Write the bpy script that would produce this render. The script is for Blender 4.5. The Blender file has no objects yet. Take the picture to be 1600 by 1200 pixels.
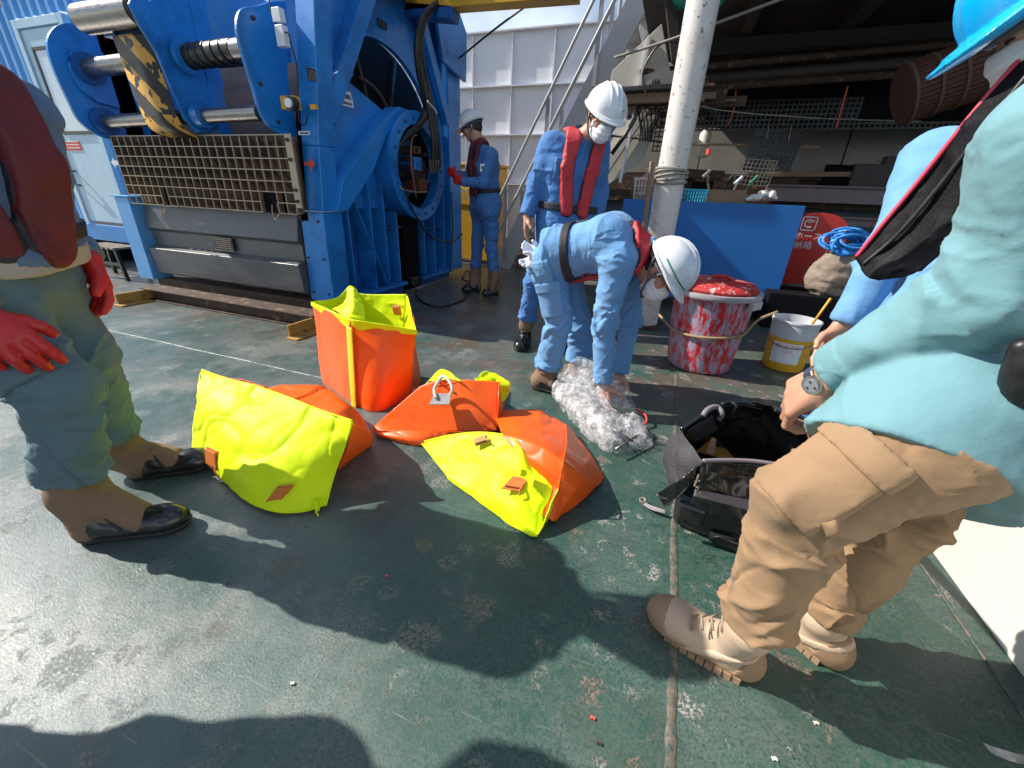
import bpy, math, random
import numpy as np
from mathutils import Vector, Matrix
from mathutils.geometry import tessellate_polygon

sc = bpy.context.scene
COL = sc.collection
rad = math.radians

# ---------------------------------------------------------------- camera
# World axes follow the ship: +X to the right along the deck, +Y aft, Z up.
# Deck plating is z = 0.
FPX = 631.4                                  # focal length in pixels of a 1600 px wide frame
PITCH, ROLL, AZ, CAMH = rad(24.865), rad(2.446), rad(19.658), 1.05
_f = np.array([0, math.cos(PITCH), -math.sin(PITCH)])
_r = np.array([1.0, 0, 0])
_u = np.cross(_r, _f)
_r2 = math.cos(ROLL) * _r + math.sin(ROLL) * _u
_u2 = np.cross(_r2, _f)
_m = np.array([[math.cos(AZ), -math.sin(AZ), 0], [math.sin(AZ), math.cos(AZ), 0], [0, 0, 1]])
RT, UP, FW = _m @ _r2, _m @ _u2, _m @ _f
CAMP = np.array([0, 0, CAMH])

cd = bpy.data.cameras.new('camera')
cd.sensor_fit = 'HORIZONTAL'
cd.sensor_width = 36
cd.lens = FPX / 1600 * 36
cd.clip_start = 0.02
cd.clip_end = 3000
cam = bpy.data.objects.new('camera', cd)
COL.objects.link(cam)
cam.matrix_world = Matrix(((RT[0], UP[0], -FW[0], 0), (RT[1], UP[1], -FW[1], 0),
                           (RT[2], UP[2], -FW[2], CAMH), (0, 0, 0, 1)))
sc.camera = cam

# ---------------------------------------------------------------- light
SUN_EL, SUN_AZ = rad(40), rad(188)           # direction towards the sun, angle from +X
w = bpy.data.worlds.new('World')
sc.world = w
w.use_nodes = True
nt = w.node_tree
nt.nodes.clear()
sky = nt.nodes.new('ShaderNodeTexSky')
sky.sky_type = 'NISHITA'
sky.sun_disc = False
sky.sun_elevation = SUN_EL
sky.sun_rotation = rad(90) - SUN_AZ
sky.air_density = 1.0
sky.dust_density = 0.5
bg = nt.nodes.new('ShaderNodeBackground')
bg.inputs['Strength'].default_value = 0.09
wo = nt.nodes.new('ShaderNodeOutputWorld')
# broken cloud over the sky
tc = nt.nodes.new('ShaderNodeTexCoord')
nz = nt.nodes.new('ShaderNodeTexNoise')
nz.inputs['Scale'].default_value = 3.0
nz.inputs['Detail'].default_value = 6
cr = nt.nodes.new('ShaderNodeValToRGB')
cr.color_ramp.elements[0].position = 0.46
cr.color_ramp.elements[0].color = (0, 0, 0, 1)
cr.color_ramp.elements[1].position = 0.70
cr.color_ramp.elements[1].color = (1, 1, 1, 1)
mx = nt.nodes.new('ShaderNodeMix')
mx.data_type = 'RGBA'
mx.inputs[7].default_value = (8.6, 9.6, 10.8, 1)
nt.links.new(tc.outputs['Generated'], nz.inputs['Vector'])
nt.links.new(nz.outputs['Fac'], cr.inputs['Fac'])
nt.links.new(cr.outputs['Color'], mx.inputs[0])
nt.links.new(sky.outputs['Color'], mx.inputs[6])
nt.links.new(mx.outputs[2], bg.inputs['Color'])
nt.links.new(bg.outputs[0], wo.inputs[0])

sd = bpy.data.lights.new('sun', 'SUN')
sd.energy = 5.0
sd.angle = rad(0.5)
sd.color = (1.0, 0.95, 0.87)
so = bpy.data.objects.new('sun', sd)
COL.objects.link(so)
to_sun = Vector((math.cos(SUN_AZ) * math.cos(SUN_EL), math.sin(SUN_AZ) * math.cos(SUN_EL), math.sin(SUN_EL)))
so.rotation_euler = to_sun.to_track_quat('Z', 'Y').to_euler()
so.location = (-6, -2, 8)

sc.view_settings.view_transform = 'Standard'
sc.view_settings.look = 'None'
sc.view_settings.gamma = 1
sc.view_settings.exposure = 0.55
sc.view_settings.use_curve_mapping = False

rng = np.random.RandomState(7)
random.seed(7)

def P(x, y, X=None, Y=None, Z=None):
    """the point of the place seen at a pixel of the photograph, on the plane X=, Y= or Z="""
    d = FW * FPX + RT * (x - 800) + UP * (600 - y)
    t = X / d[0] if X is not None else (Y / d[1] if Y is not None else (Z - CAMH) / d[2])
    return CAMP + d * t

# ---------------------------------------------------------------- materials
def mat(name, col, rough=0.6, metal=0.0, var=0.15, vscale=6.0, bump=0.0, bscale=40.0,
        wear=None, wscale=8.0, wth=0.62, wsoft=0.06, coat=0.0, sheen=0.0, stretch=None,
        rough_var=0.1, spec=0.5, crease=0.0, csc=14.0, dirt=None, dscale=3.0, dth=0.5):
    m = bpy.data.materials.new(name)
    m.use_nodes = True
    n, l = m.node_tree.nodes, m.node_tree.links
    b = n['Principled BSDF']
    b.inputs['Metallic'].default_value = metal
    b.inputs['Roughness'].default_value = rough
    b.inputs['Specular IOR Level'].default_value = spec
    b.inputs['Coat Weight'].default_value = coat
    b.inputs['Coat Roughness'].default_value = 0.15
    b.inputs['Sheen Weight'].default_value = sheen
    t = n.new('ShaderNodeTexCoord')
    vec = t.outputs['Object']
    if stretch:
        mp = n.new('ShaderNodeMapping')
        mp.inputs['Scale'].default_value = stretch
        l.new(vec, mp.inputs['Vector'])
        vec = mp.outputs[0]
    nz = n.new('ShaderNodeTexNoise')
    nz.inputs['Scale'].default_value = vscale
    nz.inputs['Detail'].default_value = 8
    nz.inputs['Roughness'].default_value = 0.62
    l.new(vec, nz.inputs['Vector'])
    ra = n.new('ShaderNodeMapRange')
    ra.inputs[1].default_value = 0.25
    ra.inputs[2].default_value = 0.75
    ra.inputs[3].default_value = 1 - var
    ra.inputs[4].default_value = 1 + var * 0.7
    l.new(nz.outputs['Fac'], ra.inputs[0])
    mu = n.new('ShaderNodeVectorMath')
    mu.operation = 'SCALE'
    mu.inputs[0].default_value = col
    l.new(ra.outputs[0], mu.inputs['Scale'])
    out = mu.outputs[0]
    def layer(out, c, scale, th, soft):
        z = n.new('ShaderNodeTexNoise')
        z.inputs['Scale'].default_value = scale
        z.inputs['Detail'].default_value = 10
        z.inputs['Roughness'].default_value = 0.7
        l.new(vec, z.inputs['Vector'])
        r = n.new('ShaderNodeMapRange')
        r.inputs[1].default_value = th
        r.inputs[2].default_value = th + soft
        l.new(z.outputs['Fac'], r.inputs[0])
        x = n.new('ShaderNodeMix')
        x.data_type = 'RGBA'
        l.new(r.outputs[0], x.inputs[0])
        l.new(out, x.inputs[6])
        x.inputs[7].default_value = (*c, 1)
        return x.outputs[2]
    if dirt:
        out = layer(out, dirt, dscale, dth, 0.25)
    if wear:
        out = layer(out, wear, wscale, wth, wsoft)
    l.new(out, b.inputs['Base Color'])
    rr = n.new('ShaderNodeMapRange')
    rr.inputs[1].default_value = 0.3
    rr.inputs[2].default_value = 0.7
    rr.inputs[3].default_value = max(0.02, rough - rough_var)
    rr.inputs[4].default_value = min(1, rough + rough_var)
    l.new(nz.outputs['Fac'], rr.inputs[0])
    l.new(rr.outputs[0], b.inputs['Roughness'])
    if bump:
        bz = n.new('ShaderNodeTexNoise')
        bz.inputs['Scale'].default_value = bscale
        bz.inputs['Detail'].default_value = 6
        l.new(vec, bz.inputs['Vector'])
        bp = n.new('ShaderNodeBump')
        bp.inputs['Strength'].default_value = 1.0
        bp.inputs['Distance'].default_value = bump
        l.new(bz.outputs['Fac'], bp.inputs['Height'])
        l.new(bp.outputs[0], b.inputs['Normal'])
        if crease:
            cz = n.new('ShaderNodeTexNoise'); cz.noise_type = 'RIDGED_MULTIFRACTAL'
            cz.inputs['Scale'].default_value = csc; cz.inputs['Detail'].default_value = 4
            cz.inputs['Roughness'].default_value = 0.5; cz.inputs['Lacunarity'].default_value = 2.1
            if 'Distortion' in cz.inputs: cz.inputs['Distortion'].default_value = 0.4
            l.new(vec, cz.inputs['Vector'])
            b2 = n.new('ShaderNodeBump'); b2.inputs['Strength'].default_value = 1.0; b2.inputs['Distance'].default_value = crease
            l.new(cz.outputs['Fac'], b2.inputs['Height']); l.new(bp.outputs[0], b2.inputs['Normal'])
            l.new(b2.outputs[0], b.inputs['Normal'])
    return m

# ---------------------------------------------------------------- objects
def tag(o, label=None, cat=None, group=None, kind=None):
    if label: o['label'] = label
    if cat: o['category'] = cat
    if group: o['group'] = group
    if kind: o['kind'] = kind
    return o

def thing(name, label, cat, loc=(0, 0, 0), group=None):
    o = bpy.data.objects.new(name, None)
    o.empty_display_size = 0.1
    COL.objects.link(o)
    o.location = loc
    return tag(o, label, cat, group)

def put(name, me, m, parent=None, label=None):
    o = bpy.data.objects.new(name, me)
    if m is not None and not me.materials:
        for q in (m if isinstance(m, (list, tuple)) else [m]):
            me.materials.append(q)
    COL.objects.link(o)
    if parent is not None:
        o.parent = parent
        root = parent
        off = Vector((0, 0, 0))
        while root is not None:
            if root.type == 'EMPTY':
                off = Vector(root.location)
            root = root.parent
        if parent.type == 'EMPTY':
            o.matrix_parent_inverse = Matrix.Translation(-off)
    if label: o['label'] = label
    return o

def mesh(name, v, f, smooth=False):
    me = bpy.data.meshes.new(name)
    me.from_pydata([tuple(map(float, p)) for p in v], [], [tuple(map(int, q)) for q in f])
    if smooth:
        me.shade_smooth()
    me.update()
    return me

def dup(root, delta, label=None, group=None):
    r = root.copy(); COL.objects.link(r)
    r.location = Vector(root.location) + Vector(delta)
    if label: r['label'] = label
    if group: r['group'] = group
    for ch in list(root.children):
        c = ch.copy(); COL.objects.link(c); c.parent = r
        for g in ch.children:
            d = g.copy(); COL.objects.link(d); d.parent = c
    return r

class G:
    """collects simple shapes into one mesh"""
    def __init__(s):
        s.v = []; s.f = []; s.mi = []
    def add(s, v, f, mi=0):
        k = len(s.v)
        s.v += [tuple(p) for p in v]
        s.f += [tuple(i + k for i in q) for q in f]
        s.mi += [mi] * len(f)
        return s
    def hexa(s, c8, mi=0):
        return s.add(c8, [(0, 3, 2, 1), (4, 5, 6, 7), (0, 1, 5, 4), (1, 2, 6, 5), (2, 3, 7, 6), (3, 0, 4, 7)], mi)
    def box(s, x0, x1, y0, y1, z0, z1, mi=0):
        return s.hexa([(x0, y0, z0), (x1, y0, z0), (x1, y1, z0), (x0, y1, z0),
                       (x0, y0, z1), (x1, y0, z1), (x1, y1, z1), (x0, y1, z1)], mi)
    def obox(s, c, ax, ay, az, mi=0):
        c, ax, ay, az = map(np.array, (c, ax, ay, az))
        q = []
        for k in (-1, 1):
            for i, j in ((-1, -1), (1, -1), (1, 1), (-1, 1)):
                q.append(c + ax * i + ay * j + az * k)
        return s.hexa(q, mi)
    def beam(s, p0, p1, w, h, up=(0, 0, 1), mi=0):
        p0, p1, up = np.array(p0, float), np.array(p1, float), np.array(up, float)
        d = p1 - p0; L = np.linalg.norm(d); d /= L
        a = np.cross(d, up); a /= np.linalg.norm(a)
        b = np.cross(a, d)
        return s.obox((p0 + p1) / 2, d * L / 2, a * w / 2, b * h / 2, mi)
    def cyl(s, p0, p1, r0, r1=None, n=20, caps=True, mi=0):
        r1 = r0 if r1 is None else r1
        p0, p1 = np.array(p0, float), np.array(p1, float)
        d = p1 - p0; d = d / np.linalg.norm(d)
        a = np.cross(d, (0, 0, 1.0) if abs(d[2]) < 0.9 else (1.0, 0, 0)); a /= np.linalg.norm(a)
        b = np.cross(d, a)
        v = []
        for p, r in ((p0, r0), (p1, r1)):
            for i in range(n):
                t = 2 * math.pi * i / n
                v.append(p + r * (math.cos(t) * a + math.sin(t) * b))
        f = [(i, (i + 1) % n, n + (i + 1) % n, n + i) for i in range(n)]
        if caps:
            f += [tuple(range(n - 1, -1, -1)), tuple(range(n, 2 * n))]
        return s.add(v, f, mi)
    def tube(s, pts, r, n=8, closed=False, mi=0):
        pts = [np.array(p, float) for p in pts]
        m = len(pts)
        rr = r if hasattr(r, '__len__') else [r] * m
        v = []
        pa = None
        for i, p in enumerate(pts):
            q0 = pts[i - 1] if (i > 0 or closed) else pts[i]
            q1 = pts[(i + 1) % m] if (i < m - 1 or closed) else pts[i]
            d = q1 - q0; d = d / (np.linalg.norm(d) + 1e-9)
            if pa is None:
                a = np.cross(d, (0, 0, 1.0) if abs(d[2]) < 0.9 else (1.0, 0, 0))
            else:
                a = pa - d * (pa @ d)
            a /= (np.linalg.norm(a) + 1e-9); pa = a
            b = np.cross(d, a)
            for k in range(n):
                t = 2 * math.pi * k / n
                v.append(p + rr[i] * (math.cos(t) * a + math.sin(t) * b))
        f = []
        for i in range(m if closed else m - 1):
            j = (i + 1) % m
            for k in range(n):
                f.append((i * n + k, i * n + (k + 1) % n, j * n + (k + 1) % n, j * n + k))
        if not closed:
            f += [tuple(range(n - 1, -1, -1)), tuple((m - 1) * n + k for k in range(n))]
        return s.add(v, f, mi)
    def prism(s, poly, fn, t0, t1, holes=(), mi=0):
        """polygon (2D) between two depths; fn(u, v, t) -> point"""
        loops = [list(poly)] + [list(h) for h in holes]
        flat = [p for lp in loops for p in lp]
        tri = tessellate_polygon([[Vector((p[0], p[1], 0)) for p in lp] for lp in loops])
        k = len(flat)
        v = [fn(p[0], p[1], t0) for p in flat] + [fn(p[0], p[1], t1) for p in flat]
        f = [tuple(t) for t in tri] + [tuple(i + k for i in reversed(t)) for t in tri]
        o = 0
        for lp in loops:
            m = len(lp)
            for i in range(m):
                f.append((o + i, o + (i + 1) % m, k + o + (i + 1) % m, k + o + i))
            o += m
        return s.add(v, f, mi)
    def lathe(s, prof, c=(0, 0, 0), n=32, mi=0):
        m = len(prof); v = []
        for r, z in prof:
            for i in range(n):
                t = 2 * math.pi * i / n
                v.append((c[0] + r * math.cos(t), c[1] + r * math.sin(t), c[2] + z))
        f = []
        for j in range(m - 1):
            for i in range(n):
                f.append((j * n + i, j * n + (i + 1) % n, (j + 1) * n + (i + 1) % n, (j + 1) * n + i))
        return s.add(v, f, mi)
    def build(s, name, m, parent=None, smooth=False, bevel=0.0, label=None, auto=None, fix=True):
        me = bpy.data.meshes.new(name)
        me.from_pydata([tuple(map(float, p)) for p in s.v], [], s.f)
        ms = m if isinstance(m, (list, tuple)) else [m]
        for q in ms: me.materials.append(q)
        if len(ms) > 1:
            me.polygons.foreach_set('material_index', s.mi)
        if fix:
            import bmesh
            bm = bmesh.new(); bm.from_mesh(me)
            bmesh.ops.recalc_face_normals(bm, faces=bm.faces)
            if auto is not None:
                for e in bm.edges:
                    if len(e.link_faces) == 2 and e.calc_face_angle(0) > auto:
                        e.smooth = False
            bm.to_mesh(me); bm.free()
        if smooth or auto is not None:
            for p in me.polygons: p.use_smooth = True
        me.update()
        o = put(name, me, None, parent, label)
        if bevel:
            b = o.modifiers.new('bevel', 'BEVEL')
            b.width = bevel; b.segments = 2; b.limit_method = 'ANGLE'; b.angle_limit = rad(40)
        return o

# ---------------------------------------------------------------- noise
def _hash(ix, iy, iz, seed):
    h = (ix * 374761393 + iy * 668265263 + iz * 2147483647 + seed * 1274126177) & 0xffffffff
    h = ((h ^ (h >> 13)) * 1274126177) & 0xffffffff
    h = ((h ^ (h >> 16)) * 2246822519) & 0xffffffff
    return ((h >> 8) & 0xffff) / 65535.0

def vnoise(p, seed=0):
    p = np.asarray(p, float)
    i = np.floor(p).astype(np.int64); f = p - i
    f = f * f * (3 - 2 * f)
    r = 0
    for dx in (0, 1):
        wx = f[:, 0] if dx else 1 - f[:, 0]
        for dy in (0, 1):
            wy = f[:, 1] if dy else 1 - f[:, 1]
            for dz in (0, 1):
                wz = f[:, 2] if dz else 1 - f[:, 2]
                r = r + wx * wy * wz * _hash(i[:, 0] + dx, i[:, 1] + dy, i[:, 2] + dz, seed)
    return r * 2 - 1

def fbm(p, o=4, seed=0):
    r = 0; a = 0.5
    for k in range(o):
        r = r + a * vnoise(p * 2.03 ** k, seed + k * 17); a *= 0.5
    return r

def ridged(p, o=3, seed=0):
    r = 0; a = 0.6
    for k in range(o):
        r = r + a * (1 - 2 * np.abs(vnoise(p * 2.1 ** k, seed + k * 31))); a *= 0.45
    return r

# ---------------------------------------------------------------- signed-distance modelling
def cone(a, b, r0, r1=None, k=None):
    return ('c', np.array(a, float), np.array(b, float), float(r0), float(r0 if r1 is None else r1), k)

def ell(c, rx, ax=None, k=None):
    return ('e', np.array(c, float), np.array(rx, float), np.eye(3) if ax is None else np.array(ax, float), None, k)

def _ev(pr, X):
    if pr[0] == 'c':
        a, b, r0, r1 = pr[1:5]
        d = b - a
        t = np.clip(((X - a) @ d) / (d @ d + 1e-12), 0, 1)
        return np.linalg.norm(X - a - t[:, None] * d, axis=1) - (r0 + (r1 - r0) * t)
    c, rx, ax = pr[1:4]
    q = (X - c) @ ax.T / rx
    k0 = np.linalg.norm(q, axis=1) + 1e-9
    k1 = np.linalg.norm(q / rx, axis=1) + 1e-9
    return k0 * (k0 - 1) / k1

def SD(prims, k=0.03, off=0.0):
    def f(X):
        d = None
        for p in prims:
            e = _ev(p, X)
            if d is None:
                d = e
            else:
                kk = p[5] if p[5] is not None else k
                if kk < 0:                       # subtract
                    kk = -kk
                    e = -e
                    h = np.clip(0.5 - 0.5 * (e - d) / kk, 0, 1) if False else np.maximum(kk - np.abs(d - e), 0) / kk
                    d = np.maximum(d, e) + h * h * kk * 0.25
                else:
                    h = np.maximum(kk - np.abs(d - e), 0) / kk
                    d = np.minimum(d, e) - h * h * kk * 0.25
        return d - off
    lo, hi = [], []
    for p in prims:
        if p[0] == 'c':
            r = max(p[3], p[4])
            lo.append(np.minimum(p[1], p[2]) - r); hi.append(np.maximum(p[1], p[2]) + r)
        else:
            r = p[2].max()
            lo.append(p[1] - r); hi.append(p[1] + r)
    f.lo = np.min(lo, 0) - off; f.hi = np.max(hi, 0) + off
    return f

def halfspace(p, n):
    p, n = np.array(p, float), np.array(n, float); n = n / np.linalg.norm(n)
    return lambda X: (X - p) @ n

def inter(*fs, lo=None, hi=None):
    def f(X):
        d = fs[0](X)
        for g in fs[1:]:
            d = np.maximum(d, g(X))
        return d
    f.lo = fs[0].lo if lo is None else np.array(lo, float)
    f.hi = fs[0].hi if hi is None else np.array(hi, float)
    return f

def suni(fs, k):
    def f(X):
        d = fs[0](X)
        for g in fs[1:]:
            e = g(X); h = np.maximum(k - np.abs(d - e), 0) / k
            d = np.minimum(d, e) - h * h * k * 0.25
        return d
    f.lo = np.min([g.lo for g in fs], 0) - k; f.hi = np.max([g.hi for g in fs], 0) + k
    return f

def uni(*fs):
    def f(X):
        d = fs[0](X)
        for g in fs[1:]:
            d = np.minimum(d, g(X))
        return d
    f.lo = np.min([g.lo for g in fs], 0); f.hi = np.max([g.hi for g in fs], 0)
    return f

def nets(f, h):
    """dual mesh of the zero level of f, evaluated only near the surface"""
    lo = np.array(f.lo) - 2.5 * h; hi = np.array(f.hi) + 2.5 * h
    B = 5
    nb = np.maximum(1, np.ceil((hi - lo) / h / B).astype(int))
    n = nb * B + 1
    cx = [lo[i] + (np.arange(nb[i]) + 0.5) * B * h for i in range(3)]
    C = np.stack(np.meshgrid(*cx, indexing='ij'), -1).reshape(-1, 3)
    dc = f(C)
    V = np.empty(n)
    big = np.repeat(np.repeat(np.repeat(dc.reshape(nb), B, 0), B, 1), B, 2)
    V[:-1, :-1, :-1] = big
    V[-1] = 1; V[:, -1] = 1; V[:, :, -1] = 1
    near = np.abs(dc).reshape(nb) < B * h * 1.25
    m = np.zeros(n, bool)
    nn = np.repeat(np.repeat(np.repeat(near, B, 0), B, 1), B, 2)
    for a in (0, 1):
        for b in (0, 1):
            for c in (0, 1):
                m[a:n[0] - 1 + a, b:n[1] - 1 + b, c:n[2] - 1 + c] |= nn
    idx = np.argwhere(m)
    V[m] = f(lo + idx * h)
    s = V < 0
    cs = np.zeros(tuple(n - 1), int)
    for a in (0, 1):
        for b in (0, 1):
            for c in (0, 1):
                cs += s[a:n[0] - 1 + a, b:n[1] - 1 + b, c:n[2] - 1 + c]
    act = (cs > 0) & (cs < 8)
    ci = np.argwhere(act)
    if len(ci) == 0:
        return np.zeros((0, 3)), np.zeros((0, 4), int)
    vid = -np.ones(act.shape, int); vid[act] = np.arange(len(ci))
    acc = np.zeros((len(ci), 3)); cnt = np.zeros(len(ci))
    cor = [(a, b, c) for a in (0, 1) for b in (0, 1) for c in (0, 1)]
    for i, a in enumerate(cor):
        for b in cor[i + 1:]:
            if sum(abs(x - y) for x, y in zip(a, b)) != 1: continue
            va = V[ci[:, 0] + a[0], ci[:, 1] + a[1], ci[:, 2] + a[2]]
            vb = V[ci[:, 0] + b[0], ci[:, 1] + b[1], ci[:, 2] + b[2]]
            x = (va < 0) != (vb < 0)
            t = np.where(x, va / np.where(x, va - vb, 1), 0)
            p = np.array(a) + t[:, None] * (np.array(b) - np.array(a))
            acc += p * x[:, None]; cnt += x
    vert = lo + (ci + acc / np.maximum(cnt, 1)[:, None]) * h
    F = []
    for ax in range(3):
        o = [i for i in range(3) if i != ax]
        sl0 = [slice(None)] * 3; sl1 = [slice(None)] * 3
        sl0[ax] = slice(0, -1); sl1[ax] = slice(1, None)
        x = s[tuple(sl0)] != s[tuple(sl1)]
        e = np.argwhere(x)
        e = e[(e[:, o[0]] > 0) & (e[:, o[1]] > 0) & (e[:, o[0]] < n[o[0]] - 1) & (e[:, o[1]] < n[o[1]] - 1)]
        q = []
        for d0, d1 in ((-1, -1), (0, -1), (0, 0), (-1, 0)):
            g = e.copy(); g[:, o[0]] += d0; g[:, o[1]] += d1
            q.append(vid[g[:, 0], g[:, 1], g[:, 2]])
        q = np.stack(q, 1)
        ins = s[e[:, 0], e[:, 1], e[:, 2]]
        flip = ins if ax != 1 else ~ins
        q[~flip] = q[~flip][:, ::-1]
        F.append(q)
    F = np.concatenate(F)
    F = F[(F >= 0).all(1)]
    return vert, F

def npmesh(name, v, F):
    me = bpy.data.meshes.new(name)
    me.vertices.add(len(v)); me.vertices.foreach_set('co', v.astype(np.float32).ravel())
    k = F.shape[1]
    me.loops.add(len(F) * k); me.loops.foreach_set('vertex_index', F.astype(np.int32).ravel())
    me.polygons.add(len(F))
    me.polygons.foreach_set('loop_start', np.arange(0, len(F) * k, k, dtype=np.int32))
    me.update(calc_edges=True)
    me.shade_smooth()
    return me

def vnormals(me):
    a = np.empty(len(me.vertices) * 3, np.float32)
    me.vertex_normals.foreach_get('vector', a)
    return a.reshape(-1, 3).astype(float)

def relax(v, F, it=1, lam=0.5):
    n = len(v)
    e = np.concatenate([F[:, [0, 1]], F[:, [1, 2]], F[:, [2, 3]], F[:, [3, 0]]])
    e = np.concatenate([e, e[:, ::-1]])
    for _ in range(it):
        s = np.zeros((n, 3)); c = np.zeros(n)
        for k in range(3):
            s[:, k] = np.bincount(e[:, 0], weights=v[e[:, 1], k], minlength=n)
        c = np.bincount(e[:, 0], minlength=n)
        v = v + lam * (s / np.maximum(c, 1)[:, None] - v)
    return v

def blob(name, f, h, m, parent=None, disp=None, smooth=1, label=None):
    v, F = nets(f, h)
    if smooth: v = relax(v, F, smooth)
    me = npmesh(name, v, F)
    if disp is not None and len(v):
        nr = vnormals(me)
        v = v + nr * disp(v, nr)[:, None]
        me.vertices.foreach_set('co', v.astype(np.float32).ravel())
        me.update()
    return put(name, me, m, parent, label)

def folds(segs, amp=0.006, dens=1.0, seed=0, noise=0.003, nsc=9.0):
    """cloth creases that run round the limbs, thickest at the joints: segs = (p0, p1, r, bunch0, bunch1)"""
    rs = np.random.RandomState(seed)
    C = []
    for si, (a, b, r, b0, b1) in enumerate(segs):
        a, b = np.array(a, float), np.array(b, float)
        L = np.linalg.norm(b - a)
        for k in range(int(26 * dens * L / 0.35)):
            u = rs.rand()
            if rs.rand() < b0 / (b0 + b1 + 0.4): t = (u ** 2) * 0.5
            elif rs.rand() < 0.7: t = 1 - (u ** 2) * 0.5
            else: t = u
            near = max(b0 * math.exp(-t * L / 0.09), b1 * math.exp(-(1 - t) * L / 0.09))
            C.append((si, t * L, rs.normal(0, 0.065), rs.rand() * 6.28, 0.5 + rs.rand() * 1.1,
                      (0.30 + near) * amp * (0.5 + rs.rand()) * (1 if rs.rand() < 0.6 else -0.9), 0.008 + rs.rand() * 0.010))
    def disp(v, nr):
        best = np.full(len(v), 1e9); sid = np.zeros(len(v), int)
        tt = np.zeros((len(segs), len(v)))
        for i, (a, b, r, _, _) in enumerate(segs):
            a, b = np.array(a, float), np.array(b, float); d = b - a; L = np.linalg.norm(d)
            t = ((v - a) @ d) / L
            q = np.clip(t, 0, L)
            dist = np.linalg.norm(v - a - (q / L)[:, None] * d, axis=1) - r
            tt[i] = t
            m = dist < best; best[m] = dist[m]; sid[m] = i
        out = np.zeros(len(v))
        for i, (a, b, r, _, _) in enumerate(segs):
            m = sid == i
            if not m.any(): continue
            a, b = np.array(a, float), np.array(b, float); d = (b - a) / np.linalg.norm(b - a)
            x = np.cross(d, (0.3, 0.2, 1.0)); x /= np.linalg.norm(x); y = np.cross(d, x)
            ph = np.arctan2((v[m] - a) @ y, (v[m] - a) @ x)
            t = tt[i][m] + 0.012 * vnoise(v[m] * 22, seed)
            o = np.zeros(m.sum())
            for (si, t0, s, p0, wdt, am, ww) in C:
                if si != i: continue
                dp = (ph - p0 + math.pi) % (2 * math.pi) - math.pi
                x_ = np.abs(t - t0 - s * np.sin(dp)) / ww
                o += am * np.exp(-x_ ** 1.25) * np.exp(-(dp / wdt) ** 2)
            L = np.linalg.norm(b - a); b0, b1 = segs[i][3], segs[i][4]
            near = 0.25 + b0 * np.exp(-np.maximum(t, 0) / 0.10) + b1 * np.exp(-np.maximum(L - t, 0) / 0.10)
            q = np.stack([np.cos(ph) * 1.3 + t * 5, np.sin(ph) * 1.3 - t * 3, t * 26], 1)
            q = q + 0.5 * np.stack([vnoise(q * 0.6, seed + 5), vnoise(q * 0.6, seed + 6), vnoise(q * 0.5, seed + 8)], 1)
            rn = 1 - np.abs(vnoise(q, seed + 21)); rn2 = 1 - np.abs(vnoise(q * 1.9, seed + 22))
            msk = np.clip(0.55 + 0.9 * vnoise(v[m] * 6, seed + 30), 0.1, 1.3)
            o += amp * near * msk * (0.75 * (rn ** 4 - 0.25) + 0.3 * (rn2 ** 4 - 0.25))
            side = 1 - np.clip((nr[m] @ d) ** 2 * 1.3 - 0.1, 0, 1)
            out[m] = np.clip(o, -.011, .016) * side
        return out + noise * fbm(v * nsc, 4, seed + 3)
    return disp

def unit(a):
    a = np.array(a, float)
    return a / (np.linalg.norm(a) + 1e-12)

# cloth sheets -----------------------------------------------------------
def crm(A, m):
    """Catmull-Rom along axis 0 of A to m samples"""
    n = len(A)
    t = np.linspace(0, n - 1, m)
    i = np.minimum(t.astype(int), n - 2); u = (t - i)
    g = lambda j: A[np.clip(j, 0, n - 1)]
    p0, p1, p2, p3 = g(i - 1), g(i), g(i + 1), g(i + 2)
    p0 = np.where((i == 0).reshape(-1, *[1] * (A.ndim - 1)), 2 * g(0) - g(1), p0)
    p3 = np.where((i == n - 2).reshape(-1, *[1] * (A.ndim - 1)), 2 * g(n - 1) - g(n - 2), p3)
    u = u.reshape(-1, *[1] * (A.ndim - 1))
    return 0.5 * (2 * p1 + (p2 - p0) * u + (2 * p0 - 5 * p1 + 4 * p2 - p3) * u ** 2 + (3 * p1 - p0 - 3 * p2 + p3) * u ** 3)

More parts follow.
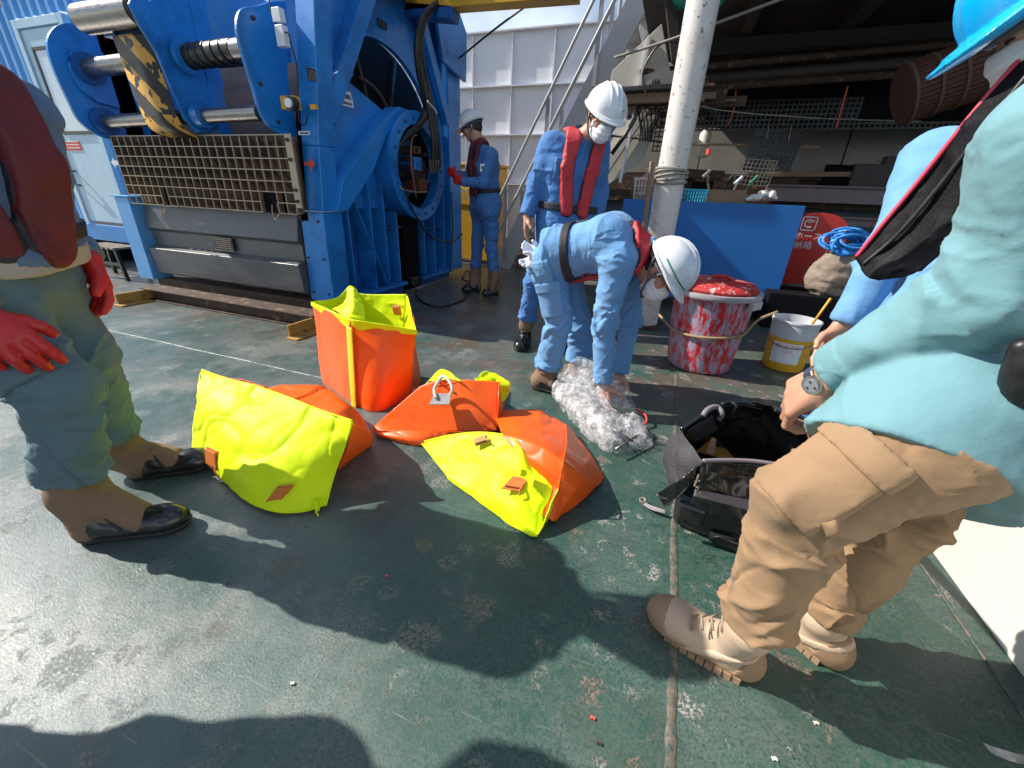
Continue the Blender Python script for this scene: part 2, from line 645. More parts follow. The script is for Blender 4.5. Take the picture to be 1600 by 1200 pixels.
def sheet(name, grid, m, parent=None, res=(40, 60), thick=0.004, crumple=0.006, csc=9.0, seed=0,
          linear=False, label=None, stretch=(1, 1, 1), edge=0.0, fine=0.0):
    A = np.array(grid, float)
    if linear:
        def lin(A, m):
            n = len(A); t = np.linspace(0, n - 1, m); i = np.minimum(t.astype(int), n - 2); u = (t - i)[:, None, None]
            return A[i] * (1 - u) + A[i + 1] * u
        S = lin(A, res[0]); S = lin(S.transpose(1, 0, 2), res[1]).transpose(1, 0, 2)
    else:
        S = crm(A, res[0]); S = crm(S.transpose(1, 0, 2), res[1]).transpose(1, 0, 2)
    a, b = res
    v = S.reshape(-1, 3)
    I = np.arange(a * b).reshape(a, b)
    F = np.stack([I[:-1, :-1], I[:-1, 1:], I[1:, 1:], I[1:, :-1]], -1).reshape(-1, 4)
    me = npmesh(name, v, F)
    nr = vnormals(me)
    q = v * csc * np.array(stretch)
    qq = q + 0.7 * np.stack([vnoise(q * 0.6, seed + 5), vnoise(q * 0.6, seed + 6), vnoise(q * 0.6, seed + 7)], 1)
    c1 = (1 - np.abs(vnoise(qq, seed))) ** 5; c2 = (1 - np.abs(vnoise(qq * 2.1 + 3, seed + 1))) ** 5; c3 = (1 - np.abs(vnoise(qq * 0.55 + 7, seed + 2))) ** 4
    d = crumple * (0.9 * c1 + 0.5 * c2 + 1.0 * c3 - 0.8 + 0.8 * fbm(q * 0.5, 2, seed + 9))
    if fine: d += fine * ridged(q * 3.1, 2, seed + 77)
    v = v + nr * d[:, None]
    me.vertices.foreach_set('co', v.astype(np.float32).ravel())
    me.update()
    o = put(name, me, m, parent, label)
    if thick:
        s = o.modifiers.new('thickness', 'SOLIDIFY'); s.thickness = thick; s.offset = -1
    return o

# text as a flat mesh; fn(u, v) -> point
def text_mesh(name, body, size, fn, m, parent, align='CENTER'):
    cu = bpy.data.curves.new('lettering', 'FONT')
    cu.body = body; cu.size = size; cu.align_x = align; cu.align_y = 'CENTER'
    cu.resolution_u = 3
    to = bpy.data.objects.new('lettering', cu)
    COL.objects.link(to)
    dg = bpy.context.evaluated_depsgraph_get()
    tm = to.evaluated_get(dg).to_mesh()
    v = [fn(p.co.x, p.co.y) for p in tm.vertices]
    f = [tuple(p.vertices) for p in tm.polygons]
    bpy.data.objects.remove(to); bpy.data.curves.remove(cu)
    if not v: return None
    return put(name, mesh(name, v, f), m, parent)
# ================================================================ materials used widely
BLUE = (0.016, 0.225, 0.64)
m_blue = mat('blue enamel paint', BLUE, 0.34, var=0.12, vscale=3, bump=0.0006, bscale=60, coat=0.15,
             wear=(0.07, 0.045, 0.035), wscale=11, wth=0.69, wsoft=0.03, dirt=(0.008, 0.075, 0.26), dscale=2.2, dth=0.48)
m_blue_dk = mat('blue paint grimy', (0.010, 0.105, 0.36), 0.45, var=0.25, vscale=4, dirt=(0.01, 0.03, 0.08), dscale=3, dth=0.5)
m_blue_lt = mat('pale blue container paint', (0.11, 0.36, 0.72), 0.4, var=0.12, vscale=2, dirt=(0.30, 0.40, 0.52), dscale=4, dth=0.55)
m_steel = mat('worn bright steel', (0.30, 0.275, 0.25), 0.28, metal=0.9, var=0.25, vscale=14, stretch=(1, 6, 6), wear=(0.16, 0.10, 0.06), wscale=9, wth=0.62)
m_steel_dk = mat('oily dark steel', (0.07, 0.065, 0.06), 0.35, metal=0.7, var=0.3, vscale=20)
m_rope_dk = mat('wound wire rope', (0.20, 0.15, 0.14), 0.55, metal=0.3, var=0.4, vscale=30)
m_galv = mat('galvanised grating', (0.40, 0.33, 0.24), 0.45, metal=0.4, var=0.2, vscale=20, wear=(0.28, 0.13, 0.05), wscale=7, wth=0.58)
m_galv_in = mat('rusty grating blade', (0.20, 0.13, 0.07), 0.7, var=0.35, vscale=10, wear=(0.07, 0.045, 0.03), wscale=6, wth=0.5)
m_hull = mat('grey scuffed steel plate', (0.13, 0.13, 0.135), 0.42, metal=0.25, var=0.3, vscale=3, bump=0.001, bscale=20,
             wear=(0.26, 0.25, 0.24), wscale=5, wth=0.58, wsoft=0.15, stretch=(0.6, 1, 3))
m_rust = mat('rusty brown beam', (0.065, 0.036, 0.022), 0.75, var=0.4, vscale=9, bump=0.002, bscale=30, wear=(0.22, 0.13, 0.07), wscale=12, wth=0.56)
m_yrust = mat('worn yellow steel', (0.42, 0.24, 0.05), 0.6, var=0.3, vscale=10, wear=(0.16, 0.07, 0.03), wscale=14, wth=0.55)
m_black = mat('black rubber', (0.012, 0.012, 0.013), 0.42, var=0.3, vscale=20)
m_dark = mat('dark paint and hollow shade', (0.004, 0.004, 0.006), 0.8, spec=0.15)  # near black; also paints in the shade of the winch openings
m_white = mat('white ship paint', (0.74, 0.74, 0.77), 0.42, var=0.06, vscale=2, wear=(0.45, 0.36, 0.28), wscale=10, wth=0.74, dirt=(0.62, 0.60, 0.60), dscale=1.2, dth=0.5)
m_cream = mat('old cream paint', (0.60, 0.56, 0.48), 0.5, var=0.12, vscale=4, wear=(0.22, 0.10, 0.05), wscale=12, wth=0.66, dirt=(0.42, 0.36, 0.29), dscale=2.5, dth=0.5)
m_pole = mat('chipped white pole paint', (0.66, 0.62, 0.57), 0.42, var=0.06, vscale=6, wear=(0.20, 0.075, 0.045), wscale=26, wth=0.61, wsoft=0.02, dirt=(0.46, 0.40, 0.34), dscale=3, dth=0.5)
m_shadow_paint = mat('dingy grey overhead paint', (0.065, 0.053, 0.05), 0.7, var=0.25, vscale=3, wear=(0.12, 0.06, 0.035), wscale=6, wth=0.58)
m_wood = mat('weathered wood', (0.26, 0.17, 0.10), 0.75, var=0.35, vscale=6, stretch=(1, 8, 8), bump=0.001, bscale=40)
m_brown = mat('brown timber', (0.09, 0.055, 0.035), 0.75, var=0.35, vscale=8, stretch=(1, 6, 6))
m_yellow = mat('yellow machine paint', (0.72, 0.38, 0.015), 0.45, var=0.15, dirt=(0.3, 0.14, 0.03), dth=0.55)
m_whitep = mat('white sticker', (0.78, 0.80, 0.82), 0.4, var=0.04)
m_ink = mat('black lettering', (0.02, 0.02, 0.025), 0.5, var=0.0)
m_red = mat('red sign paint', (0.62, 0.035, 0.02), 0.45, var=0.1)
m_redp = mat('orange red sticker', (0.85, 0.10, 0.05), 0.45, var=0.05)
m_pink = mat('faded pink sticker', (0.75, 0.32, 0.38), 0.5, var=0.1)
m_rope = mat('grey weathered rope', (0.30, 0.27, 0.23), 0.85, var=0.3, vscale=40, bump=0.002, bscale=90)
m_ropeb = mat('tan cord', (0.33, 0.22, 0.12), 0.85, var=0.3, vscale=40)
m_glass = mat('sky reflection pane', (0.55, 0.62, 0.68), 0.08, metal=0.0, var=0.05, vscale=2, coat=1.0, rough_var=0.03)  # pale base colour paints in the white sky it reflects

# ================================================================ deck
def deck_material():
    m = bpy.data.materials.new('green deck paint')
    m.use_nodes = True
    n, l = m.node_tree.nodes, m.node_tree.links
    b = n['Principled BSDF']
    tc = n.new('ShaderNodeTexCoord'); vec = tc.outputs['Object']
    def noise(s, d=8, r=0.65, v=None, dist=0.0):
        z = n.new('ShaderNodeTexNoise'); z.inputs['Scale'].default_value = s; z.inputs['Detail'].default_value = d
        z.inputs['Roughness'].default_value = r; z.inputs['Distortion'].default_value = dist
        l.new(v or vec, z.inputs['Vector']); return z.outputs['Fac']
    def mr(x, a, b_, c=0, d=1, smooth=False):
        z = n.new('ShaderNodeMapRange'); z.inputs[1].default_value = a; z.inputs[2].default_value = b_
        z.inputs[3].default_value = c; z.inputs[4].default_value = d
        if smooth: z.interpolation_type = 'SMOOTHSTEP'
        l.new(x, z.inputs[0]); return z.outputs[0]
    def ma(op, x, y=None):
        z = n.new('ShaderNodeMath'); z.operation = op
        for i, q in enumerate((x, y)):
            if q is None: continue
            if isinstance(q, (int, float)): z.inputs[i].default_value = q
            else: l.new(q, z.inputs[i])
        z.use_clamp = op in ('ADD', 'MULTIPLY', 'SUBTRACT')
        return z.outputs[0]
    def mix(f, a, c):
        z = n.new('ShaderNodeMix'); z.data_type = 'RGBA'
        l.new(f, z.inputs[0])
        for i, q in ((6, a), (7, c)):
            if isinstance(q, tuple): z.inputs[i].default_value = (*q, 1)
            else: l.new(q, z.inputs[i])
        return z.outputs[2]
    sp = n.new('ShaderNodeSeparateXYZ'); l.new(vec, sp.inputs[0])
    X, Y = sp.outputs[0], sp.outputs[1]
    right = mr(X, -0.8, 0.35, 0, 1, True)
    left = mr(X, -0.15, -1.25, 0, 1, True)
    # two greens, damp and dry
    base = mix(mr(noise(1.3), 0.35, 0.65), (0.008, 0.050, 0.036), (0.018, 0.082, 0.062))
    base = mix(mr(noise(7, 8, 0.7), 0.50, 0.72, 0, 0.75), base, (0.006, 0.030, 0.025))
    # greyish film to the left, its pale tone painted for the glare there
    film = ma('MULTIPLY', left, mr(noise(2.2, 10, 0.72), 0.30, 0.60))
    base = mix(ma('MULTIPLY', film, 0.8), base, (0.125, 0.15, 0.155))
    sand = ma('MULTIPLY', mr(noise(1.7, 10, 0.75), 0.50, 0.60), mr(noise(150, 5, 0.8), 0.42, 0.56))
    base = mix(ma('MULTIPLY', sand, mr(left, 0, 1, 0.25, 0.75)), base, (0.30, 0.28, 0.25))
    # grime, brown, towards the machinery and the shelter
    rust = ma('MULTIPLY', mr(Y, 1.75, 2.5, 0, 1, True), mr(noise(3.1, 10, 0.7), 0.40, 0.60))
    base = mix(ma('MULTIPLY', rust, 0.85), base, (0.10, 0.066, 0.046))
    stain = ma('MULTIPLY', mr(noise(2.9, 10, 0.78), 0.60, 0.66), mr(noise(60, 6, 0.8), 0.40, 0.58))
    base = mix(ma('MULTIPLY', stain, 0.75), base, (0.17, 0.105, 0.07))
    wv = n.new('ShaderNodeTexNoise'); wv.inputs['Scale'].default_value = 14; wv.inputs['Detail'].default_value = 8; wv.inputs['Roughness'].default_value = 0.7
    l.new(vec, wv.inputs['Vector'])
    av = n.new('ShaderNodeVectorMath'); av.operation = 'MULTIPLY_ADD'
    l.new(wv.outputs['Color'], av.inputs[0]); av.inputs[1].default_value = (0.16, 0.16, 0); l.new(vec, av.inputs[2])
    def islands(scale, lo, hi, th0, th1):
        v = n.new('ShaderNodeTexVoronoi'); v.inputs['Scale'].default_value = scale
        l.new(av.outputs[0], v.inputs['Vector'])
        c = n.new('ShaderNodeSeparateColor'); l.new(v.outputs['Color'], c.inputs[0])
        size = mr(c.outputs[0], 0.2, 1.0, lo, hi)
        return mr(ma('SUBTRACT', size, v.outputs['Distance']), -0.02, 0.10), c
    crumb = mr(noise(120, 8, 0.85), 0.465, 0.52)
    crumb2 = mr(noise(33, 8, 0.8), 0.42, 0.50)
    i1, c1 = islands(8.5, 0.0, 0.50, 0, 0)
    i2, c2 = islands(21, 0.0, 0.42, 0, 0)
    m1 = ma('MULTIPLY', ma('MULTIPLY', i1, crumb), crumb2)
    m1 = ma('MULTIPLY', m1, mr(noise(1.1, 4), 0.30, 0.42))
    m2 = ma('MULTIPLY', ma('MULTIPLY', i2, crumb), mr(noise(1.6, 4), 0.42, 0.52))
    worn = ma('MAXIMUM', m1, ma('MULTIPLY', m2, 0.8))
    worn = ma('MULTIPLY', worn, mr(right, 0, 1, 0.35, 1.0))
    chips = mr(noise(52, 10, 0.9), 0.595, 0.615)
    chips = ma('MULTIPLY', chips, mr(noise(1.9, 6), 0.36, 0.56, 0.25, 1))
    wearcol = mix(mr(c1.outputs[1], 0.35, 0.9), (0.42, 0.41, 0.37), (0.27, 0.18, 0.125))
    base = mix(ma('MULTIPLY', worn, 0.92), base, wearcol)
    base = mix(ma('MULTIPLY', chips, 0.8), base, (0.46, 0.46, 0.42))
    # dark pits
    pits = mr(noise(40, 8, 0.85, None), 0.375, 0.355)
    base = mix(ma('MULTIPLY', pits, 0.7), base, (0.006, 0.012, 0.012))
    # scratches
    mp = n.new('ShaderNodeMapping'); mp.inputs['Rotation'].default_value = (0, 0, rad(32)); mp.inputs['Scale'].default_value = (3, 75, 1)
    l.new(vec, mp.inputs[0])
    scr = mr(noise(1.6, 4, 0.5, mp.outputs[0]), 0.67, 0.71)
    base = mix(ma('MULTIPLY', scr, 0.35), base, (0.30, 0.33, 0.31))
    # rust blooms
    vb = n.new('ShaderNodeTexVoronoi'); vb.inputs['Scale'].default_value = 5.2; l.new(av.outputs[0], vb.inputs['Vector'])
    rb = mr(vb.outputs['Distance'], 0.055, 0.03)
    base = mix(ma('MULTIPLY', rb, 0.8), base, (0.42, 0.17, 0.07))
    l.new(base, b.inputs['Base Color'])
    # damp, glossy patches
    damp = mr(noise(0.9, 6, 0.6), 0.40, 0.60)
    rg = ma('SUBTRACT', mr(noise(5, 8), 0.3, 0.7, 0.42, 0.54), ma('MULTIPLY', ma('ADD', ma('MULTIPLY', damp, 0.6), ma('MULTIPLY', left, 0.45)), 0.20))
    rg = ma('ADD', rg, ma('MULTIPLY', worn, 0.25))
    l.new(rg, b.inputs['Roughness'])
    b.inputs['Specular IOR Level'].default_value = 0.65
    h = ma('ADD', ma('MULTIPLY', noise(190, 6, 0.75), 0.27), ma('MULTIPLY', noise(9, 6), 0.5))
    hh = n.new('ShaderNodeMath'); hh.operation = 'SUBTRACT'; l.new(h, hh.inputs[0]); l.new(ma('MULTIPLY', ma('ADD', worn, chips), 0.35), hh.inputs[1])
    bp = n.new('ShaderNodeBump'); bp.inputs['Distance'].default_value = 0.0035; bp.inputs['Strength'].default_value = 1
    l.new(hh.outputs[0], bp.inputs['Height']); l.new(bp.outputs[0], b.inputs['Normal'])
    return m
m_deck = deck_material()
g = G()
# plates, each a hair above or below its neighbour's welded edge
g.add([(-14, -5, 0), (6, -5, 0), (6, 14, 0), (-14, 14, 0)], [(0, 1, 2, 3)])
tag(g.build('deck', m_deck, fix=False), kind='structure')

m_seam = mat('rusty weld seam', (0.16, 0.125, 0.095), 0.7, var=0.45, vscale=25, bump=0.003, bscale=70,
             wear=(0.045, 0.075, 0.058), wscale=45, wth=0.44, wsoft=0.16)
m_seam2 = mat('pale weld seam', (0.26, 0.28, 0.26), 0.6, var=0.4, vscale=25, wear=(0.03, 0.11, 0.085), wscale=16, wth=0.5)
def seam(path, w, m):
    v = []; f = []
    for i, p in enumerate(path):
        a = np.array(path[max(i - 1, 0)], float); b = np.array(path[min(i + 1, len(path) - 1)], float)
        d = unit(b - a); q = np.array([-d[1], d[0]])
        ww = w * (0.8 + 0.4 * random.random())
        jit = 0.0
        for s_, z in ((-1, 0.0015), (-0.4, 0.0045), (0.4, 0.0045), (1, 0.0015)):
            v.append((p[0] + q[0] * ww * s_ + jit, p[1] + q[1] * ww * s_, z))
        if i:
            k = 4 * (i - 1)
            for j in range(3): f.append((k + j, k + j + 1, k + j + 5, k + j + 4))
    o = put('weld_seam', mesh('weld_seam', v, f, True), m)
    tag(o, kind='structure')
seam([(0.195 + 0.002 * math.sin(y * 9), y) for y in np.linspace(-1, 2.75, 120)], 0.011, m_seam)
seam([(x, 1.715 + 0.002 * math.sin(x * 7)) for x in np.linspace(-6.5, -1.75, 120)], 0.006, m_seam2)
seam([(0.965, y) for y in np.linspace(-1, 1.9, 60)], 0.004, m_seam)

g = G(); g.add([(-900, -900, -3), (900, -900, -3), (900, 900, -3), (-900, 900, -3)], [(0, 1, 2, 3)])
tag(g.build('sea', mat('sea water', (0.01, 0.05, 0.08), 0.1, bump=0.2, bscale=0.5), fix=False), kind='structure')

# ================================================================ far white bulkhead
t = thing('ship_bulkhead', 'white painted steel bulkhead with welded stiffeners behind the stairs', 'wall', (-4.5, 8, 0))
g = G()
g.box(-9.5, -0.6, 8.0, 8.06, 0.0, 3.56)
g.build('wall_plate', m_white, t, bevel=0.004)
for i in range(9):
    x = -3.83 - 0.74 * (i - 4)
    if x > -0.7 or x < -9.4: continue
    gg = G(); gg.box(x - 0.012, x + 0.012, 7.94, 7.998, 0.0, 3.52)
    gg.build('stiffener', m_white, t)
for z in (2.05, 2.78, 3.54, 1.25):
    gg = G(); gg.box(-9.5, -0.6, 7.915, 7.998, z, z + 0.02)
    gg.build('shelf_flange', m_white, t)

# ================================================================ inclined ladder (stairs)
t = thing('ship_stairs', 'steep grey painted stairs with tube handrails rising to the upper deck', 'stairs', (-2.5, 6.2, 0))
m_stair = mat('grey stair paint', (0.46, 0.45, 0.44), 0.42, var=0.1, dirt=(0.40, 0.36, 0.33), dscale=3, dth=0.55)
S0, S1 = np.array([-2.48, 0.02]), np.array([-0.66, 3.55])
sdir = unit([S1[0] - S0[0], S1[1] - S0[1], 0])[:2]
for yy in (6.2, 6.85):
    gg = G(); gg.beam((S0[0], yy, S0[1]), (S1[0], yy, S1[1]), 0.03, 0.27, up=(0, 1, 0) if False else (-sdir[1], 0, sdir[0]))
    gg.build('stringer', m_stair, t, bevel=0.004)
for i in range(14):
    q = S0 + (S1 - S0) * (i + 0.8) / 14.2
    gg = G(); gg.box(q[0] - 0.11, q[0] + 0.12, 6.217, 6.833, q[1] - 0.012, q[1] + 0.012)
    gg.build('tread', m_stair, t)
m_rail = mat('rail paint', (0.36, 0.35, 0.35), 0.4, var=0.1)
for yy in (6.16, 6.89):
    for off in (0.98, 0.5):
        a = S0 + np.array([-0.06, off]); b = S1 + np.array([0.30, off + 0.6])
        gg = G(); gg.cyl((a[0], yy, a[1]), (b[0], yy, b[1]), 0.021, n=12)
        gg.build('handrail', m_rail, t, auto=rad(40))
    for u in (0.03, 0.34, 0.66, 0.98):
        q = S0 + (S1 - S0) * u
        gg = G(); gg.box(q[0] - 0.026, q[0] + 0.026, yy - 0.008, yy + 0.008, q[1], q[1] + 1.02)
        gg.build('rail_post', m_rail, t)
# upper deck guard rail
t = thing('guard_rail', 'white tube guard rail on the upper deck at the head of the stairs', 'railing', (-1.0, 6.5, 3.4))
for x in (-1.12, -0.90):
    gg = G(); gg.cyl((x, 6.5, 3.05), (x, 6.5, 4.5), 0.022, n=10); gg.build('post', m_rail, t, auto=rad(40))

# ================================================================ overhead shelter
t = thing('deck_shelter', 'dark shelter under the upper deck with a beamed ceiling and dirty panelled back wall', 'shelter', (1.5, 6, 0))
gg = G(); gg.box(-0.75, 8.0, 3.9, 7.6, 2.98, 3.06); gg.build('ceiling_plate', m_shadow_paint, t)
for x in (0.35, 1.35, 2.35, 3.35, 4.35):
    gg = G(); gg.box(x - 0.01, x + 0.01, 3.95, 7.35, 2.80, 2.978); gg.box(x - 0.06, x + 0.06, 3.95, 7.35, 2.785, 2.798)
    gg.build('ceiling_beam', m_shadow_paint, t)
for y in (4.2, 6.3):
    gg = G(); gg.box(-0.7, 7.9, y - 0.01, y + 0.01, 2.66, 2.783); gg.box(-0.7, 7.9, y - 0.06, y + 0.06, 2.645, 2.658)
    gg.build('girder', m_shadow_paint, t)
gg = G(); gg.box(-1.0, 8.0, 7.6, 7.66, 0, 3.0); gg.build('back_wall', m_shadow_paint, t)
m_panel = mat('dirty white panel', (0.34, 0.31, 0.27), 0.6, var=0.25, vscale=3, wear=(0.16, 0.09, 0.055), wscale=6, wth=0.6, dirt=(0.24, 0.21, 0.18), dscale=2, dth=0.5)
for i, (a, b) in enumerate([(-0.95, 0.16), (0.18, 0.93), (0.95, 1.95), (1.97, 3.0), (3.02, 4.1)]):
    gg = G(); gg.box(a, b, 7.40, 7.43, 1.28, 2.05); gg.build('wall_panel', m_panel, t, bevel=0.004)
gg = G(); gg.box(-1.0, 6.0, 7.30, 7.38, 1.42, 1.47); gg.build('wall_rail', m_rust, t)
# low wall and big beams in front of it
gg = G(); gg.box(-1.6, 6.0, 6.3, 6.36, 0.0, 1.06); gg.build('lower_wall', mat('grey blue low wall', (0.10, 0.135, 0.17), 0.6, var=0.2), t)
gg = G(); gg.box(-1.3, 6.0, 6.0, 6.24, 1.06, 1.12); gg.box(-1.3, 6.0, 6.22, 6.26, 1.12, 1.36)
gg.build('stowage_shelf', m_rust, t, bevel=0.004)
m_mauve = mat('mauve grey primer', (0.20, 0.155, 0.165), 0.6, var=0.2, wear=(0.25, 0.06, 0.045), wscale=5, wth=0.56)
for z0, z1, y in ((1.12, 1.27, 5.85), (0.88, 0.97, 5.8)):
    gg = G(); gg.box(0.9, 6.0, y - 0.05, y + 0.05, z0, z1); gg.box(0.9, 6.0, y - 0.09, y + 0.07, z1, z1 + 0.02)
    gg.build('cross_beam', m_mauve, t, bevel=0.004)
for x in (1.35, 2.6, 3.8):
    gg = G(); gg.box(x - 0.05, x + 0.05, 5.72, 5.9, 0.0, 0.88); gg.build('stanchion', m_mauve, t, bevel=0.004)
# inclined strut and gusset plates at the shelter's outer corner
gg = G(); gg.beam((-0.62, 5.2, 3.4), (-0.28, 5.3, 2.35), 0.10, 0.24, up=(0, 1, 0)); gg.build('corner_strut', m_shadow_paint, t, bevel=0.006)
gg = G(); gg.prism([(-0.95, 2.35), (-0.50, 2.72), (-0.34, 2.32), (0.02, 2.36), (-0.06, 2.10), (-0.98, 2.08)], lambda u, v, w_: (u, w_, v), 5.5, 5.56)
gg.build('gusset_plate', m_cream, t, bevel=0.004)
gg = G(); gg.beam((-0.70, 5.47, 1.25), (-0.60, 5.47, 2.62), 0.05, 0.03); gg.build('gusset_rib', m_white, t)
gg = G(); gg.beam((-1.78, 5.9, 0.0), (-0.34, 5.9, 2.45), 0.10, 0.12, up=(0, 1, 0)); gg.build('diagonal_brace', m_cream, t, bevel=0.005)
gg = G(); gg.prism([(-1.25, 1.20), (-0.82, 1.95), (-0.40, 2.02), (-0.52, 1.52), (-0.95, 1.22)], lambda u, v, w_: (u, w_, v), 5.98, 6.0)
gg.build('wall_panel', m_cream, t)

# pipes and timber stowed overhead
for i, (p0, p1, r, m, nm, lb) in enumerate([
    ((-0.75, 5.6, 2.16), (4.5, 6.6, 2.5), 0.035, m_rust, 'overhead_pipe', 'lowest rusty pipe slung under the shelter ceiling'),
    ((-0.70, 5.7, 2.25), (4.5, 6.6, 2.62), 0.05, m_shadow_paint, 'overhead_pipe', 'thick grey pipe slung above the rusty pipe under the ceiling'),
    ((-0.65, 5.5, 2.32), (4.3, 6.5, 2.72), 0.03, m_rust, 'overhead_pipe', 'topmost thin brown pipe under the shelter ceiling')]):
    gg = G(); gg.cyl(p0, p1, r, n=14)
    tag(gg.build(nm, m, auto=rad(40)), lb, 'pipe', 'pipes slung under the ceiling')
t = thing('timber_bundle', 'bundle of brown planks and a pipe on the bracket left of the white pole', 'timber', (-0.5, 5.3, 2.0))
for i in range(5):
    gg = G(); gg.box(-0.92 + 0.05 * i, 0.05 + 0.1 * i, 5.15 + 0.07 * i, 5.21 + 0.07 * i, 1.98 + 0.03 * (i % 2), 2.03 + 0.035 * (i % 3))
    gg.build('plank', [m_wood, m_brown, m_rust][i % 3], t)
gg = G(); gg.cyl((-0.98, 5.12, 2.08), (0.05, 5.12, 2.10), 0.035, n=14); gg.build('pipe', m_steel_dk, t, auto=rad(40))
gg = G(); gg.tube([(-0.58, 5.2, 1.96), (-0.60, 5.2, 1.85), (-0.68, 5.2, 1.70), (-0.80, 5.2, 1.52)], 0.022); gg.build('hose_end', m_steel_dk, t, smooth=True)

for i in range(7):
    y0, z0 = 6.9 + 0.06 * (i % 3), 2.05 + 0.11 * i
    gg = G(); gg.cyl((-0.9, y0, z0), (5.5, y0 + 0.2, z0 + 0.05 * (i % 3 - 1)), 0.016 + 0.012 * (i % 3), n=10)
    tag(gg.build('wall_pipe', [m_rust, m_shadow_paint, m_brown][i % 3], auto=rad(40)), ['lowest', 'second', 'third', 'fourth', 'fifth', 'sixth', 'topmost'][i] + ' of the long pipes racked along the shelter back wall', 'pipe', 'pipes racked along the back wall')
for i, (x0, x1, z0, z1, y0, m_) in enumerate(((-0.2, 0.45, 1.36, 1.46, 6.1, m_brown), (0.5, 1.25, 1.30, 1.37, 6.05, m_rust), (0.7, 1.9, 1.37, 1.42, 6.0, m_wood), (1.5, 2.4, 1.30, 1.52, 6.1, m_dark), (2.0, 3.1, 1.52, 1.60, 6.05, m_brown), (0.1, 0.35, 1.14, 1.29, 5.95, m_dark), (0.9, 1.1, 1.47, 1.60, 6.15, m_shadow_paint), (2.5, 2.8, 1.30, 1.48, 5.98, m_rust))):
    gg = G(); a_ = 0.06 * (i % 3 - 1); gg.hexa([(x0, y0, z0), (x1, y0 + a_, z0 + a_ * 0.5), (x1, y0 + a_ + 0.12, z0 + a_ * 0.5), (x0, y0 + 0.12, z0), (x0, y0, z1), (x1, y0 + a_, z1 + a_ * 0.5), (x1, y0 + a_ + 0.12, z1 + a_ * 0.5), (x0, y0 + 0.12, z1)])
    tag(gg.build('stacked_board', m_, bevel=0.004), ['short brown board behind the hung rubber mat', 'rusty flat bar under the wire rack', 'long pale plank across the shelf middle', 'black box on the shelf right of the wire rack', 'upper brown plank at the right of the shelf', 'small black tin behind the wooden box', 'small grey block on the long pale plank', 'rusty block at the far right of the shelf'][i], 'board', 'boards and boxes on the stowage shelf')
# hanging black nets / drilled mats
def lattice(name, label, cat, o, u, v, nu, nv, bar, th, m, group=None):
    o, u, v = map(np.array, (o, u, v)); nrm = unit(np.cross(u, v)) * th / 2
    gg = G()
    for i in range(nu + 1):
        c = o + u * i / nu + v / 2 + nrm * 0.1 * (i % 2); gg.obox(c, unit(u) * bar / 2, v / 2 + unit(v) * bar / 2, nrm)
    for j in range(nv + 1):
        c = o + v * j / nv + u / 2; gg.obox(c, u / 2 + unit(u) * bar / 2, unit(v) * bar / 2, nrm * 0.93)
    q = gg.build(name, m)
    return tag(q, label, cat, group)
lattice('net_mat', 'long black lattice mat hung across the back of the shelter', 'mat', (-0.2, 6.55, 1.92), (3.9, 0.15, 0.02), (0, 0, 0.30), 74, 6, 0.020, 0.012, m_black)
lattice('net_mat', 'black drilled rubber mat hung by two cords above the wooden box', 'mat', (0.58, 5.5, 1.42), (0.44, 0.05, -0.01), (0.05, 0.05, 0.36), 10, 8, 0.023, 0.014, m_black)
lattice('wire_rack', 'pale wire rack leaning below the hung rubber mat', 'rack', (0.50, 5.35, 1.27), (0.34, 0.02, -0.02), (0.04, 0.08, 0.24), 9, 6, 0.007, 0.007, m_galv)
lattice('net_mat', 'small black lattice panel behind the hanging net bag', 'mat', (-0.42, 5.9, 1.62), (0.30, 0, 0), (0, 0.02, 0.5), 6, 10, 0.012, 0.01, m_black)
lattice('net_mat', 'black drilled mat low on the wall above the stowed sack', 'mat', (1.62, 5.6, 0.72), (0.62, 0, 0), (0, 0.05, 0.17), 12, 4, 0.022, 0.014, m_black)
gg = G(); gg.box(0.1, 4.6, 6.62, 6.70, 2.0, 2.42)
tag(gg.build('black_tarpaulin', m_dark, bevel=0.01), 'black tarpaulin hung behind the lattice mat under the pipes', 'tarpaulin')

def cord(name, pts, r, m, label, cat='rope', group=None, sag=0.0, n=20):
    A = crm(np.array(pts, float), n * (len(pts) - 1) + 1)
    gg = G(); gg.tube(A, r, n=6)
    return tag(gg.build(name, m, smooth=True, fix=False), label, cat, group)
cord('rope', [P(975, 118, Y=5.6), P(1090, 165, Y=5.3), P(1250, 183, Y=5.4), P(1440, 190, Y=5.5)], 0.006, m_rope, 'thin rope line running across the shelter opening below the pipes')
cord('rope', [P(1150, 135, Y=5.9), P(1148, 165, Y=5.9), P(1138, 195, Y=5.9)], 0.007, m_redp, 'reddish cord hanging in the shelter near the white pole')
cord('rope', [P(1325, 135, Y=5.9), P(1316, 165, Y=5.9), P(1306, 200, Y=5.9)], 0.007, m_redp, 'reddish cord hanging at the right of the shelter')
for px, lb in ((1198, 'left tan cord holding up the drilled mat'), (1233, 'right tan cord holding up the drilled mat')):
    cord('rope', [P(px + 4, 196, Y=5.55), P(px, 215, Y=5.55), P(px - 1, 222, Y=5.55)], 0.005, m_ropeb, lb)
cord('rope', [P(960, 90, Y=4.6), P(1030, 68, Y=4.5), P(1120, 36, Y=4.4), P(1225, -3, Y=4.3)], 0.011, m_rope, 'pale stay rope slanting from the corner strut up past the pole')
cord('rope', [P(1010, 150, Y=4.7), P(1005, 112, Y=4.7), P(1028, 72, Y=4.7), P(1060, 66, Y=4.7), P(1075, 90, Y=4.7)], 0.009, m_steel_dk, 'dark cable looped beside the corner strut')
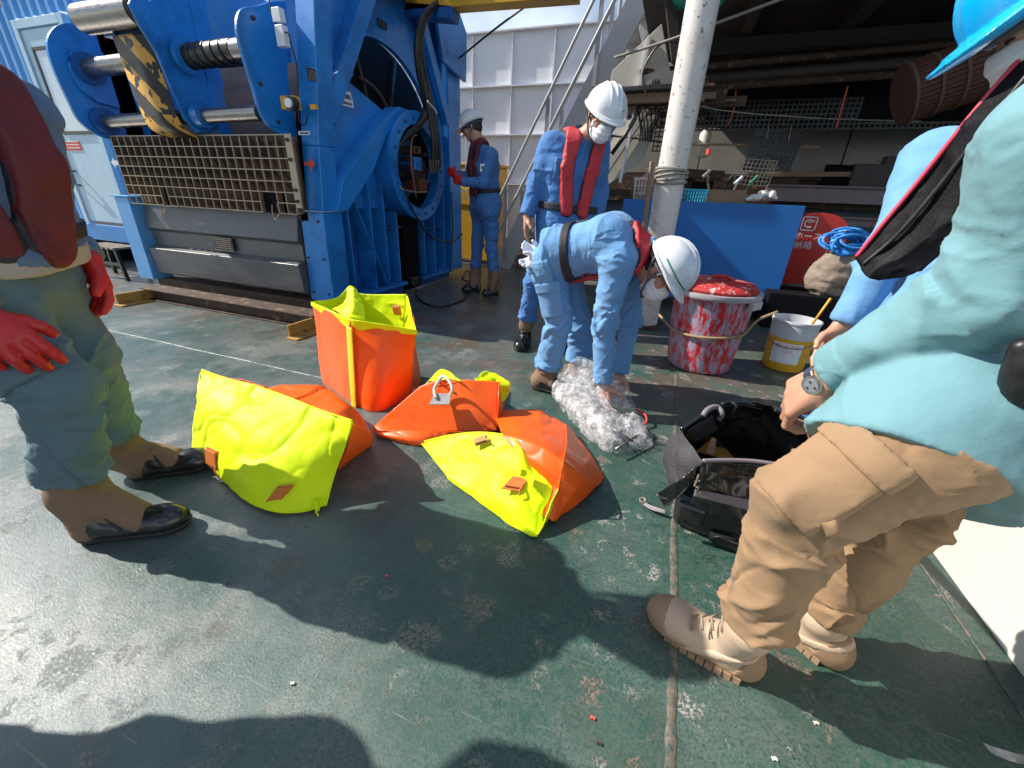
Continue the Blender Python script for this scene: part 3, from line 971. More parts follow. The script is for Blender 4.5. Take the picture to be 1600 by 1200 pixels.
# hanging net bag
g = G()
c0 = P(1015, 175, Y=5.4)
for i in range(14):
    a = 2 * math.pi * i / 14
    g.tube([c0 + np.array([0.13 * math.cos(a + 1.6 * s_) * (math.sin(min(1, s_ * 1.15 + 0.12) * 2.6) * 0.8 + 0.12), 0.06 * math.sin(a + 1.6 * s_), 0.28 - 0.56 * s_]) for s_ in np.linspace(0, 1, 12)], 0.004, n=4)
    g.tube([c0 + np.array([0.13 * math.cos(a - 1.6 * s_) * (math.sin(min(1, s_ * 1.15 + 0.12) * 2.6) * 0.8 + 0.12), 0.06 * math.sin(a - 1.6 * s_), 0.28 - 0.56 * s_]) for s_ in np.linspace(0, 1, 12)], 0.004, n=4)
tag(g.build('net_bag', m_black, fix=False), 'empty black net bag hanging left of the white pole', 'net')
# wire hoops against the panel
cord('wire_hoop', [P(975, 250, Y=5.5), P(985, 222, Y=5.5), P(1010, 205, Y=5.5), P(1035, 215, Y=5.5), P(1042, 225, Y=5.5)], 0.005, m_steel_dk, 'dark wire hoop leaning on the pale panel behind the baskets', 'wire')
cord('pipe_rail', [P(955, 212, Y=5.6), P(1000, 217, Y=5.6), P(1045, 224, Y=5.6)], 0.012, m_rust, 'rusty pipe rail behind the wire hoop', 'pipe')
cord('pipe_rail', [P(1080, 226, Y=5.7), P(1150, 226, Y=5.7), P(1280, 230, Y=5.7)], 0.012, m_ropeb, 'bamboo rod laid along the back panels right of the pole', 'rod')

# rolled brown mat overhead on the right
t = thing('wicker_roll', 'reddish brown rolled mat slung under the ceiling beside the blue helmet', 'roll', tuple(P(1460, 110, Y=4.6)))
p0, p1 = P(1408, 150, Y=4.7), P(1560, 95, Y=4.7)
d = unit(p1 - p0)
m_wick = mat('brown wicker', (0.085, 0.028, 0.016), 0.7, var=0.35, vscale=12, stretch=(1, 1, 9), bump=0.004, bscale=60)
gg = G(); gg.cyl(p0, p1, 0.20, 0.21, n=28); gg.build('roll_body', m_wick, t, auto=rad(40))
e1 = unit(np.cross(d, (0, 0, 1.0))); e2 = np.cross(d, e1)
for k in range(40):
    a_ = 2 * math.pi * k / 40; o1 = (e1 * math.cos(a_) + e2 * math.sin(a_)); t1 = -e1 * math.sin(a_) + e2 * math.cos(a_)
    gg = G(); r0_ = .2005; r1_ = .2105; q0 = p0 + o1 * r0_; q1 = p1 + o1 * r1_; gg.obox((q0 + q1) / 2 + o1 * .003, (q1 - q0) / 2, t1 * .0125, o1 * .004); gg.build('wicker_strip', m_wick, t)
for u in (0.04, 0.3, 0.55, 0.8):
    q = p0 + (p1 - p0) * u
    gg = G(); gg.cyl(q - d * 0.010, q + d * 0.010, 0.222, n=28); gg.build('binding_band', m_brown, t, auto=rad(40))
# green tarp bit
sheet('green_cloth', [[P(1040, -30, Y=4.3), P(1090, -30, Y=4.3), P(1150, -28, Y=4.4)], [P(1052, 2, Y=4.25), P(1092, 8, Y=4.3), P(1132, 4, Y=4.4)],
      [P(1058, 14, Y=4.3), P(1090, 20, Y=4.3), P(1125, 12, Y=4.4)]], mat('green canvas', (0.0, 0.16, 0.10), 0.7, var=0.2), res=(24, 40), crumple=0.02, csc=8)
tag(bpy.data.objects['green_cloth'], 'green canvas bundle hanging at the top of the white pole', 'canvas')

# ================================================================ white pole
t = thing('support_pole', 'chipped white steel pole standing before the workbench, rope tied round it', 'pole', (-0.1, 3.9, 0))
gg = G(); gg.cyl((-0.1, 3.9, 0.0), (-0.1, 3.9, 3.3), 0.112, n=40); gg.build('tube', m_pole, t, auto=rad(40))
gg = G(); gg.cyl((-0.1, 3.9, 0.0), (-0.1, 3.9, 0.03), 0.17, n=40); gg.build('base_flange', m_rust, t, auto=rad(40))
gg = G()
for k, z in enumerate((1.21, 1.232, 1.254, 1.276, 1.29)):
    gg.tube([(-0.1 + 0.122 * math.cos(a), 3.9 + 0.122 * math.sin(a), z + 0.015 * math.sin(a + k)) for a in np.linspace(0, 2 * math.pi, 36, endpoint=False)], 0.011, n=6, closed=True)
gg.tube(crm(np.array([(-0.21, 3.84, 1.23), (-0.26, 3.8, 1.20), (-0.25, 3.82, 1.13), (-0.3, 3.9, 1.1), (-0.36, 4.0, 1.12)]), 24), 0.009, n=6)
q = gg.build('lashing_rope', m_rope, smooth=True, fix=False)
tag(q, 'grey rope lashed several turns round the white pole', 'rope')
# wooden staff tied to the pole
gg = G(); gg.beam((-0.20, 3.78, 0.02), (-0.255, 3.74, 1.34), 0.028, 0.03)
tag(gg.build('wooden_staff', m_wood, bevel=0.003), 'thin wooden staff leaning along the left of the white pole', 'staff')

# ================================================================ workbench with blue front
t = thing('workbench', 'workbench with a plain blue painted front board behind the red bin', 'workbench', (0.26, 4.6, 0))
m_board = mat('flat blue board', (0.008, 0.13, 0.42), 0.5, var=0.08, vscale=2, wear=(0.08, 0.22, 0.42), wscale=20, wth=0.72)
for a, b in ((-0.53, -0.09), (-0.085, 1.06)):
    gg = G(); gg.box(a, b, 4.60, 4.62, 0.15, 1.075); gg.build('front_board', m_board, t, bevel=0.003)
gg = G(); gg.box(-0.53, 1.05, 4.625, 5.25, 1.02, 1.06); gg.build('bench_top', m_brown, t, bevel=0.003)
for x in (-0.5, 1.0):
    for y in (4.66, 5.2):
        gg = G(); gg.box(x - 0.03, x + 0.03, y - 0.03, y + 0.03, 0, 1.018); gg.build('leg', m_brown, t)

def basket(px0, px1, pyb, Y, h, d, m, label, n=9, slits=3):
    a = P(px0, pyb, Y=Y); b = P(px1, pyb, Y=Y); z = 1.062
    x0, x1 = a[0], b[0]
    t = thing('wire_basket', label, 'basket', ((x0 + x1) / 2, Y + d / 2, z), 'baskets on the workbench')
    fl = 0.015
    def ring(zz, e):
        return [(x0 - e, Y - e, zz), (x1 + e, Y - e, zz), (x1 + e, Y + d + e, zz), (x0 - e, Y + d + e, zz)]
    gg = G()
    gg.tube(ring(z + h, fl), 0.008, n=6, closed=True)
    gg.build('rim', m, t, fix=False)
    gg = G()
    lo, hi = ring(z + 0.004, 0), ring(z + h, fl)
    for s_ in range(4):
        a0, a1, b0, b1 = map(np.array, (lo[s_], lo[(s_ + 1) % 4], hi[s_], hi[(s_ + 1) % 4]))
        for i in range(n):
            u = (i + 0.5) / n
            gg.tube([a0 + (a1 - a0) * u, b0 + (b1 - b0) * u], 0.004, n=4)
        for j in range(1, slits):
            w_ = j / slits
            gg.tube([a0 + (b0 - a0) * w_, a1 + (b1 - a1) * w_], 0.004, n=4)
    gg.build('bars', m, t, fix=False)
    gg = G(); gg.box(x0, x1, Y, Y + d, z, z + 0.006); gg.build('bottom', m, t)
m_basw = mat('off white coated wire', (0.62, 0.54, 0.50), 0.5)
m_basb = mat('turquoise plastic basket', (0.05, 0.42, 0.60), 0.4)
basket(990, 1026, 308, 4.68, 0.20, 0.2, m_basw, 'off-white wire basket of rags left of the white pole', 8)
basket(1065, 1102, 310, 4.66, 0.115, 0.2, m_basb, 'turquoise plastic basket just right of the white pole', 9)
blob('rag_heap', SD([ell(P(1008, 292, Y=4.78), (0.075, 0.07, 0.09)), ell(P(1015, 280, Y=4.78), (0.05, 0.05, 0.07))], 0.03), 0.01,
     mat('pinkish rag', (0.42, 0.24, 0.22), 0.9), disp=lambda v, n_: 0.02 * ridged(v * 18, 3, 4))
tag(bpy.data.objects['rag_heap'], 'crumpled pinkish rags stuffed in the off-white basket', 'rags')
# wooden box with tools
t = thing('wooden_box', 'open wooden box of hand tools on the workbench', 'box', tuple(P(1140, 308, Y=4.7)))
x0, x1 = P(1106, 305, Y=4.7)[0], P(1166, 305, Y=4.7)[0]
z = 1.062
for a, b, c, d_ in ((x0, x1, 4.70, 4.712), (x0, x1, 4.93, 4.942), (x0, x0 + 0.012, 4.713, 4.929), (x1 - 0.012, x1, 4.713, 4.929)):
    gg = G(); gg.box(a, b, c, d_, z, z + 0.125); gg.build('side_board', m_wood, t, bevel=0.002)
gg = G(); gg.box(x0 + 0.013, x1 - 0.013, 4.713, 4.929, z + 0.002, z + 0.012); gg.build('bottom_board', m_wood, t)
for i, (lx, lb, m, r) in enumerate(((0.05, 'silver-headed hammer standing in the wooden box', m_steel, 0.010), (0.13, 'dark tool handle in the middle of the wooden box', m_black, 0.012),
                               (0.20, 'white handled brush in the wooden box', m_whitep, 0.008), (0.27, 'green handled tool at the right of the wooden box', mat('green handle', (0.03, 0.2, 0.1), 0.5), 0.009))):
    p0 = np.array([x0 + lx, 4.82, z + 0.02]); p1 = p0 + np.array([(-0.10, 0.03, 0.04, 0.10)[i], -0.05, (0.24, 0.20, 0.19, 0.20)[i]])
    tt = thing('hand_tool', lb, 'tool', tuple(p0), 'hand tools in the wooden box')
    gg = G(); gg.cyl(p0, p1, r, n=10); gg.build('handle', m_wood if i == 0 else m, tt, auto=rad(40))
    gg = G(); dd = unit(p1 - p0); gg.cyl(p1 - unit([0.3, 0.1, 0.35]) * 0.045, p1 + unit([0.3, 0.1, 0.35]) * 0.045, 0.018 if i == 0 else 0.012, n=12); gg.build('head', m_steel if i == 0 else m, tt, auto=rad(40))
# cotton gloves heap
blob('cotton_gloves', SD([ell(P(1180, 308, Y=4.72), (0.055, 0.05, 0.022)), ell(P(1192, 303, Y=4.74), (0.04, 0.05, 0.03)), ell(P(1206, 303, Y=4.72), (0.03, 0.04, 0.03)),
      cone(P(1168, 311, Y=4.7), P(1185, 310, Y=4.7), 0.016), cone(P(1205, 307, Y=4.7), P(1213, 309, Y=4.7), 0.014)], 0.02), 0.007, mat('white cotton', (0.75, 0.72, 0.68), 0.9), disp=lambda v, n_: 0.008 * ridged(v * 30, 3, 4))
tag(bpy.data.objects['cotton_gloves'], 'heap of white cotton gloves at the right end of the workbench', 'gloves')
# red hydrant hose box
t = thing('fire_hose_box', 'red dome-topped fire hose box with white lettering behind the blue board', 'hose box', tuple(P(1265, 420, Y=5.3)))
a = P(1225, 435, Y=5.3); b = P(1300, 435, Y=5.3)
cx = (a[0] + b[0]) / 2 - 0.05; ww = 0.27
prof = []
for k in range(21):
    an = math.pi * k / 20
    prof.append((cx + ww * math.cos(an), 0.80 + 0.22 * math.sin(an) ** 0.8))
prof += [(cx - ww, 0.30), (cx + ww, 0.30)]
gg = G(); gg.prism(prof, lambda u, v, w_: (u, w_, v), 5.30, 5.52); gg.build('case', m_red, t, bevel=0.01)
fy = 5.296
lx = P(1272, 350, Y=fy)
gg = G()
s_ = 0.068
cxx, czz = lx[0] - 0.045, lx[2]
for q in ((-s_, s_, s_ - 0.009, s_), (-s_, s_, -s_, -s_ + 0.009), (-s_, -s_ + 0.009, -s_, s_), (s_ - 0.009, s_, -s_, s_)):
    gg.box(cxx + q[0], cxx + q[1], fy - 0.002, fy, czz + q[2], czz + q[3])
gg.tube([(cxx + 0.042 * math.cos(a_) * (1 - 0.1 * a_ / 6), fy - 0.002, czz + 0.035 * math.sin(a_)) for a_ in np.linspace(0.6, 5.4, 20)], 0.007, n=6)
gg.tube([(cxx + 0.045, fy - 0.002, czz + 0.03), (cxx - 0.01, fy - 0.002, czz + 0.01)], 0.006, n=6)
gg.build('hydrant_emblem', m_whitep, t)
text_mesh('lettering', '消火ホース', 0.082, lambda u, v: (cxx - 0.055 + u, fy - 0.001, czz - 0.125 + v), m_whitep, t)
text_mesh('lettering', '格納箱', 0.082, lambda u, v: (cxx - 0.035 + u, fy - 0.001, czz - 0.215 + v), m_whitep, t)
# sack with blue rope
m_sack = mat('dusty canvas sack', (0.26, 0.20, 0.155), 0.9, var=0.2, dirt=(0.2, 0.14, 0.1))
c = P(1305, 440, Y=4.5)
blob('canvas_sack', SD([ell((c[0], 4.62, 0.50), (0.20, 0.20, 0.20)), ell((c[0] + 0.03, 4.6, 0.63), (0.15, 0.16, 0.12))], 0.08), 0.015, m_sack,
     disp=lambda v, n_: 0.05 * fbm(v * 6, 3, 14) + 0.014 * ridged(v * np.array([9, 9, 22]), 3, 4))
tag(bpy.data.objects['canvas_sack'], 'slumped dusty beige canvas sack behind the pail', 'sack')
gg = G(); gg.box(c[0] - 0.5, c[0] + 0.5, 4.4, 4.9, 0.0, 0.335)
tag(gg.build('dark_crate', m_dark, bevel=0.01), 'dark blue black crate under the canvas sack', 'crate')
gg = G()
rs = np.random.RandomState(3)
for k in range(13):
    cc = np.array([c[0] - 0.01, 4.55, 0.80]) + rs.normal(0, 0.03, 3)
    rx, ry = 0.11 + 0.03 * rs.rand(), 0.05 + 0.03 * rs.rand(); ph = rs.rand() * 6
    gg.tube([cc + np.array([rx * math.cos(a_), (0.03 + 0.06 * rs.rand()) * 0 + 0.07 * math.sin(a_ + ph) - 0.03, ry * math.sin(a_)]) for a_ in np.linspace(0, 2 * math.pi, 24, endpoint=False)], 0.012, n=6, closed=True)
tag(gg.build('rope_coil', mat('bright blue rope', (0.02, 0.22, 0.62), 0.6, var=0.4, vscale=40, wear=(0.6, 0.65, 0.7), wscale=30, wth=0.6), smooth=True, fix=False), 'coil of bright blue and white rope on top of the canvas sack', 'rope')
# extra clutter on the stowage shelf
for i, (a_, b_, zz, h_, lb) in enumerate(((1100, 1150, 1.12, 0.13, 'dark brown board leaning on the stowage shelf'), (1230, 1320, 1.14, 0.10, 'dark timber baulk on the shelf right of the wire rack'),
                                    (1330, 1400, 1.30, 0.20, 'dark crate high on the right of the stowage shelf'), (950, 1050, 1.1, 0.07, 'brown baulk behind the off-white basket'))):
    p, q = P(a_, 270, Y=6.08), P(b_, 270, Y=6.08)
    gg = G(); gg.box(p[0], q[0], 6.02, 6.18, 1.122, 1.122 + h_ + (0.2 if i == 2 else 0))
    tag(gg.build('stowed_timber', [m_brown, m_dark, m_shadow_paint, m_rust][i], bevel=0.006), lb, 'timber', 'timbers on the stowage shelf')
cord('orange_rod', [P(1106, 290, Y=5.0), P(1107, 262, Y=5.0), P(1108, 245, Y=5.0)], 0.008, m_steel, 'thin steel rod with an orange cap behind the bench', 'rod')
p = P(1107, 238, Y=5.0)
gg = G(); gg.cyl(p - np.array([0, 0, 0.02]), p + np.array([0, 0, 0.03]), 0.022, n=12)
o = gg.build('cap', m_redp, None, auto=rad(40)); o.parent = bpy.data.objects['orange_rod']
# white bottle/cylinder
p = P(1105, 205, Y=6.2)
gg = G(); gg.lathe([(0, 0), (0.07, 0), (0.07, 0.26), (0.04, 0.30), (0, 0.30)], (p[0], 6.5, p[2] - 0.25), 20)
tag(gg.build('white_cylinder', m_cream, auto=rad(40)), 'cream cylinder standing behind the lattice mat right of the pole', 'cylinder')

# ================================================================ bulwark at the right
t = thing('bulwark', 'sunlit white steel bulwark at the right edge of the deck', 'bulwark', (1.03, 0, 0))
m_bul = mat('white bulwark paint', (0.64, 0.60, 0.54), 0.5, var=0.05, vscale=3, dirt=(0.74, 0.68, 0.58), dscale=1.5, dth=0.52, stretch=(1, 0.4, 1))
z = 0.0
for i, h_ in enumerate([0.30, 0.31, 0.31]):
    gg = G(); gg.box(1.03, 1.06, -1.5, 1.9, z + (0.002 if i else 0), z + h_ - 0.003); gg.build('plank_plate', m_bul, t, bevel=0.0015)
    z += h_
gg = G(); gg.box(1.062, 1.09, -1.5, 1.9, 0, z); gg.build('backing_plate', m_bul, t)
gg = G(); gg.box(1.02, 1.10, -1.5, 1.9, z, z + 0.03); gg.build('cap_rail', m_bul, t, bevel=0.004)
# ================================================================ winch
W = thing('winch', 'large blue deck winch in an open steel frame with drum, guide rollers and grating', 'winch', (-3.85, 4.0, 0))
XR = -2.72
yz = lambda X: (lambda u, v, t_: (X + t_, u, v))
def wbox(name, *a, m=None, bevel=0.004):
    gg = G(); gg.box(*a); return gg.build(name, m or m_blue, W, bevel=bevel)
# corner posts
gg = G(); gg.hexa([(-2.975, 2.80, 0.13), (-2.715, 2.80, 0.13), (-2.715, 3.02, 0.13), (-2.975, 3.02, 0.13), (-2.94, 2.80, 0.87), (-2.70, 2.80, 0.87), (-2.70, 3.02, 0.87), (-2.94, 3.02, 0.87)])
gg.build('lower_post', m_blue, W, bevel=0.006)
wbox('post_cap', -2.99, -2.69, 2.785, 3.03, 0.872, 0.884, m=mat('scraped blue edge', (0.25, 0.42, 0.6), 0.4, var=0.3, vscale=20))
gg = G(); gg.hexa([(-2.87, 2.81, 0.886), (-2.70, 2.81, 0.886), (-2.70, 2.99, 0.886), (-2.87, 2.99, 0.886), (-2.87, 2.86, 1.35), (-2.70, 2.86, 1.35), (-2.70, 3.03, 1.35), (-2.87, 3.03, 1.35)])
gg.hexa([(-2.87, 2.86, 1.352), (-2.70, 2.86, 1.352), (-2.70, 3.03, 1.352), (-2.87, 3.03, 1.352), (-2.82, 3.12, 3.3), (-2.64, 3.12, 3.3), (-2.64, 3.29, 3.3), (-2.82, 3.29, 3.3)])
gg.build('upper_post', m_blue, W, bevel=0.006)
gg = G(); gg.hexa([(-5.20, 2.70, 0.12), (-4.98, 2.70, 0.12), (-4.98, 2.90, 0.12), (-5.20, 2.90, 0.12), (-5.18, 2.70, 0.90), (-4.97, 2.70, 0.90), (-4.97, 2.90, 0.90), (-5.18, 2.90, 0.90)])
gg.build('lower_post', m_blue_lt, W, bevel=0.006)
wbox('post_cap', -5.22, -4.95, 2.69, 2.91, 0.902, 0.914, m=m_blue_lt)
wbox('upper_post', -5.14, -4.97, 2.86, 3.04, 0.916, 3.3)
wbox('rear_post', -2.90, -2.74, 5.04, 5.34, 0.10, 3.3, bevel=0.006)
wbox('rear_post', -5.20, -5.0, 5.04, 5.34, 0.10, 3.3)
wbox('top_beam', -2.80, -2.66, 3.30, 5.34, 3.05, 3.3)
wbox('top_beam', -5.0, -2.83, 3.13, 3.28, 3.05, 3.28)
# front uprights behind the rollers
wbox('guide_column', -4.02, -3.74, 2.86, 2.97, 0.95, 3.3)
# side skin plate with the round opening cut out
yc, zc, R1 = 3.86, 1.29, 0.985
arc = [(yc + R1 * math.cos(a_), zc + R1 * math.sin(a_)) for a_ in np.linspace(rad(-6), rad(122), 34)]
hole = arc + [(3.40, 1.98), (3.50, 1.95), (3.42, 1.88), (4.02, 1.70), (4.30, 1.72), (4.56, 1.55)]
gg = G(); gg.prism([(3.05, 0.885), (3.05, 1.35), (3.30, 3.05), (5.03, 3.05), (5.03, 1.14), (4.5, 1.12), (3.9, 0.9)], yz(-2.83), 0, 0.02, holes=[hole])
gg.build('side_plate', m_blue, W)
gg = G(); gg.prism([(yc + (R1 + 0.0) * math.cos(a_), zc + R1 * math.sin(a_)) for a_ in np.linspace(0.1, 2.1, 30)] + [(yc + (R1 + 0.02) * math.cos(a_), zc + (R1 + 0.02) * math.sin(a_)) for a_ in np.linspace(2.1, 0.1, 30)], yz(-2.83), 0.022, 0.05)
gg.build('opening_rim', m_blue, W)
# diagonal brace in the top corner and down-brace near the rear post
gg = G(); gg.beam((-2.765, 3.02, 1.55), (-2.72, 3.98, 3.05), 0.13, 0.14, up=(1, 0, 0)); gg.build('diagonal_brace', m_blue, W, bevel=0.005)
gg = G(); gg.beam((-2.76, 5.03, 1.82), (-2.74, 4.50, 2.62), 0.11, 0.07, up=(1, 0, 0)); gg.build('diagonal_brace', m_blue_lt if 0 else m_blue, W, bevel=0.004)
gg = G(); gg.prism([(4.82, 2.35), (5.37, 2.28), (5.40, 2.75), (5.05, 3.02), (4.6, 3.0)], yz(-2.80), 0.09, 0.13); gg.build('corner_gusset', m_blue, W, bevel=0.006)
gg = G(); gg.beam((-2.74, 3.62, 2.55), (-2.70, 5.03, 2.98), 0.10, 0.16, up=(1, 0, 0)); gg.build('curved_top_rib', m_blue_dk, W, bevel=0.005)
# the sloping box flange that runs from the front post up to the bearing housing
gg = G(); gg.prism([(2.90, 0.88), (3.02, 1.13), (3.62, 1.62), (3.90, 1.78), (4.16, 1.775), (4.3, 1.70), (4.12, 1.71), (3.86, 1.65), (3.66, 1.52), (3.42, 1.21), (3.03, 0.885)], yz(-2.81), 0.0, 0.17)
gg.build('sloping_flange', m_blue, W, bevel=0.006)
# bearing housing
yb, zb = 4.10, 1.28
def ring(name, x0, x1, r0, r1, m, n=48):
    gg = G()
    v = []
    for x in (x0, x1):
        for r in (r0, r1):
            for i in range(n):
                a_ = 2 * math.pi * i / n
                v.append((x, yb + r * math.cos(a_), zb + r * math.sin(a_)))
    f = []
    for i in range(n):
        j = (i + 1) % n
        f += [(i, j, n + j, n + i), (2 * n + i, 3 * n + i, 3 * n + j, 2 * n + j), (i, 2 * n + i, 2 * n + j, j), (n + i, n + j, 3 * n + j, 3 * n + i)]
    gg.add(v, f)
    return gg.build(name, m, W, auto=rad(40))
ring('bearing_housing', -2.95, -2.60, 0.42, 0.475, m_blue)
ring('housing_flange', -2.602, -2.58, 0.385, 0.50, m_blue)
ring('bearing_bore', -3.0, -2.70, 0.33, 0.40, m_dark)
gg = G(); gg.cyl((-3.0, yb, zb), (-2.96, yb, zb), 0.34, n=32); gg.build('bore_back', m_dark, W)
# lower side: recessed web, ribs and shelves
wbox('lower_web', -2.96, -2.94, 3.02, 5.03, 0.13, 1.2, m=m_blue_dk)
ribs = [3.14, 3.45, 3.66, 3.86, 4.38, 4.62, 4.86]
for i, y in enumerate(ribs):
    top = 0.90 + max(0, (y - 3.05)) * 0.78 if y < 3.7 else (0.86 if y < 4.4 else 1.12)
    wbox('vertical_rib', -2.938, -2.74, y - 0.008, y + 0.008, 0.135, min(top, 1.45), m=m_blue)
gg = G(); gg.beam((-2.80, 3.22, 1.0), (-2.80, 3.62, 0.16), 0.12, 0.014, up=(0, 1, 0.4)); gg.build('slanting_rib', m_blue, W)
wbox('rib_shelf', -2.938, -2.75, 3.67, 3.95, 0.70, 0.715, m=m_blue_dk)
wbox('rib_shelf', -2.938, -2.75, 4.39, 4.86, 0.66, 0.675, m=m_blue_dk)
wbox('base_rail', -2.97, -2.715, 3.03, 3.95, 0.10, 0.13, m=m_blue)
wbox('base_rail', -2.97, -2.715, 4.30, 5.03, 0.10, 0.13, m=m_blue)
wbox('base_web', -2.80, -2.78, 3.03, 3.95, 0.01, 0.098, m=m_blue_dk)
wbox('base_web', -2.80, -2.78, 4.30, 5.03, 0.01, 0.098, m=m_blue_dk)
wbox('pier', -2.92, -2.76, 3.97, 4.28, 0.02, 0.85, m=m_dark)
wbox('pier_fitting', -2.76, -2.68, 4.02, 4.14, 0.06, 0.17, m=m_steel_dk, bevel=0.02)
# motor and hydraulics inside the bore
m_motor = mat('dark oily motor', (0.06, 0.05, 0.045), 0.4, metal=0.5, var=0.5, vscale=14, wear=(0.22, 0.10, 0.05), wscale=8, wth=0.55)
def cy(name, p0, p1, r, m, n=20, r1=None):
    gg = G(); gg.cyl(p0, p1, r, r1, n=n); return gg.build(name, m, W, auto=rad(40))
bolt0 = None
for k in range(18):
    a_ = 2 * math.pi * k / 18
    q = np.array([0, .442 * math.cos(a_), .442 * math.sin(a_)])
    if bolt0 is None:
        bolt0 = cy('bolt', (-2.58, yb, zb), (-2.562, yb, zb), 0.014, m_blue_dk, 6).data
        for o_ in W.children:
            if o_.data == bolt0: o_.location = q
    else:
        o_ = put('bolt', bolt0, None, W); o_.location = q
for (yy_, zz_) in ((2.72, 2.10), (2.78, 1.50), (2.90, 2.20), (2.68, 1.72)):
    cy('bolt', (-2.99, yy_, zz_), (-2.975, yy_, zz_), 0.014, m_steel_dk, 6)
for zz_ in (0.2, 0.5, 0.8):
    for xx_ in (-2.93, -2.76):
        cy('bolt', (xx_, 2.788, zz_), (xx_, 2.80, zz_), 0.010, m_rust, 6)
cy('motor_body', (-2.95, yb + 0.06, zb - 0.02), (-2.62, yb + 0.06, zb - 0.02), 0.13, m_motor)
cy('motor_flange', (-2.90, yb + 0.06, zb - 0.02), (-2.86, yb + 0.06, zb - 0.02), 0.22, m_blue_dk)
wbox('valve_block', -2.80, -2.60, yb - 0.06, yb + 0.08, zb - 0.02, zb + 0.10, m=m_blue, bevel=0.01)
wbox('valve_block', -2.80, -2.62, yb - 0.02, yb + 0.10, zb + 0.13, zb + 0.20, m=mat('brass', (0.25, 0.17, 0.06), 0.4, metal=0.8), bevel=0.006)
wbox('valve_block', -2.78, -2.56, yb - 0.03, yb + 0.10, zb - 0.22, zb - 0.10, m=mat('copper brown block', (0.14, 0.055, 0.03), 0.5, metal=0.4, var=0.4), bevel=0.01)
for i in range(7):
    a_ = i * 0.9
    cy('pipe_fitting', (-2.74, yb + 0.17 * math.cos(a_) + 0.05, zb + 0.17 * math.sin(a_)), (-2.60, yb + 0.17 * math.cos(a_) + 0.05, zb + 0.17 * math.sin(a_)), 0.022, m_motor, 10)
def hose(name, pts, r, m=m_black, n=14, parent=None):
    gg = G(); gg.tube(crm(np.array(pts, float), n * (len(pts) - 1)), r, n=10)
    return gg.build(name, m, parent or W, smooth=True, fix=False)
hose('copper_pipe', [(-2.58, 4.0, 1.0), (-2.57, 3.93, 1.3), (-2.58, 3.98, 1.52), (-2.60, 4.10, 1.58)], 0.010, mat('reddish pipe', (0.25, 0.10, 0.06), 0.4, metal=0.4))
hose('copper_pipe', [(-2.62, 4.34, 1.5), (-2.58, 4.30, 1.35), (-2.60, 4.28, 1.15)], 0.009, m_blue_dk)
# hydraulic hoses hanging in a loop from above
for i, (dx, dy) in enumerate(((0, 0), (0.03, 0.05), (-0.02, 0.10))):
    hose('hydraulic_hose', [P(706 + 6 * i, -20, X=-2.45), P(684 + 4 * i, 4, X=-2.45), P(662 + 3 * i, 24, X=-2.47), P(652 + 3 * i, 60, X=-2.48), P(653 + 4 * i, 105, X=-2.5),
                            P(662 + 4 * i, 150, X=-2.52 + dx), P(664 + 2 * i, 172 + 4 * i, X=-2.55 + dx), P(652 - i, 195 + 3 * i, X=-2.58), P(632 - 3 * i, 212 + 6 * i, X=-2.62), P(618, 232 + 8 * i, X=-2.70)], 0.026)
for i in range(3):
    hose('hydraulic_hose', [P(664 + 3 * i, 140, X=-2.50), P(672 + 4 * i, 185, X=-2.48), P(677 + 4 * i, 225, X=-2.47), P(676 + 5 * i, 262, X=-2.50)], 0.022)
for i in range(4):
    a_ = P(672 + 4 * i, 250, X=-2.5 + 0.01 * i)
    cy('hose_coupling', a_, a_ - np.array([0, 0, 0.12]), 0.020, m_motor, 10)
hose('grey_cable', [P(668, 158, X=-2.4), P(680, 172, X=-2.4), P(682, 178, X=-2.4)], 0.006, m_whitep)
hose('grey_cable', [P(622, 288, X=-2.6), P(630, 296, X=-2.55), P(650, 300, X=-2.55), P(667, 300, X=-2.55)], 0.006, m_galv)
hose('signal_cable', [P(632, 292, X=-2.55), P(640, 318, X=-2.55), P(655, 345, X=-2.55), P(676, 372, X=-2.5), P(706, 378, X=-2.5), P(722, 365, X=-2.5)], 0.010)
hose('signal_cable', [P(705, 300, X=-2.6), P(707, 360, X=-2.6), P(704, 425, X=-2.6)], 0.008)
# drum with its wound rope and flange
DX0, DX1 = -4.85, -3.08
gg = G()
nturn = 58
prof = []
for i in range(nturn):
    x = DX0 + (DX1 - DX0) * (i / nturn); dx = (DX1 - DX0) / nturn
    prof += [(0.90, x), (0.918, x + dx * 0.5)]
prof += [(0.90, DX1)]
n = 72; v = []
for r, x in prof:
    for i in range(n):
        a_ = 2 * math.pi * i / n
        v.append((x, yb + r * math.cos(a_), zb + r * math.sin(a_)))
f = [(j * n + i, j * n + (i + 1) % n, (j + 1) * n + (i + 1) % n, (j + 1) * n + i) for j in range(len(prof) - 1) for i in range(n)]
gg.add(v, f); gg.build('wound_rope', m_rope_dk, W, auto=rad(70))
for x in (DX1, DX0 - 0.04):
    gg = G(); gg.cyl((x + 0.002, yb, zb), (x + 0.038, yb, zb), 1.09, n=72); gg.build('drum_flange', m_dark, W, auto=rad(40))
for a_ in np.linspace(0, 2 * math.pi, 10, endpoint=False):
    gg = G(); gg.beam((DX1 + 0.058, yb + 0.35 * math.cos(a_), zb + 0.35 * math.sin(a_)), (DX1 + 0.058, yb + 1.05 * math.cos(a_), zb + 1.05 * math.sin(a_)), 0.03, 0.03, up=(1, 0, 0))
    gg.build('flange_spoke', m_steel_dk, W)
hose('inner_pipe', [P(563, 122, X=-3.0), P(585, 138, X=-3.0), P(600, 160, X=-3.0), P(610, 185, X=-3.0)], 0.02, m_rust)
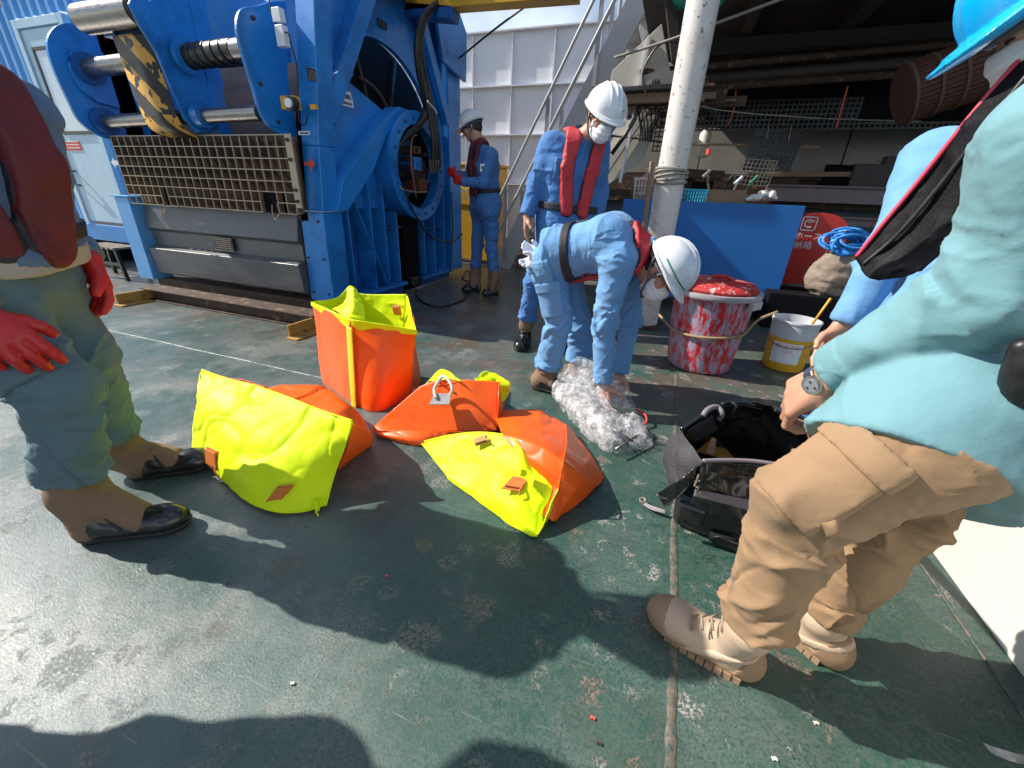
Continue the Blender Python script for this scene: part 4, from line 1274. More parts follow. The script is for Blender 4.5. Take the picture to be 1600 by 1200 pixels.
# skid beams and the yellow angle ends
gg = G(); gg.box(-4.72, -2.60, 2.47, 2.51, 0.012, 0.10); gg.box(-4.72, -2.60, 2.42, 2.60, 0.0, 0.012); gg.box(-4.72, -2.60, 2.42, 2.60, 0.10, 0.112)
gg.build('skid_beam', m_rust, W, bevel=0.002)
gg = G(); gg.box(-5.1, -2.6, 2.80, 3.0, 0.0, 0.118); gg.build('skid_beam', m_rust, W, bevel=0.004)
for x, d0 in ((-4.66, -0.10), (-2.60, 0.0)):
    a0 = np.array((x, 2.50, 0.0)); a1 = np.array((x + 0.02 - 0.02 * (d0 < 0), 2.17, 0.0))
    gg = G(); gg.box(x - 0.01, x + 0.006, 2.18, 2.60, 0.014, 0.10); gg.box(x - 0.01, x + 0.10, 2.15, 2.60, 0.0, 0.012)
    gg.build('yellow_angle_end', m_yrust, W, bevel=0.002)
# grey lower plate, stepped
gg = G(); gg.prism([(2.80, 0.17), (2.74, 0.20), (2.72, 0.44), (2.80, 0.47), (2.80, 0.60), (2.76, 0.63), (2.80, 0.845), (2.84, 0.845), (2.84, 0.17)], yz(-4.93), 0.0, 1.95)
gg.build('belly_plate', m_hull, W, bevel=0.003)
wbox('plate_lip', -4.6, -4.42, 2.772, 2.796, 0.838, 0.846, m=m_whitep)
wbox('name_plate', -4.02, -3.78, 2.768, 2.790, 0.485, 0.60, m=m_ink, bevel=0.003)
gg = G()
for k in range(5): gg.box(-4.0, -3.80, 2.764, 2.767, 0.505 + 0.018 * k, 0.512 + 0.018 * k)
gg.box(-4.02, -3.78, 2.763, 2.767, 0.485, 0.491); gg.box(-4.02, -3.78, 2.763, 2.767, 0.594, 0.60)
gg.build('name_plate_lines', m_galv, W)
# grating : every bar is a piece
GX0, GX1, GZ1, GY = -4.93, -2.86, 1.405, 2.70
ncol, nrow, pz = 22, 7, 0.079
px_ = (GX1 - GX0) / ncol
me_v = G().box(-0.003, 0.003, -0.022, 0.022, -nrow * pz / 2, nrow * pz / 2)
holes = {4: 2, 5: 2, 18: 2, 19: 2}
def lowrow(i):
    return nrow - (2 if i in (5, 18, 19) else (1 if i in (0, 1, 2) else 0))
cache = {}
for i in range(ncol + 1):
    x = GX0 + i * px_
    k = min(lowrow(i), lowrow(max(i - 1, 0))) if i not in (5, 18, 20) else nrow
    if i in (5, 6, 18, 20): k = nrow
    if i == 19: k = nrow - 2
    key = k
    if key not in cache:
        g0 = G(); g0.box(-0.0028, 0.0028, 0, 0.045, -k * pz, 0)
        cache[key] = g0
        o = g0.build('grating_bar', m_galv_in, W); o.location = (x, GY + 0.003, GZ1)
        cache[key] = o.data
    else:
        o = put('grating_bar', cache[key], None, W); o.location = (x, GY + 0.003, GZ1)
for j in range(nrow + 1):
    z = GZ1 - j * pz
    for (a_, b_) in ([(GX0, GX1)] if j <= 5 else [(GX0, GX0 + 5 * px_), (GX0 + 6 * px_, GX0 + 18 * px_), (GX0 + 20 * px_, GX1)]):
        gg = G(); gg.box(a_, b_, GY - 0.004, GY + 0.002, z - 0.0035, z + 0.0035); gg.build('grating_bar', m_galv, W)
for i in range(ncol + 1):    # bright front edges of the uprights
    x = GX0 + i * px_
    z0 = GZ1 - (5 if i == 19 else nrow) * pz
    if i == 19: z0 = GZ1 - 5 * pz
    gg = G(); gg.box(x - 0.003, x + 0.003, GY - 0.0045, GY + 0.0025, z0, GZ1); gg.build('grating_bar', m_galv, W)
gg = G(); gg.box(GX0, GX1, GY + 0.10, GY + 0.11, 0.80, GZ1); gg.build('grating_back', mat('brown dark slats', (0.055, 0.035, 0.022), 0.8, var=0.5, vscale=6, wear=(0.16, 0.10, 0.05), wscale=4, wth=0.5), W)
for (a_, b_) in ((5, 6), (18, 20)):
    G().box(GX0 + a_ * px_ + .004, GX0 + b_ * px_ - .004, GY + 0.03, GY + 0.084, GZ1 - nrow * pz, GZ1 - 5 * pz).build('cut_out_shade', m_dark, W)  # dark blocks stand in for the shade inside the openings
for i in range(0, ncol * 2):
    x = GX0 + (i + 0.5) * px_ / 2
    gg = G(); gg.box(x - 0.012, x + 0.012, GY + 0.085, GY + 0.099, 0.86, 1.40); gg.build('slat', m_galv_in, W)
gg = G(); gg.box(GX1 + 0.004, GX1 + 0.07, GY - 0.012, GY - 0.002, 0.90, 1.41); gg.build('grating_frame', m_galv, W, bevel=0.002)
for z in (0.95, 1.03, 1.24, 1.37):
    cy('bolt', (GX1 + 0.035, GY - 0.03, z), (GX1 + 0.035, GY - 0.012, z), 0.013, m_rust, 6)
for px in (262, 437):
    c0 = P(px - 12, 320, Y=2.66)
    hose('wire_loop', [c0, c0 + np.array([-0.01, 0, -0.06]), c0 + np.array([0.02, -0.01, -0.11]), c0 + np.array([0.06, 0, -0.06]), c0 + np.array([0.055, 0, 0.01])], 0.004, m_ropeb, 8)
# guide rods and cheeks
ry = 2.70
cy('guide_rod', (-4.97, ry, 1.90), (-3.06, ry, 1.93), 0.068, m_steel, 28)
cy('guide_rod', (-4.97, ry, 1.515), (-3.06, ry, 1.545), 0.052, m_steel, 28)
# helical groove sleeve on the upper rod
gg = G()
path = []
for a_ in np.linspace(0, 2 * math.pi * 6, 220):
    path.append((-3.72 + 0.50 * a_ / (12 * math.pi), ry + 0.072 * math.cos(a_), 1.918 + 0.072 * math.sin(a_)))
gg.tube(path, 0.011, n=6); gg.build('spiral_rib', m_black, W, smooth=True, fix=False)
cy('rod_sleeve', (-3.74, ry, 1.918), (-3.18, ry, 1.928), 0.0725, m_steel_dk, 28)
def plate(name, pts, X, th, m=m_blue, bevel=0.006, smooth_n=None):
    A = np.array(pts, float)
    if smooth_n:
        Q = crm(np.concatenate([A, A[:1]]), smooth_n * len(A) + 1)[:-1]
        pts = [tuple(q) for q in Q]
    gg = G(); gg.prism([tuple(p) for p in pts], yz(X), 0, th); return gg.build(name, m, W, bevel=bevel)
plate('cheek_plate', [(3.05, 2.30), (2.93, 2.26), (2.79, 2.19), (2.64, 2.12), (2.58, 2.00), (2.59, 1.85), (2.62, 1.68), (2.64, 1.55), (2.70, 1.46), (2.82, 1.41), (2.95, 1.40), (2.95, 1.8)], -3.02, 0.03, smooth_n=5)
plate('cheek_plate', [(3.0, 2.24), (2.75, 2.22), (2.60, 2.16), (2.50, 2.03), (2.48, 1.86), (2.50, 1.66), (2.53, 1.50), (2.62, 1.41), (2.75, 1.38), (3.0, 1.40)], -5.0, 0.03, smooth_n=5)
plate('cheek_rim', [(2.74, 2.05), (2.62, 2.0), (2.57, 1.88), (2.60, 1.74), (2.70, 1.66), (2.86, 1.64), (2.86, 2.05)], -4.968, 0.03)
for z, r in ((1.90, 0.115), (1.52, 0.10)):
    cy('rod_collar', (-4.968, ry, z), (-4.90, ry, z), r, m_blue_dk, 28)
cy('rod_collar', (-3.72, ry, 1.54), (-3.64, ry, 1.54), 0.085, m_blue, 28)
cy('rod_collar', (-3.70, ry, 1.92), (-3.66, ry, 1.92), 0.115, m_blue, 28)
# middle arm: two plates, roller on top, striped guard below
plate('arm_plate', [(3.0, 2.6), (2.86, 2.5), (2.72, 2.32), (2.56, 2.20), (2.47, 2.22), (2.42, 2.14), (2.45, 2.04), (2.52, 1.90), (2.56, 1.66), (2.60, 1.50), (2.68, 1.42), (2.80, 1.44), (2.86, 1.6), (3.0, 1.8)], -3.78, 0.03)
plate('arm_plate', [(2.86, 2.3), (2.60, 2.16), (2.53, 2.05), (2.54, 1.90), (2.55, 1.66), (2.58, 1.50), (2.66, 1.42), (2.80, 1.44), (2.86, 1.6)], -4.20, 0.02)
cy('roller', (-4.42, 2.50, 2.13), (-3.80, 2.50, 2.13), 0.092, m_steel, 32)
ringp = G(); ringp.tube([(-3.792, 2.50 + 0.075 * math.cos(a_), 2.13 + 0.075 * math.sin(a_)) for a_ in np.linspace(0, 2 * math.pi, 30, endpoint=False)], 0.012, n=6, closed=True)
ringp.build('roller_rim', m_steel_dk, W, smooth=True, fix=False)
cy('roller_hub', (-3.80, 2.50, 2.13), (-3.765, 2.50, 2.13), 0.05, m_blue, 20)
wbox('roller_bracket', -4.36, -3.84, 2.56, 2.84, 2.04, 2.30, m=m_blue)
# striped guard: curved plate with painted bands built as separate strips
pf = crm(np.array([(2.515, 2.02), (2.525, 1.90), (2.54, 1.75), (2.555, 1.62), (2.57, 1.50), (2.61, 1.43), (2.69, 1.39)], float), 40)
def guardmat():
    m = mat('black and yellow hazard stripes', (0.02, 0.018, 0.015), 0.5, var=0.2)
    n, l = m.node_tree.nodes, m.node_tree.links
    b = n['Principled BSDF']
    tc = n.new('ShaderNodeTexCoord'); sp = n.new('ShaderNodeSeparateXYZ'); l.new(tc.outputs['Object'], sp.inputs[0])
    a = n.new('ShaderNodeMath'); a.operation = 'MULTIPLY_ADD'; l.new(sp.outputs[0], a.inputs[0]); a.inputs[1].default_value = 1.0
    l.new(sp.outputs[2], a.inputs[2])
    s = n.new('ShaderNodeMath'); s.operation = 'MULTIPLY'; l.new(a.outputs[0], s.inputs[0]); s.inputs[1].default_value = 3.1
    fr = n.new('ShaderNodeMath'); fr.operation = 'FRACT'; l.new(s.outputs[0], fr.inputs[0])
    gt = n.new('ShaderNodeMath'); gt.operation = 'GREATER_THAN'; l.new(fr.outputs[0], gt.inputs[0]); gt.inputs[1].default_value = 0.5
    nz = n.new('ShaderNodeTexNoise'); nz.inputs['Scale'].default_value = 14; nz.inputs['Detail'].default_value = 8; l.new(tc.outputs['Object'], nz.inputs['Vector'])
    g2 = n.new('ShaderNodeMath'); g2.operation = 'LESS_THAN'; l.new(nz.outputs['Fac'], g2.inputs[0]); g2.inputs[1].default_value = 0.56
    mu = n.new('ShaderNodeMath'); mu.operation = 'MULTIPLY'; l.new(gt.outputs[0], mu.inputs[0]); l.new(g2.outputs[0], mu.inputs[1])
    mx = n.new('ShaderNodeMix'); mx.data_type = 'RGBA'; l.new(mu.outputs[0], mx.inputs[0])
    mx.inputs[6].default_value = (0.025, 0.02, 0.018, 1); mx.inputs[7].default_value = (0.62, 0.33, 0.05, 1)
    l.new(mx.outputs[2], b.inputs['Base Color'])
    return m
v = []; f = []
for x in (-4.178, -3.782):
    for p in pf: v.append((x, p[0], p[1]))
k = len(pf)
for i in range(k - 1): f.append((i, i + 1, k + i + 1, k + i))
o = put('hazard_guard', mesh('hazard_guard', v, f, True), guardmat(), W)
s_ = o.modifiers.new('thickness', 'SOLIDIFY'); s_.thickness = 0.008; s_.offset = 0
# cables, switches and stickers on the front post and cheek
hose('signal_cable', [P(420, -5, Y=2.84), P(424, 20, Y=2.83), P(437, 48, Y=2.80), P(450, 52, Y=2.80), P(455, 70, Y=2.80), P(464, 105, Y=2.79), P(466, 160, Y=2.79), P(468, 188, Y=2.79), P(476, 195, Y=2.79), P(481, 180, Y=2.79)], 0.005)
def pbox(name, x0, y0, x1, y1, m, X=None, Y=None, t_=0.03, bevel=0.003, parent=None):
    """small box mounted on a plane, its face filling the rectangle of pixels"""
    q = [P(x0, y1, X=X, Y=Y), P(x1, y1, X=X, Y=Y), P(x1, y0, X=X, Y=Y), P(x0, y0, X=X, Y=Y)]
    d = np.array([t_, 0, 0]) if X is not None else np.array([0, -t_, 0])
    c = sum(q) / 4; ax = ((q[1] + q[2]) - (q[0] + q[3])) / 4; az = ((q[3] + q[2]) - (q[0] + q[1])) / 4
    if X is not None: ax = np.array([0, ax[1], 0]); az = np.array([0, 0, az[2]])
    else: ax = np.array([ax[0], 0, 0]); az = np.array([0, 0, az[2]])
    gg = G(); gg.obox(c + d / 2, ax, d / 2, az)
    return gg.build(name, m, parent or W, bevel=bevel)
pbox('junction_box', 434, 15, 446, 38, m_whitep, Y=2.84, t_=0.05)
pbox('junction_box', 440, 42, 452, 76, m_whitep, Y=2.83, t_=0.05)
pbox('switch_box', 449, 152, 470, 173, m_yellow, Y=2.79, t_=0.06)
c0 = P(452, 161, Y=2.70)
cy('emergency_button', c0, c0 + np.array([0, 0.05, 0]), 0.045, m_ink, 24); cy('button_face', c0 - np.array([0, 0.015, 0]), c0, 0.030, m_whitep, 24)
pbox('switch_box', 489, 164, 497, 172, m_yellow, Y=2.80, t_=0.03)
pbox('data_plate', 480, 108, 497, 127, m_ink, X=-2.695, t_=0.004)
pbox('data_plate', 590, 32, 604, 44, m_ink, X=-2.80, t_=0.004)
pbox('sticker', 467, 205, 484, 211, m_whitep, Y=2.80, t_=0.004, bevel=0)
pbox('sticker', 533, 142, 548, 154, m_whitep, X=-2.808, t_=0.004, bevel=0)
pbox('sticker', 530, 152, 551, 166, m_whitep, X=-2.808, t_=0.004, bevel=0)
for (x0, y0, x1, y1, n_) in ((534, 146, 547, 150, 5), (531, 157, 550, 161, 7)):
    for i in range(n_):
        a_ = x0 + (x1 - x0) * (i + 0.2) / n_
        pbox('sticker_mark', a_, y0 + i * 0.7, a_ + 1.6, y1 + i * 0.7, m_ink, X=-2.8035, t_=0.002, bevel=0)
for i in range(6): pbox('sticker_mark', 469 + 2.3 * i, 206.5, 470.6 + 2.3 * i, 209.5, m_ink, Y=2.795, t_=0.002, bevel=0)
for i in range(5): pbox('sticker_mark', 482, 111 + 3.2 * i, 495, 112.3 + 3.2 * i, m_galv, X=-2.690, t_=0.002, bevel=0)
# red arrow sticker
c0 = P(484, 256, Y=2.803)
gg = G(); sx = 0.052
gg.prism([(-sx, -0.012), (0.0, -0.012), (0.0, -0.042), (sx, 0.0), (0.0, 0.042), (0.0, 0.012), (-sx, 0.012)], lambda u, v_, w_: (c0[0] + u, c0[1] - w_, c0[2] + v_), 0.0, 0.003)
gg.build('red_arrow', m_redp, W)
c0 = P(176, 254, Y=2.84)
gg = G(); gg.prism([(sx, -0.02), (0.0, -0.02), (0.0, -0.045), (-sx, 0.0), (0.0, 0.045), (0.0, 0.02), (sx, 0.02)], lambda u, v_, w_: (c0[0] + u, 2.858 - w_, c0[2] + v_), 0.0, 0.003)
gg.build('white_arrow', m_whitep, W)

# hose loop on the deck by the winch pier
t = thing('deck_hose', 'black hose lying in a loop on the deck beside the winch', 'hose', tuple(P(690, 470, Z=0)))
pts = [P(652, 452, Z=0.08), P(650, 462, Z=0.03), P(664, 474, Z=0.012), P(690, 479, Z=0.012), P(720, 470, Z=0.012), P(732, 458, Z=0.012), P(722, 450, Z=0.012), P(735, 440, Z=0.02)]
gg = G(); gg.tube(crm(np.array(pts), 100), 0.010, n=8); gg.build('hose_run', m_black, t, smooth=True, fix=False)
gg = G(); gg.tube(crm(np.array([P(722, 436, Z=0.02), P(728, 424, Z=0.03), P(738, 428, Z=0.03), P(736, 440, Z=0.02), P(726, 438, Z=0.02)]), 60), 0.012, n=8); gg.build('hose_coil', m_black, t, smooth=True, fix=False)

# yellow beam, stay wire overhead
t = thing('crane_beam', 'yellow steel beam crossing overhead above the winch', 'beam', tuple(P(760, 0, Y=4.6)))
a_, b_ = P(640, 8, Y=4.4), P(905, -14, Y=4.4)
gg = G(); gg.beam(a_, b_, 0.16, 0.13); gg.build('yellow_section', m_yellow, t, bevel=0.006)
gg = G(); gg.beam(P(632, 18, Y=4.4), P(712, 24, Y=4.4), 0.16, 0.10); gg.build('bracket', m_blue_dk, t, bevel=0.006)
cord('stay_wire', [P(716, 92, Y=5.2), P(770, 48, Y=5.0), P(832, 2, Y=4.8), P(845, -8, Y=4.8)], 0.010, m_steel_dk, 'dark stay wire running from the winch corner up to the yellow beam', 'wire')
# yellow machine and wire cage behind the winch
t = thing('yellow_cabinet', 'yellow machine cabinet standing behind the winch by the far worker', 'cabinet', (-3.0, 6.4, 0))
a_, b_ = P(700, 240, Y=6.4), P(772, 240, Y=6.4)
gg = G(); gg.box(a_[0] - 0.4, b_[0], 6.4, 7.0, 0.05, 1.45); gg.build('body', m_yellow, t, bevel=0.02)
gg = G(); gg.box(a_[0] - 0.42, b_[0] + 0.02, 6.38, 7.02, 1.452, 1.50); gg.build('lid', m_yellow, t, bevel=0.015)
gg = G(); gg.box(a_[0] - 0.3, b_[0] - 0.05, 6.385, 6.398, 0.9, 1.15); gg.build('door_panel', m_yellow, t, bevel=0.006)
lattice('wire_cage', 'white wire cage seen through the winch opening', 'cage', (-4.1, 6.0, 1.0), (1.1, 0, 0), (0, 0, 0.85), 12, 9, 0.012, 0.01, m_whitep)

# ================================================================ container at the left
CT = thing('equipment_container', 'pale blue equipment container with a white windowed door left of the winch', 'container', (-7.0, 3.2, 0.3))
Yc = 3.2
cb = lambda name, x0, x1, y0, y1, z0, z1, m, bevel=0.004, parent=None: G().box(x0, x1, y0, y1, z0, z1).build(name, m, parent or CT, bevel=bevel)
m_cblue = mat('container blue', (0.03, 0.24, 0.62), 0.4, var=0.12, vscale=2, dirt=(0.08, 0.28, 0.52), dscale=3)
cb('bottom_rail', -10, -5.55, Yc - 0.02, Yc + 0.06, 0.36, 0.54, m_cblue)
cb('top_rail', -10, -5.55, Yc - 0.02, Yc + 0.06, 3.1, 3.25, m_cblue)
cb('corner_post', -5.72, -5.55, Yc - 0.015, Yc + 0.12, 0.542, 3.098, m_cblue)
# corrugated panels
def corr(x0, x1, z0, z1, name='corrugated_panel'):
    pts = []; x = x0
    while x < x1:
        for dx, dy in ((0, 0.0), (0.05, 0.0), (0.075, 0.03), (0.125, 0.03)):
            if x + dx <= x1: pts.append((x + dx, Yc + 0.02 + dy))
        x += 0.15
    v = []; f = []
    for p in pts:
        v += [(p[0], p[1], z0), (p[0], p[1], z1)]
    for i in range(len(pts) - 1): f.append((2 * i, 2 * i + 2, 2 * i + 3, 2 * i + 1))
    put(name, mesh(name, v, f), m_blue_lt, CT)
dx0, dx1, dz0, dz1 = P(146, 352, Y=Yc)[0], -6.02, 0.58, 2.42
corr(-10, dx0 - 0.09, 0.545, 3.095)
corr(dx0 - 0.085, dx1 + 0.09, dz1 + 0.11, 3.095)
corr(dx1 + 0.095, -5.725, 0.545, 3.095)
m_door = mat('white blue door paint', (0.50, 0.66, 0.76), 0.38, var=0.1, vscale=2, dirt=(0.36, 0.56, 0.72), dscale=1.4, dth=0.45)
for a_, b_, c_, d_ in ((dx0 - 0.08, dx0 - 0.005, dz0 - 0.03, dz1 + 0.08), (dx1 + 0.005, dx1 + 0.08, dz0 - 0.03, dz1 + 0.08), (dx0 - 0.004, dx1 + 0.004, dz1 + 0.005, dz1 + 0.08)):
    cb('door_frame', a_, b_, Yc - 0.03, Yc + 0.03, c_, d_, m_door)
D = cb('door', dx0, dx1, Yc - 0.012, Yc + 0.02, dz0, dz1, m_door, 0.006)
wx0, wx1, wz0, wz1 = dx0 + 0.14, dx1 - 0.10, 1.52, 2.24
for a_, b_, c_, d_ in ((wx0 - 0.03, wx0, wz0 - 0.03, wz1 + 0.03), (wx1, wx1 + 0.03, wz0 - 0.03, wz1 + 0.03), (wx0 + 0.001, wx1 - 0.001, wz1, wz1 + 0.03), (wx0 + 0.001, wx1 - 0.001, wz0 - 0.03, wz0)):
    cb('window_gasket', a_, b_, Yc - 0.028, Yc - 0.0125, c_, d_, m_steel_dk, 0.003, D)
cb('window_pane', wx0, wx1, Yc - 0.018, Yc - 0.013, wz0, wz1, m_glass, 0, D)
gg = G(); hx = dx0 + 0.06
gg.tube([(hx, Yc - 0.012, 1.12), (hx, Yc - 0.06, 1.12), (hx + 0.02, Yc - 0.07, 1.06), (hx + 0.02, Yc - 0.06, 0.98), (hx, Yc - 0.012, 0.97)], 0.012, n=8); gg.build('door_handle', m_steel, D, smooth=True, fix=False)
def sign(x0, x1, z0, z1, m): return cb('sign_plate', x0, x1, Yc - 0.0175, Yc - 0.0125, z0, z1, m, 0, D)
sx = lambda px, py: (P(px, py, Y=Yc)[0], P(px, py, Y=Yc)[2])
a_, b_ = sx(103, 235), sx(126, 221); sign(a_[0], b_[0], a_[1], b_[1], m_redp)
for k in range(3): cb('sign_line', a_[0] + 0.09, b_[0] - 0.02, Yc - 0.020, Yc - 0.0178, a_[1] + 0.02 + 0.03 * k, a_[1] + 0.028 + 0.03 * k, m_whitep, 0, D)
a_, b_ = sx(80, 205), sx(104, 193); sign(a_[0], b_[0], a_[1], b_[1], m_pink)
cb('sign_plate', a_[0] - 0.02, a_[0] + 0.05, Yc - 0.0178, Yc - 0.013, a_[1] + 0.13, a_[1] + 0.19, m_pink, 0, D)
cb('sign_plate', b_[0] + 0.03, b_[0] + 0.2, Yc - 0.0175, Yc - 0.0125, a_[1] + 0.0, b_[1] + 0.02, mat('faded yellow sticker', (0.55, 0.60, 0.35), 0.5), 0, D)
# side and feet
G().box(-5.56, -5.54, Yc + 0.12, 6.0, 0.36, 3.25).build('side_wall', m_cblue, CT)
for x in (-9, -7.4, -5.75):
    cb('foot_block', x - 0.12, x + 0.12, Yc + 0.3, Yc + 0.6, 0, 0.355, m_dark)
G().box(-10, -5.56, Yc + 0.5, 6.0, 0.355, 0.37).build('floor_pan', m_dark, CT)
# step stool under the container
t = thing('step_stool', 'dark steel step stool with a ribbed tread in front of the container', 'stool', tuple(P(180, 430, Z=0)))
q0 = P(176, 382, Y=3.0)
for i in range(7):
    G().box(q0[0] - 0.30 + 0.09 * i, q0[0] - 0.25 + 0.09 * i, 2.84, 3.10, 0.34, 0.36).build('tread_slat', m_galv, t)
for (a_, b_) in ((-0.28, 2.86), (0.30, 2.86), (-0.28, 3.08), (0.30, 3.08)):
    G().beam((q0[0] + a_, b_, 0.34), (q0[0] + a_ * 1.1, b_, 0.0), 0.035, 0.035).build('leg', m_steel_dk, t)
G().box(q0[0] - 0.30, q0[0] + 0.32, 2.85, 2.87, 0.16, 0.19).build('crossbar', m_steel_dk, t)
# ================================================================ float bags
m_or = mat('orange coated fabric', (0.90, 0.12, 0.006), 0.42, var=0.07, vscale=4, coat=0.08, spec=0.35, bump=0.0008, bscale=30, crease=0.010, csc=4)
m_ye = mat('fluorescent yellow fabric', (0.70, 0.86, 0.003), 0.55, var=0.06, vscale=5, coat=0.0, spec=0.25, bump=0.0010, bscale=30, crease=0.022, csc=5.5)
m_tab = mat('orange brown webbing', (0.62, 0.17, 0.03), 0.55, var=0.15)
Z = lambda x, y, z: P(x, y, Z=z)
Yp = lambda x, y, yy: P(x, y, Y=yy)

A_up = np.array([0, 0, 1.0])
def tab(name, c, ax, ay, parent, m=None):
    """small folded webbing loop"""
    c, ax, ay = map(np.array, (c, ax, ay)); n = unit(np.cross(ax, ay))
    if n @ (CAMP - c) < 0: n = -n
    gg = G(); gg.obox(c + n * 0.006, ax, ay, n * 0.003)
    gg.obox(c + n * 0.014 + ay * 0.1, ax * 0.9, ay * 0.75, n * 0.003)
    gg.tube([c + ax * 0.8 + n * 0.01, c + ax * 1.0 - ay * 1.0 + n * 0.02, c + ax * 1.4 - ay * 1.7 + n * 0.008], 0.004, n=5)
    return gg.build(name, m or m_tab, parent, bevel=0.002)

# A : left bag, yellow flap towards us
t = thing('float_bag', 'orange bag on its side with a wide yellow flap, leftmost of the four bags', 'bag', tuple(Z(430, 760, 0)), 'yellow and orange float bags on the deck')
yg = [[Z(316, 579, .285), Z(352, 592, .285), Z(400, 604, .28), Z(450, 622, .28), Z(500, 642, .28), Z(551, 659, .285)],
      [Z(312, 592, .27), Z(350, 606, .268), Z(398, 618, .262), Z(448, 636, .26), Z(498, 655, .262), Z(548, 668, .268)],
      [Z(309, 640, .19), Z(345, 655, .20), Z(392, 676, .20), Z(438, 690, .20), Z(487, 700, .19), Z(537, 702, .19)],
      [Z(304, 680, .08), Z(340, 705, .10), Z(385, 733, .11), Z(430, 745, .11), Z(475, 752, .10), Z(522, 742, .09)],
      [Z(303, 704, .012), Z(335, 735, .012), Z(380, 776, .012), Z(425, 798, .012), Z(468, 801, .014), Z(509, 790, .02)]]
sheet('yellow_flap', yg, m_ye, t, (110, 150), crumple=0.0095, csc=5.2, seed=2, fine=0.002, thick=0.005)
bk = [[Z(316, 580, .283), Z(345, 588, .285), Z(380, 594, .28), Z(416, 604, .27)],
      [Z(330, 586, .24), Z(350, 592, .235), Z(385, 600, .23), Z(420, 606, .22)],
      [Z(345, 600, .05), Z(365, 605, .05), Z(400, 610, .05), Z(430, 610, .05)]]
sheet('mouth_wall', bk, m_or, t, (24, 30), crumple=0.004, seed=4)
og = [[Z(352, 597, .27), Z(400, 610, .27), Z(450, 628, .27), Z(500, 648, .27), Z(549, 665, .27)],
      [Z(400, 606, .25), Z(440, 608, .262), Z(480, 617, .272), Z(530, 640, .27), Z(560, 668, .22)],
      [Z(425, 603, .24), Z(460, 602, .255), Z(502, 604, .26), Z(548, 636, .23), Z(580, 676, .12)],
      [Z(440, 604, .12), Z(475, 606, .14), Z(515, 612, .15), Z(562, 648, .12), Z(581, 690, .04)],
      [Z(450, 610, .01), Z(490, 616, .01), Z(530, 626, .01), Z(566, 660, .01), Z(578, 696, .005)]]
sheet('orange_body', og, m_or, t, (50, 60), crumple=0.006, csc=5, seed=7, thick=0.005)
sg = [[Z(549, 664, .27), Z(562, 666, .23), Z(580, 677, .12)], [Z(541, 700, .17), Z(558, 690, .14), Z(581, 688, .06)], [Z(526, 735, .01), Z(548, 718, .01), Z(579, 697, .005)]]
sheet('orange_side', sg, m_or, t, (24, 20), crumple=0.004, csc=6, seed=9)
def hem(rows, parent, r=.0035, m=None):
    gg = G(); gg.tube(crm(np.array(rows), 16 * (len(rows) - 1) + 1), r, n=6); gg.build('hem_seam', m or m_ye, parent, smooth=True, fix=False)
hem([p + A_up * .004 for p in yg[0]], t); hem([r[0] for r in yg], t); hem([r[-1] for r in yg], t); hem([p + A_up * .004 for p in yg[-1]], t)
hem([og[k][2] + A_up * .003 for k in range(4)], t, .003, m_or)
tab('webbing_tab', Z(335, 716, .065), (0.036, -0.004, 0.0), (-0.006, 0.012, 0.038), t)
tab('webbing_tab', Z(437, 772, .062), (0.030, 0.010, 0.006), (0.028, 0.016, 0.040), t)
tab('webbing_tab', Z(498, 788, .03), (0.012, 0.0, 0.0), (0.0, 0.01, 0.018), t, m_ye)

# B : upright bag
t = thing('float_bag', 'orange bag standing upright with an open yellow lined mouth and yellow centre stripe', 'bag', (-1.5, 1.75, 0), 'yellow and orange float bags on the deck')
A_, B_, C_, D_, E_ = Yp(489, 474, 1.70), Yp(549, 500, 1.60), Yp(650, 517, 1.68), Yp(637, 463, 1.93), Yp(566, 462, 1.93)
E2, E3 = Yp(548, 449, 1.88), Yp(526, 468, 1.86)
Ab, Bb, Mb, Cb, Db, Eb, Fb = Z(506, 598, 0), Z(557, 634, 0), Z(590, 643, 0), Z(638, 622, 0), np.array([-1.28, 1.92, 0]), np.array([-1.45, 1.98, 0]), np.array([-1.66, 1.92, 0])
def mixp(a, b, u): return a * (1 - u) + b * u
def lvl(tops, bots, u, push):
    out = []
    cen = sum(bots) / len(bots)
    for tp, bt in zip(tops, bots):
        q = mixp(bt, tp, u); r = q - cen; r[2] = 0
        out.append(q + unit(r) * push)
    return out
tops = [A_, mixp(A_, B_, .5), B_, mixp(B_, C_, .5), C_]
bots = [Ab, mixp(Ab, Bb, .55), Bb, Mb, Cb]
G1 = [tops] + [lvl(tops, bots, u, p) for u, p in ((.8, -.004), (.55, .004), (.3, .008), (.12, .008))] + [bots]
def linsheet(name, grid, m, par, res, **k):
    o = sheet(name, grid, m, par, res, **k); return o
for a_, b_, nm, sd_ in ((0, 3, 'orange_front_panel', 3), (2, 5, 'orange_front_panel', 5)):
    sheet(nm, [r[a_:b_] for r in G1], m_or, t, (50, 34), crumple=0.0035, csc=5, seed=sd_, thick=0.005)
tops2 = [C_, mixp(C_, D_, .5), D_]; bots2 = [Cb, mixp(Cb, Db, .5), Db]
sheet('orange_side_panel', [tops2] + [lvl(tops2, bots2, u, 0) for u in (.7, .35)] + [bots2], m_or, t, (40, 24), crumple=0.004, seed=11)
tops3 = [D_, E_, E3, A_]; bots3 = [Db, Eb, Fb, Ab]
sheet('orange_back_panel', [tops3] + [lvl(tops3, bots3, u, -.004) for u in (.7, .35)] + [bots3], m_or, t, (40, 40), crumple=0.004, seed=13)
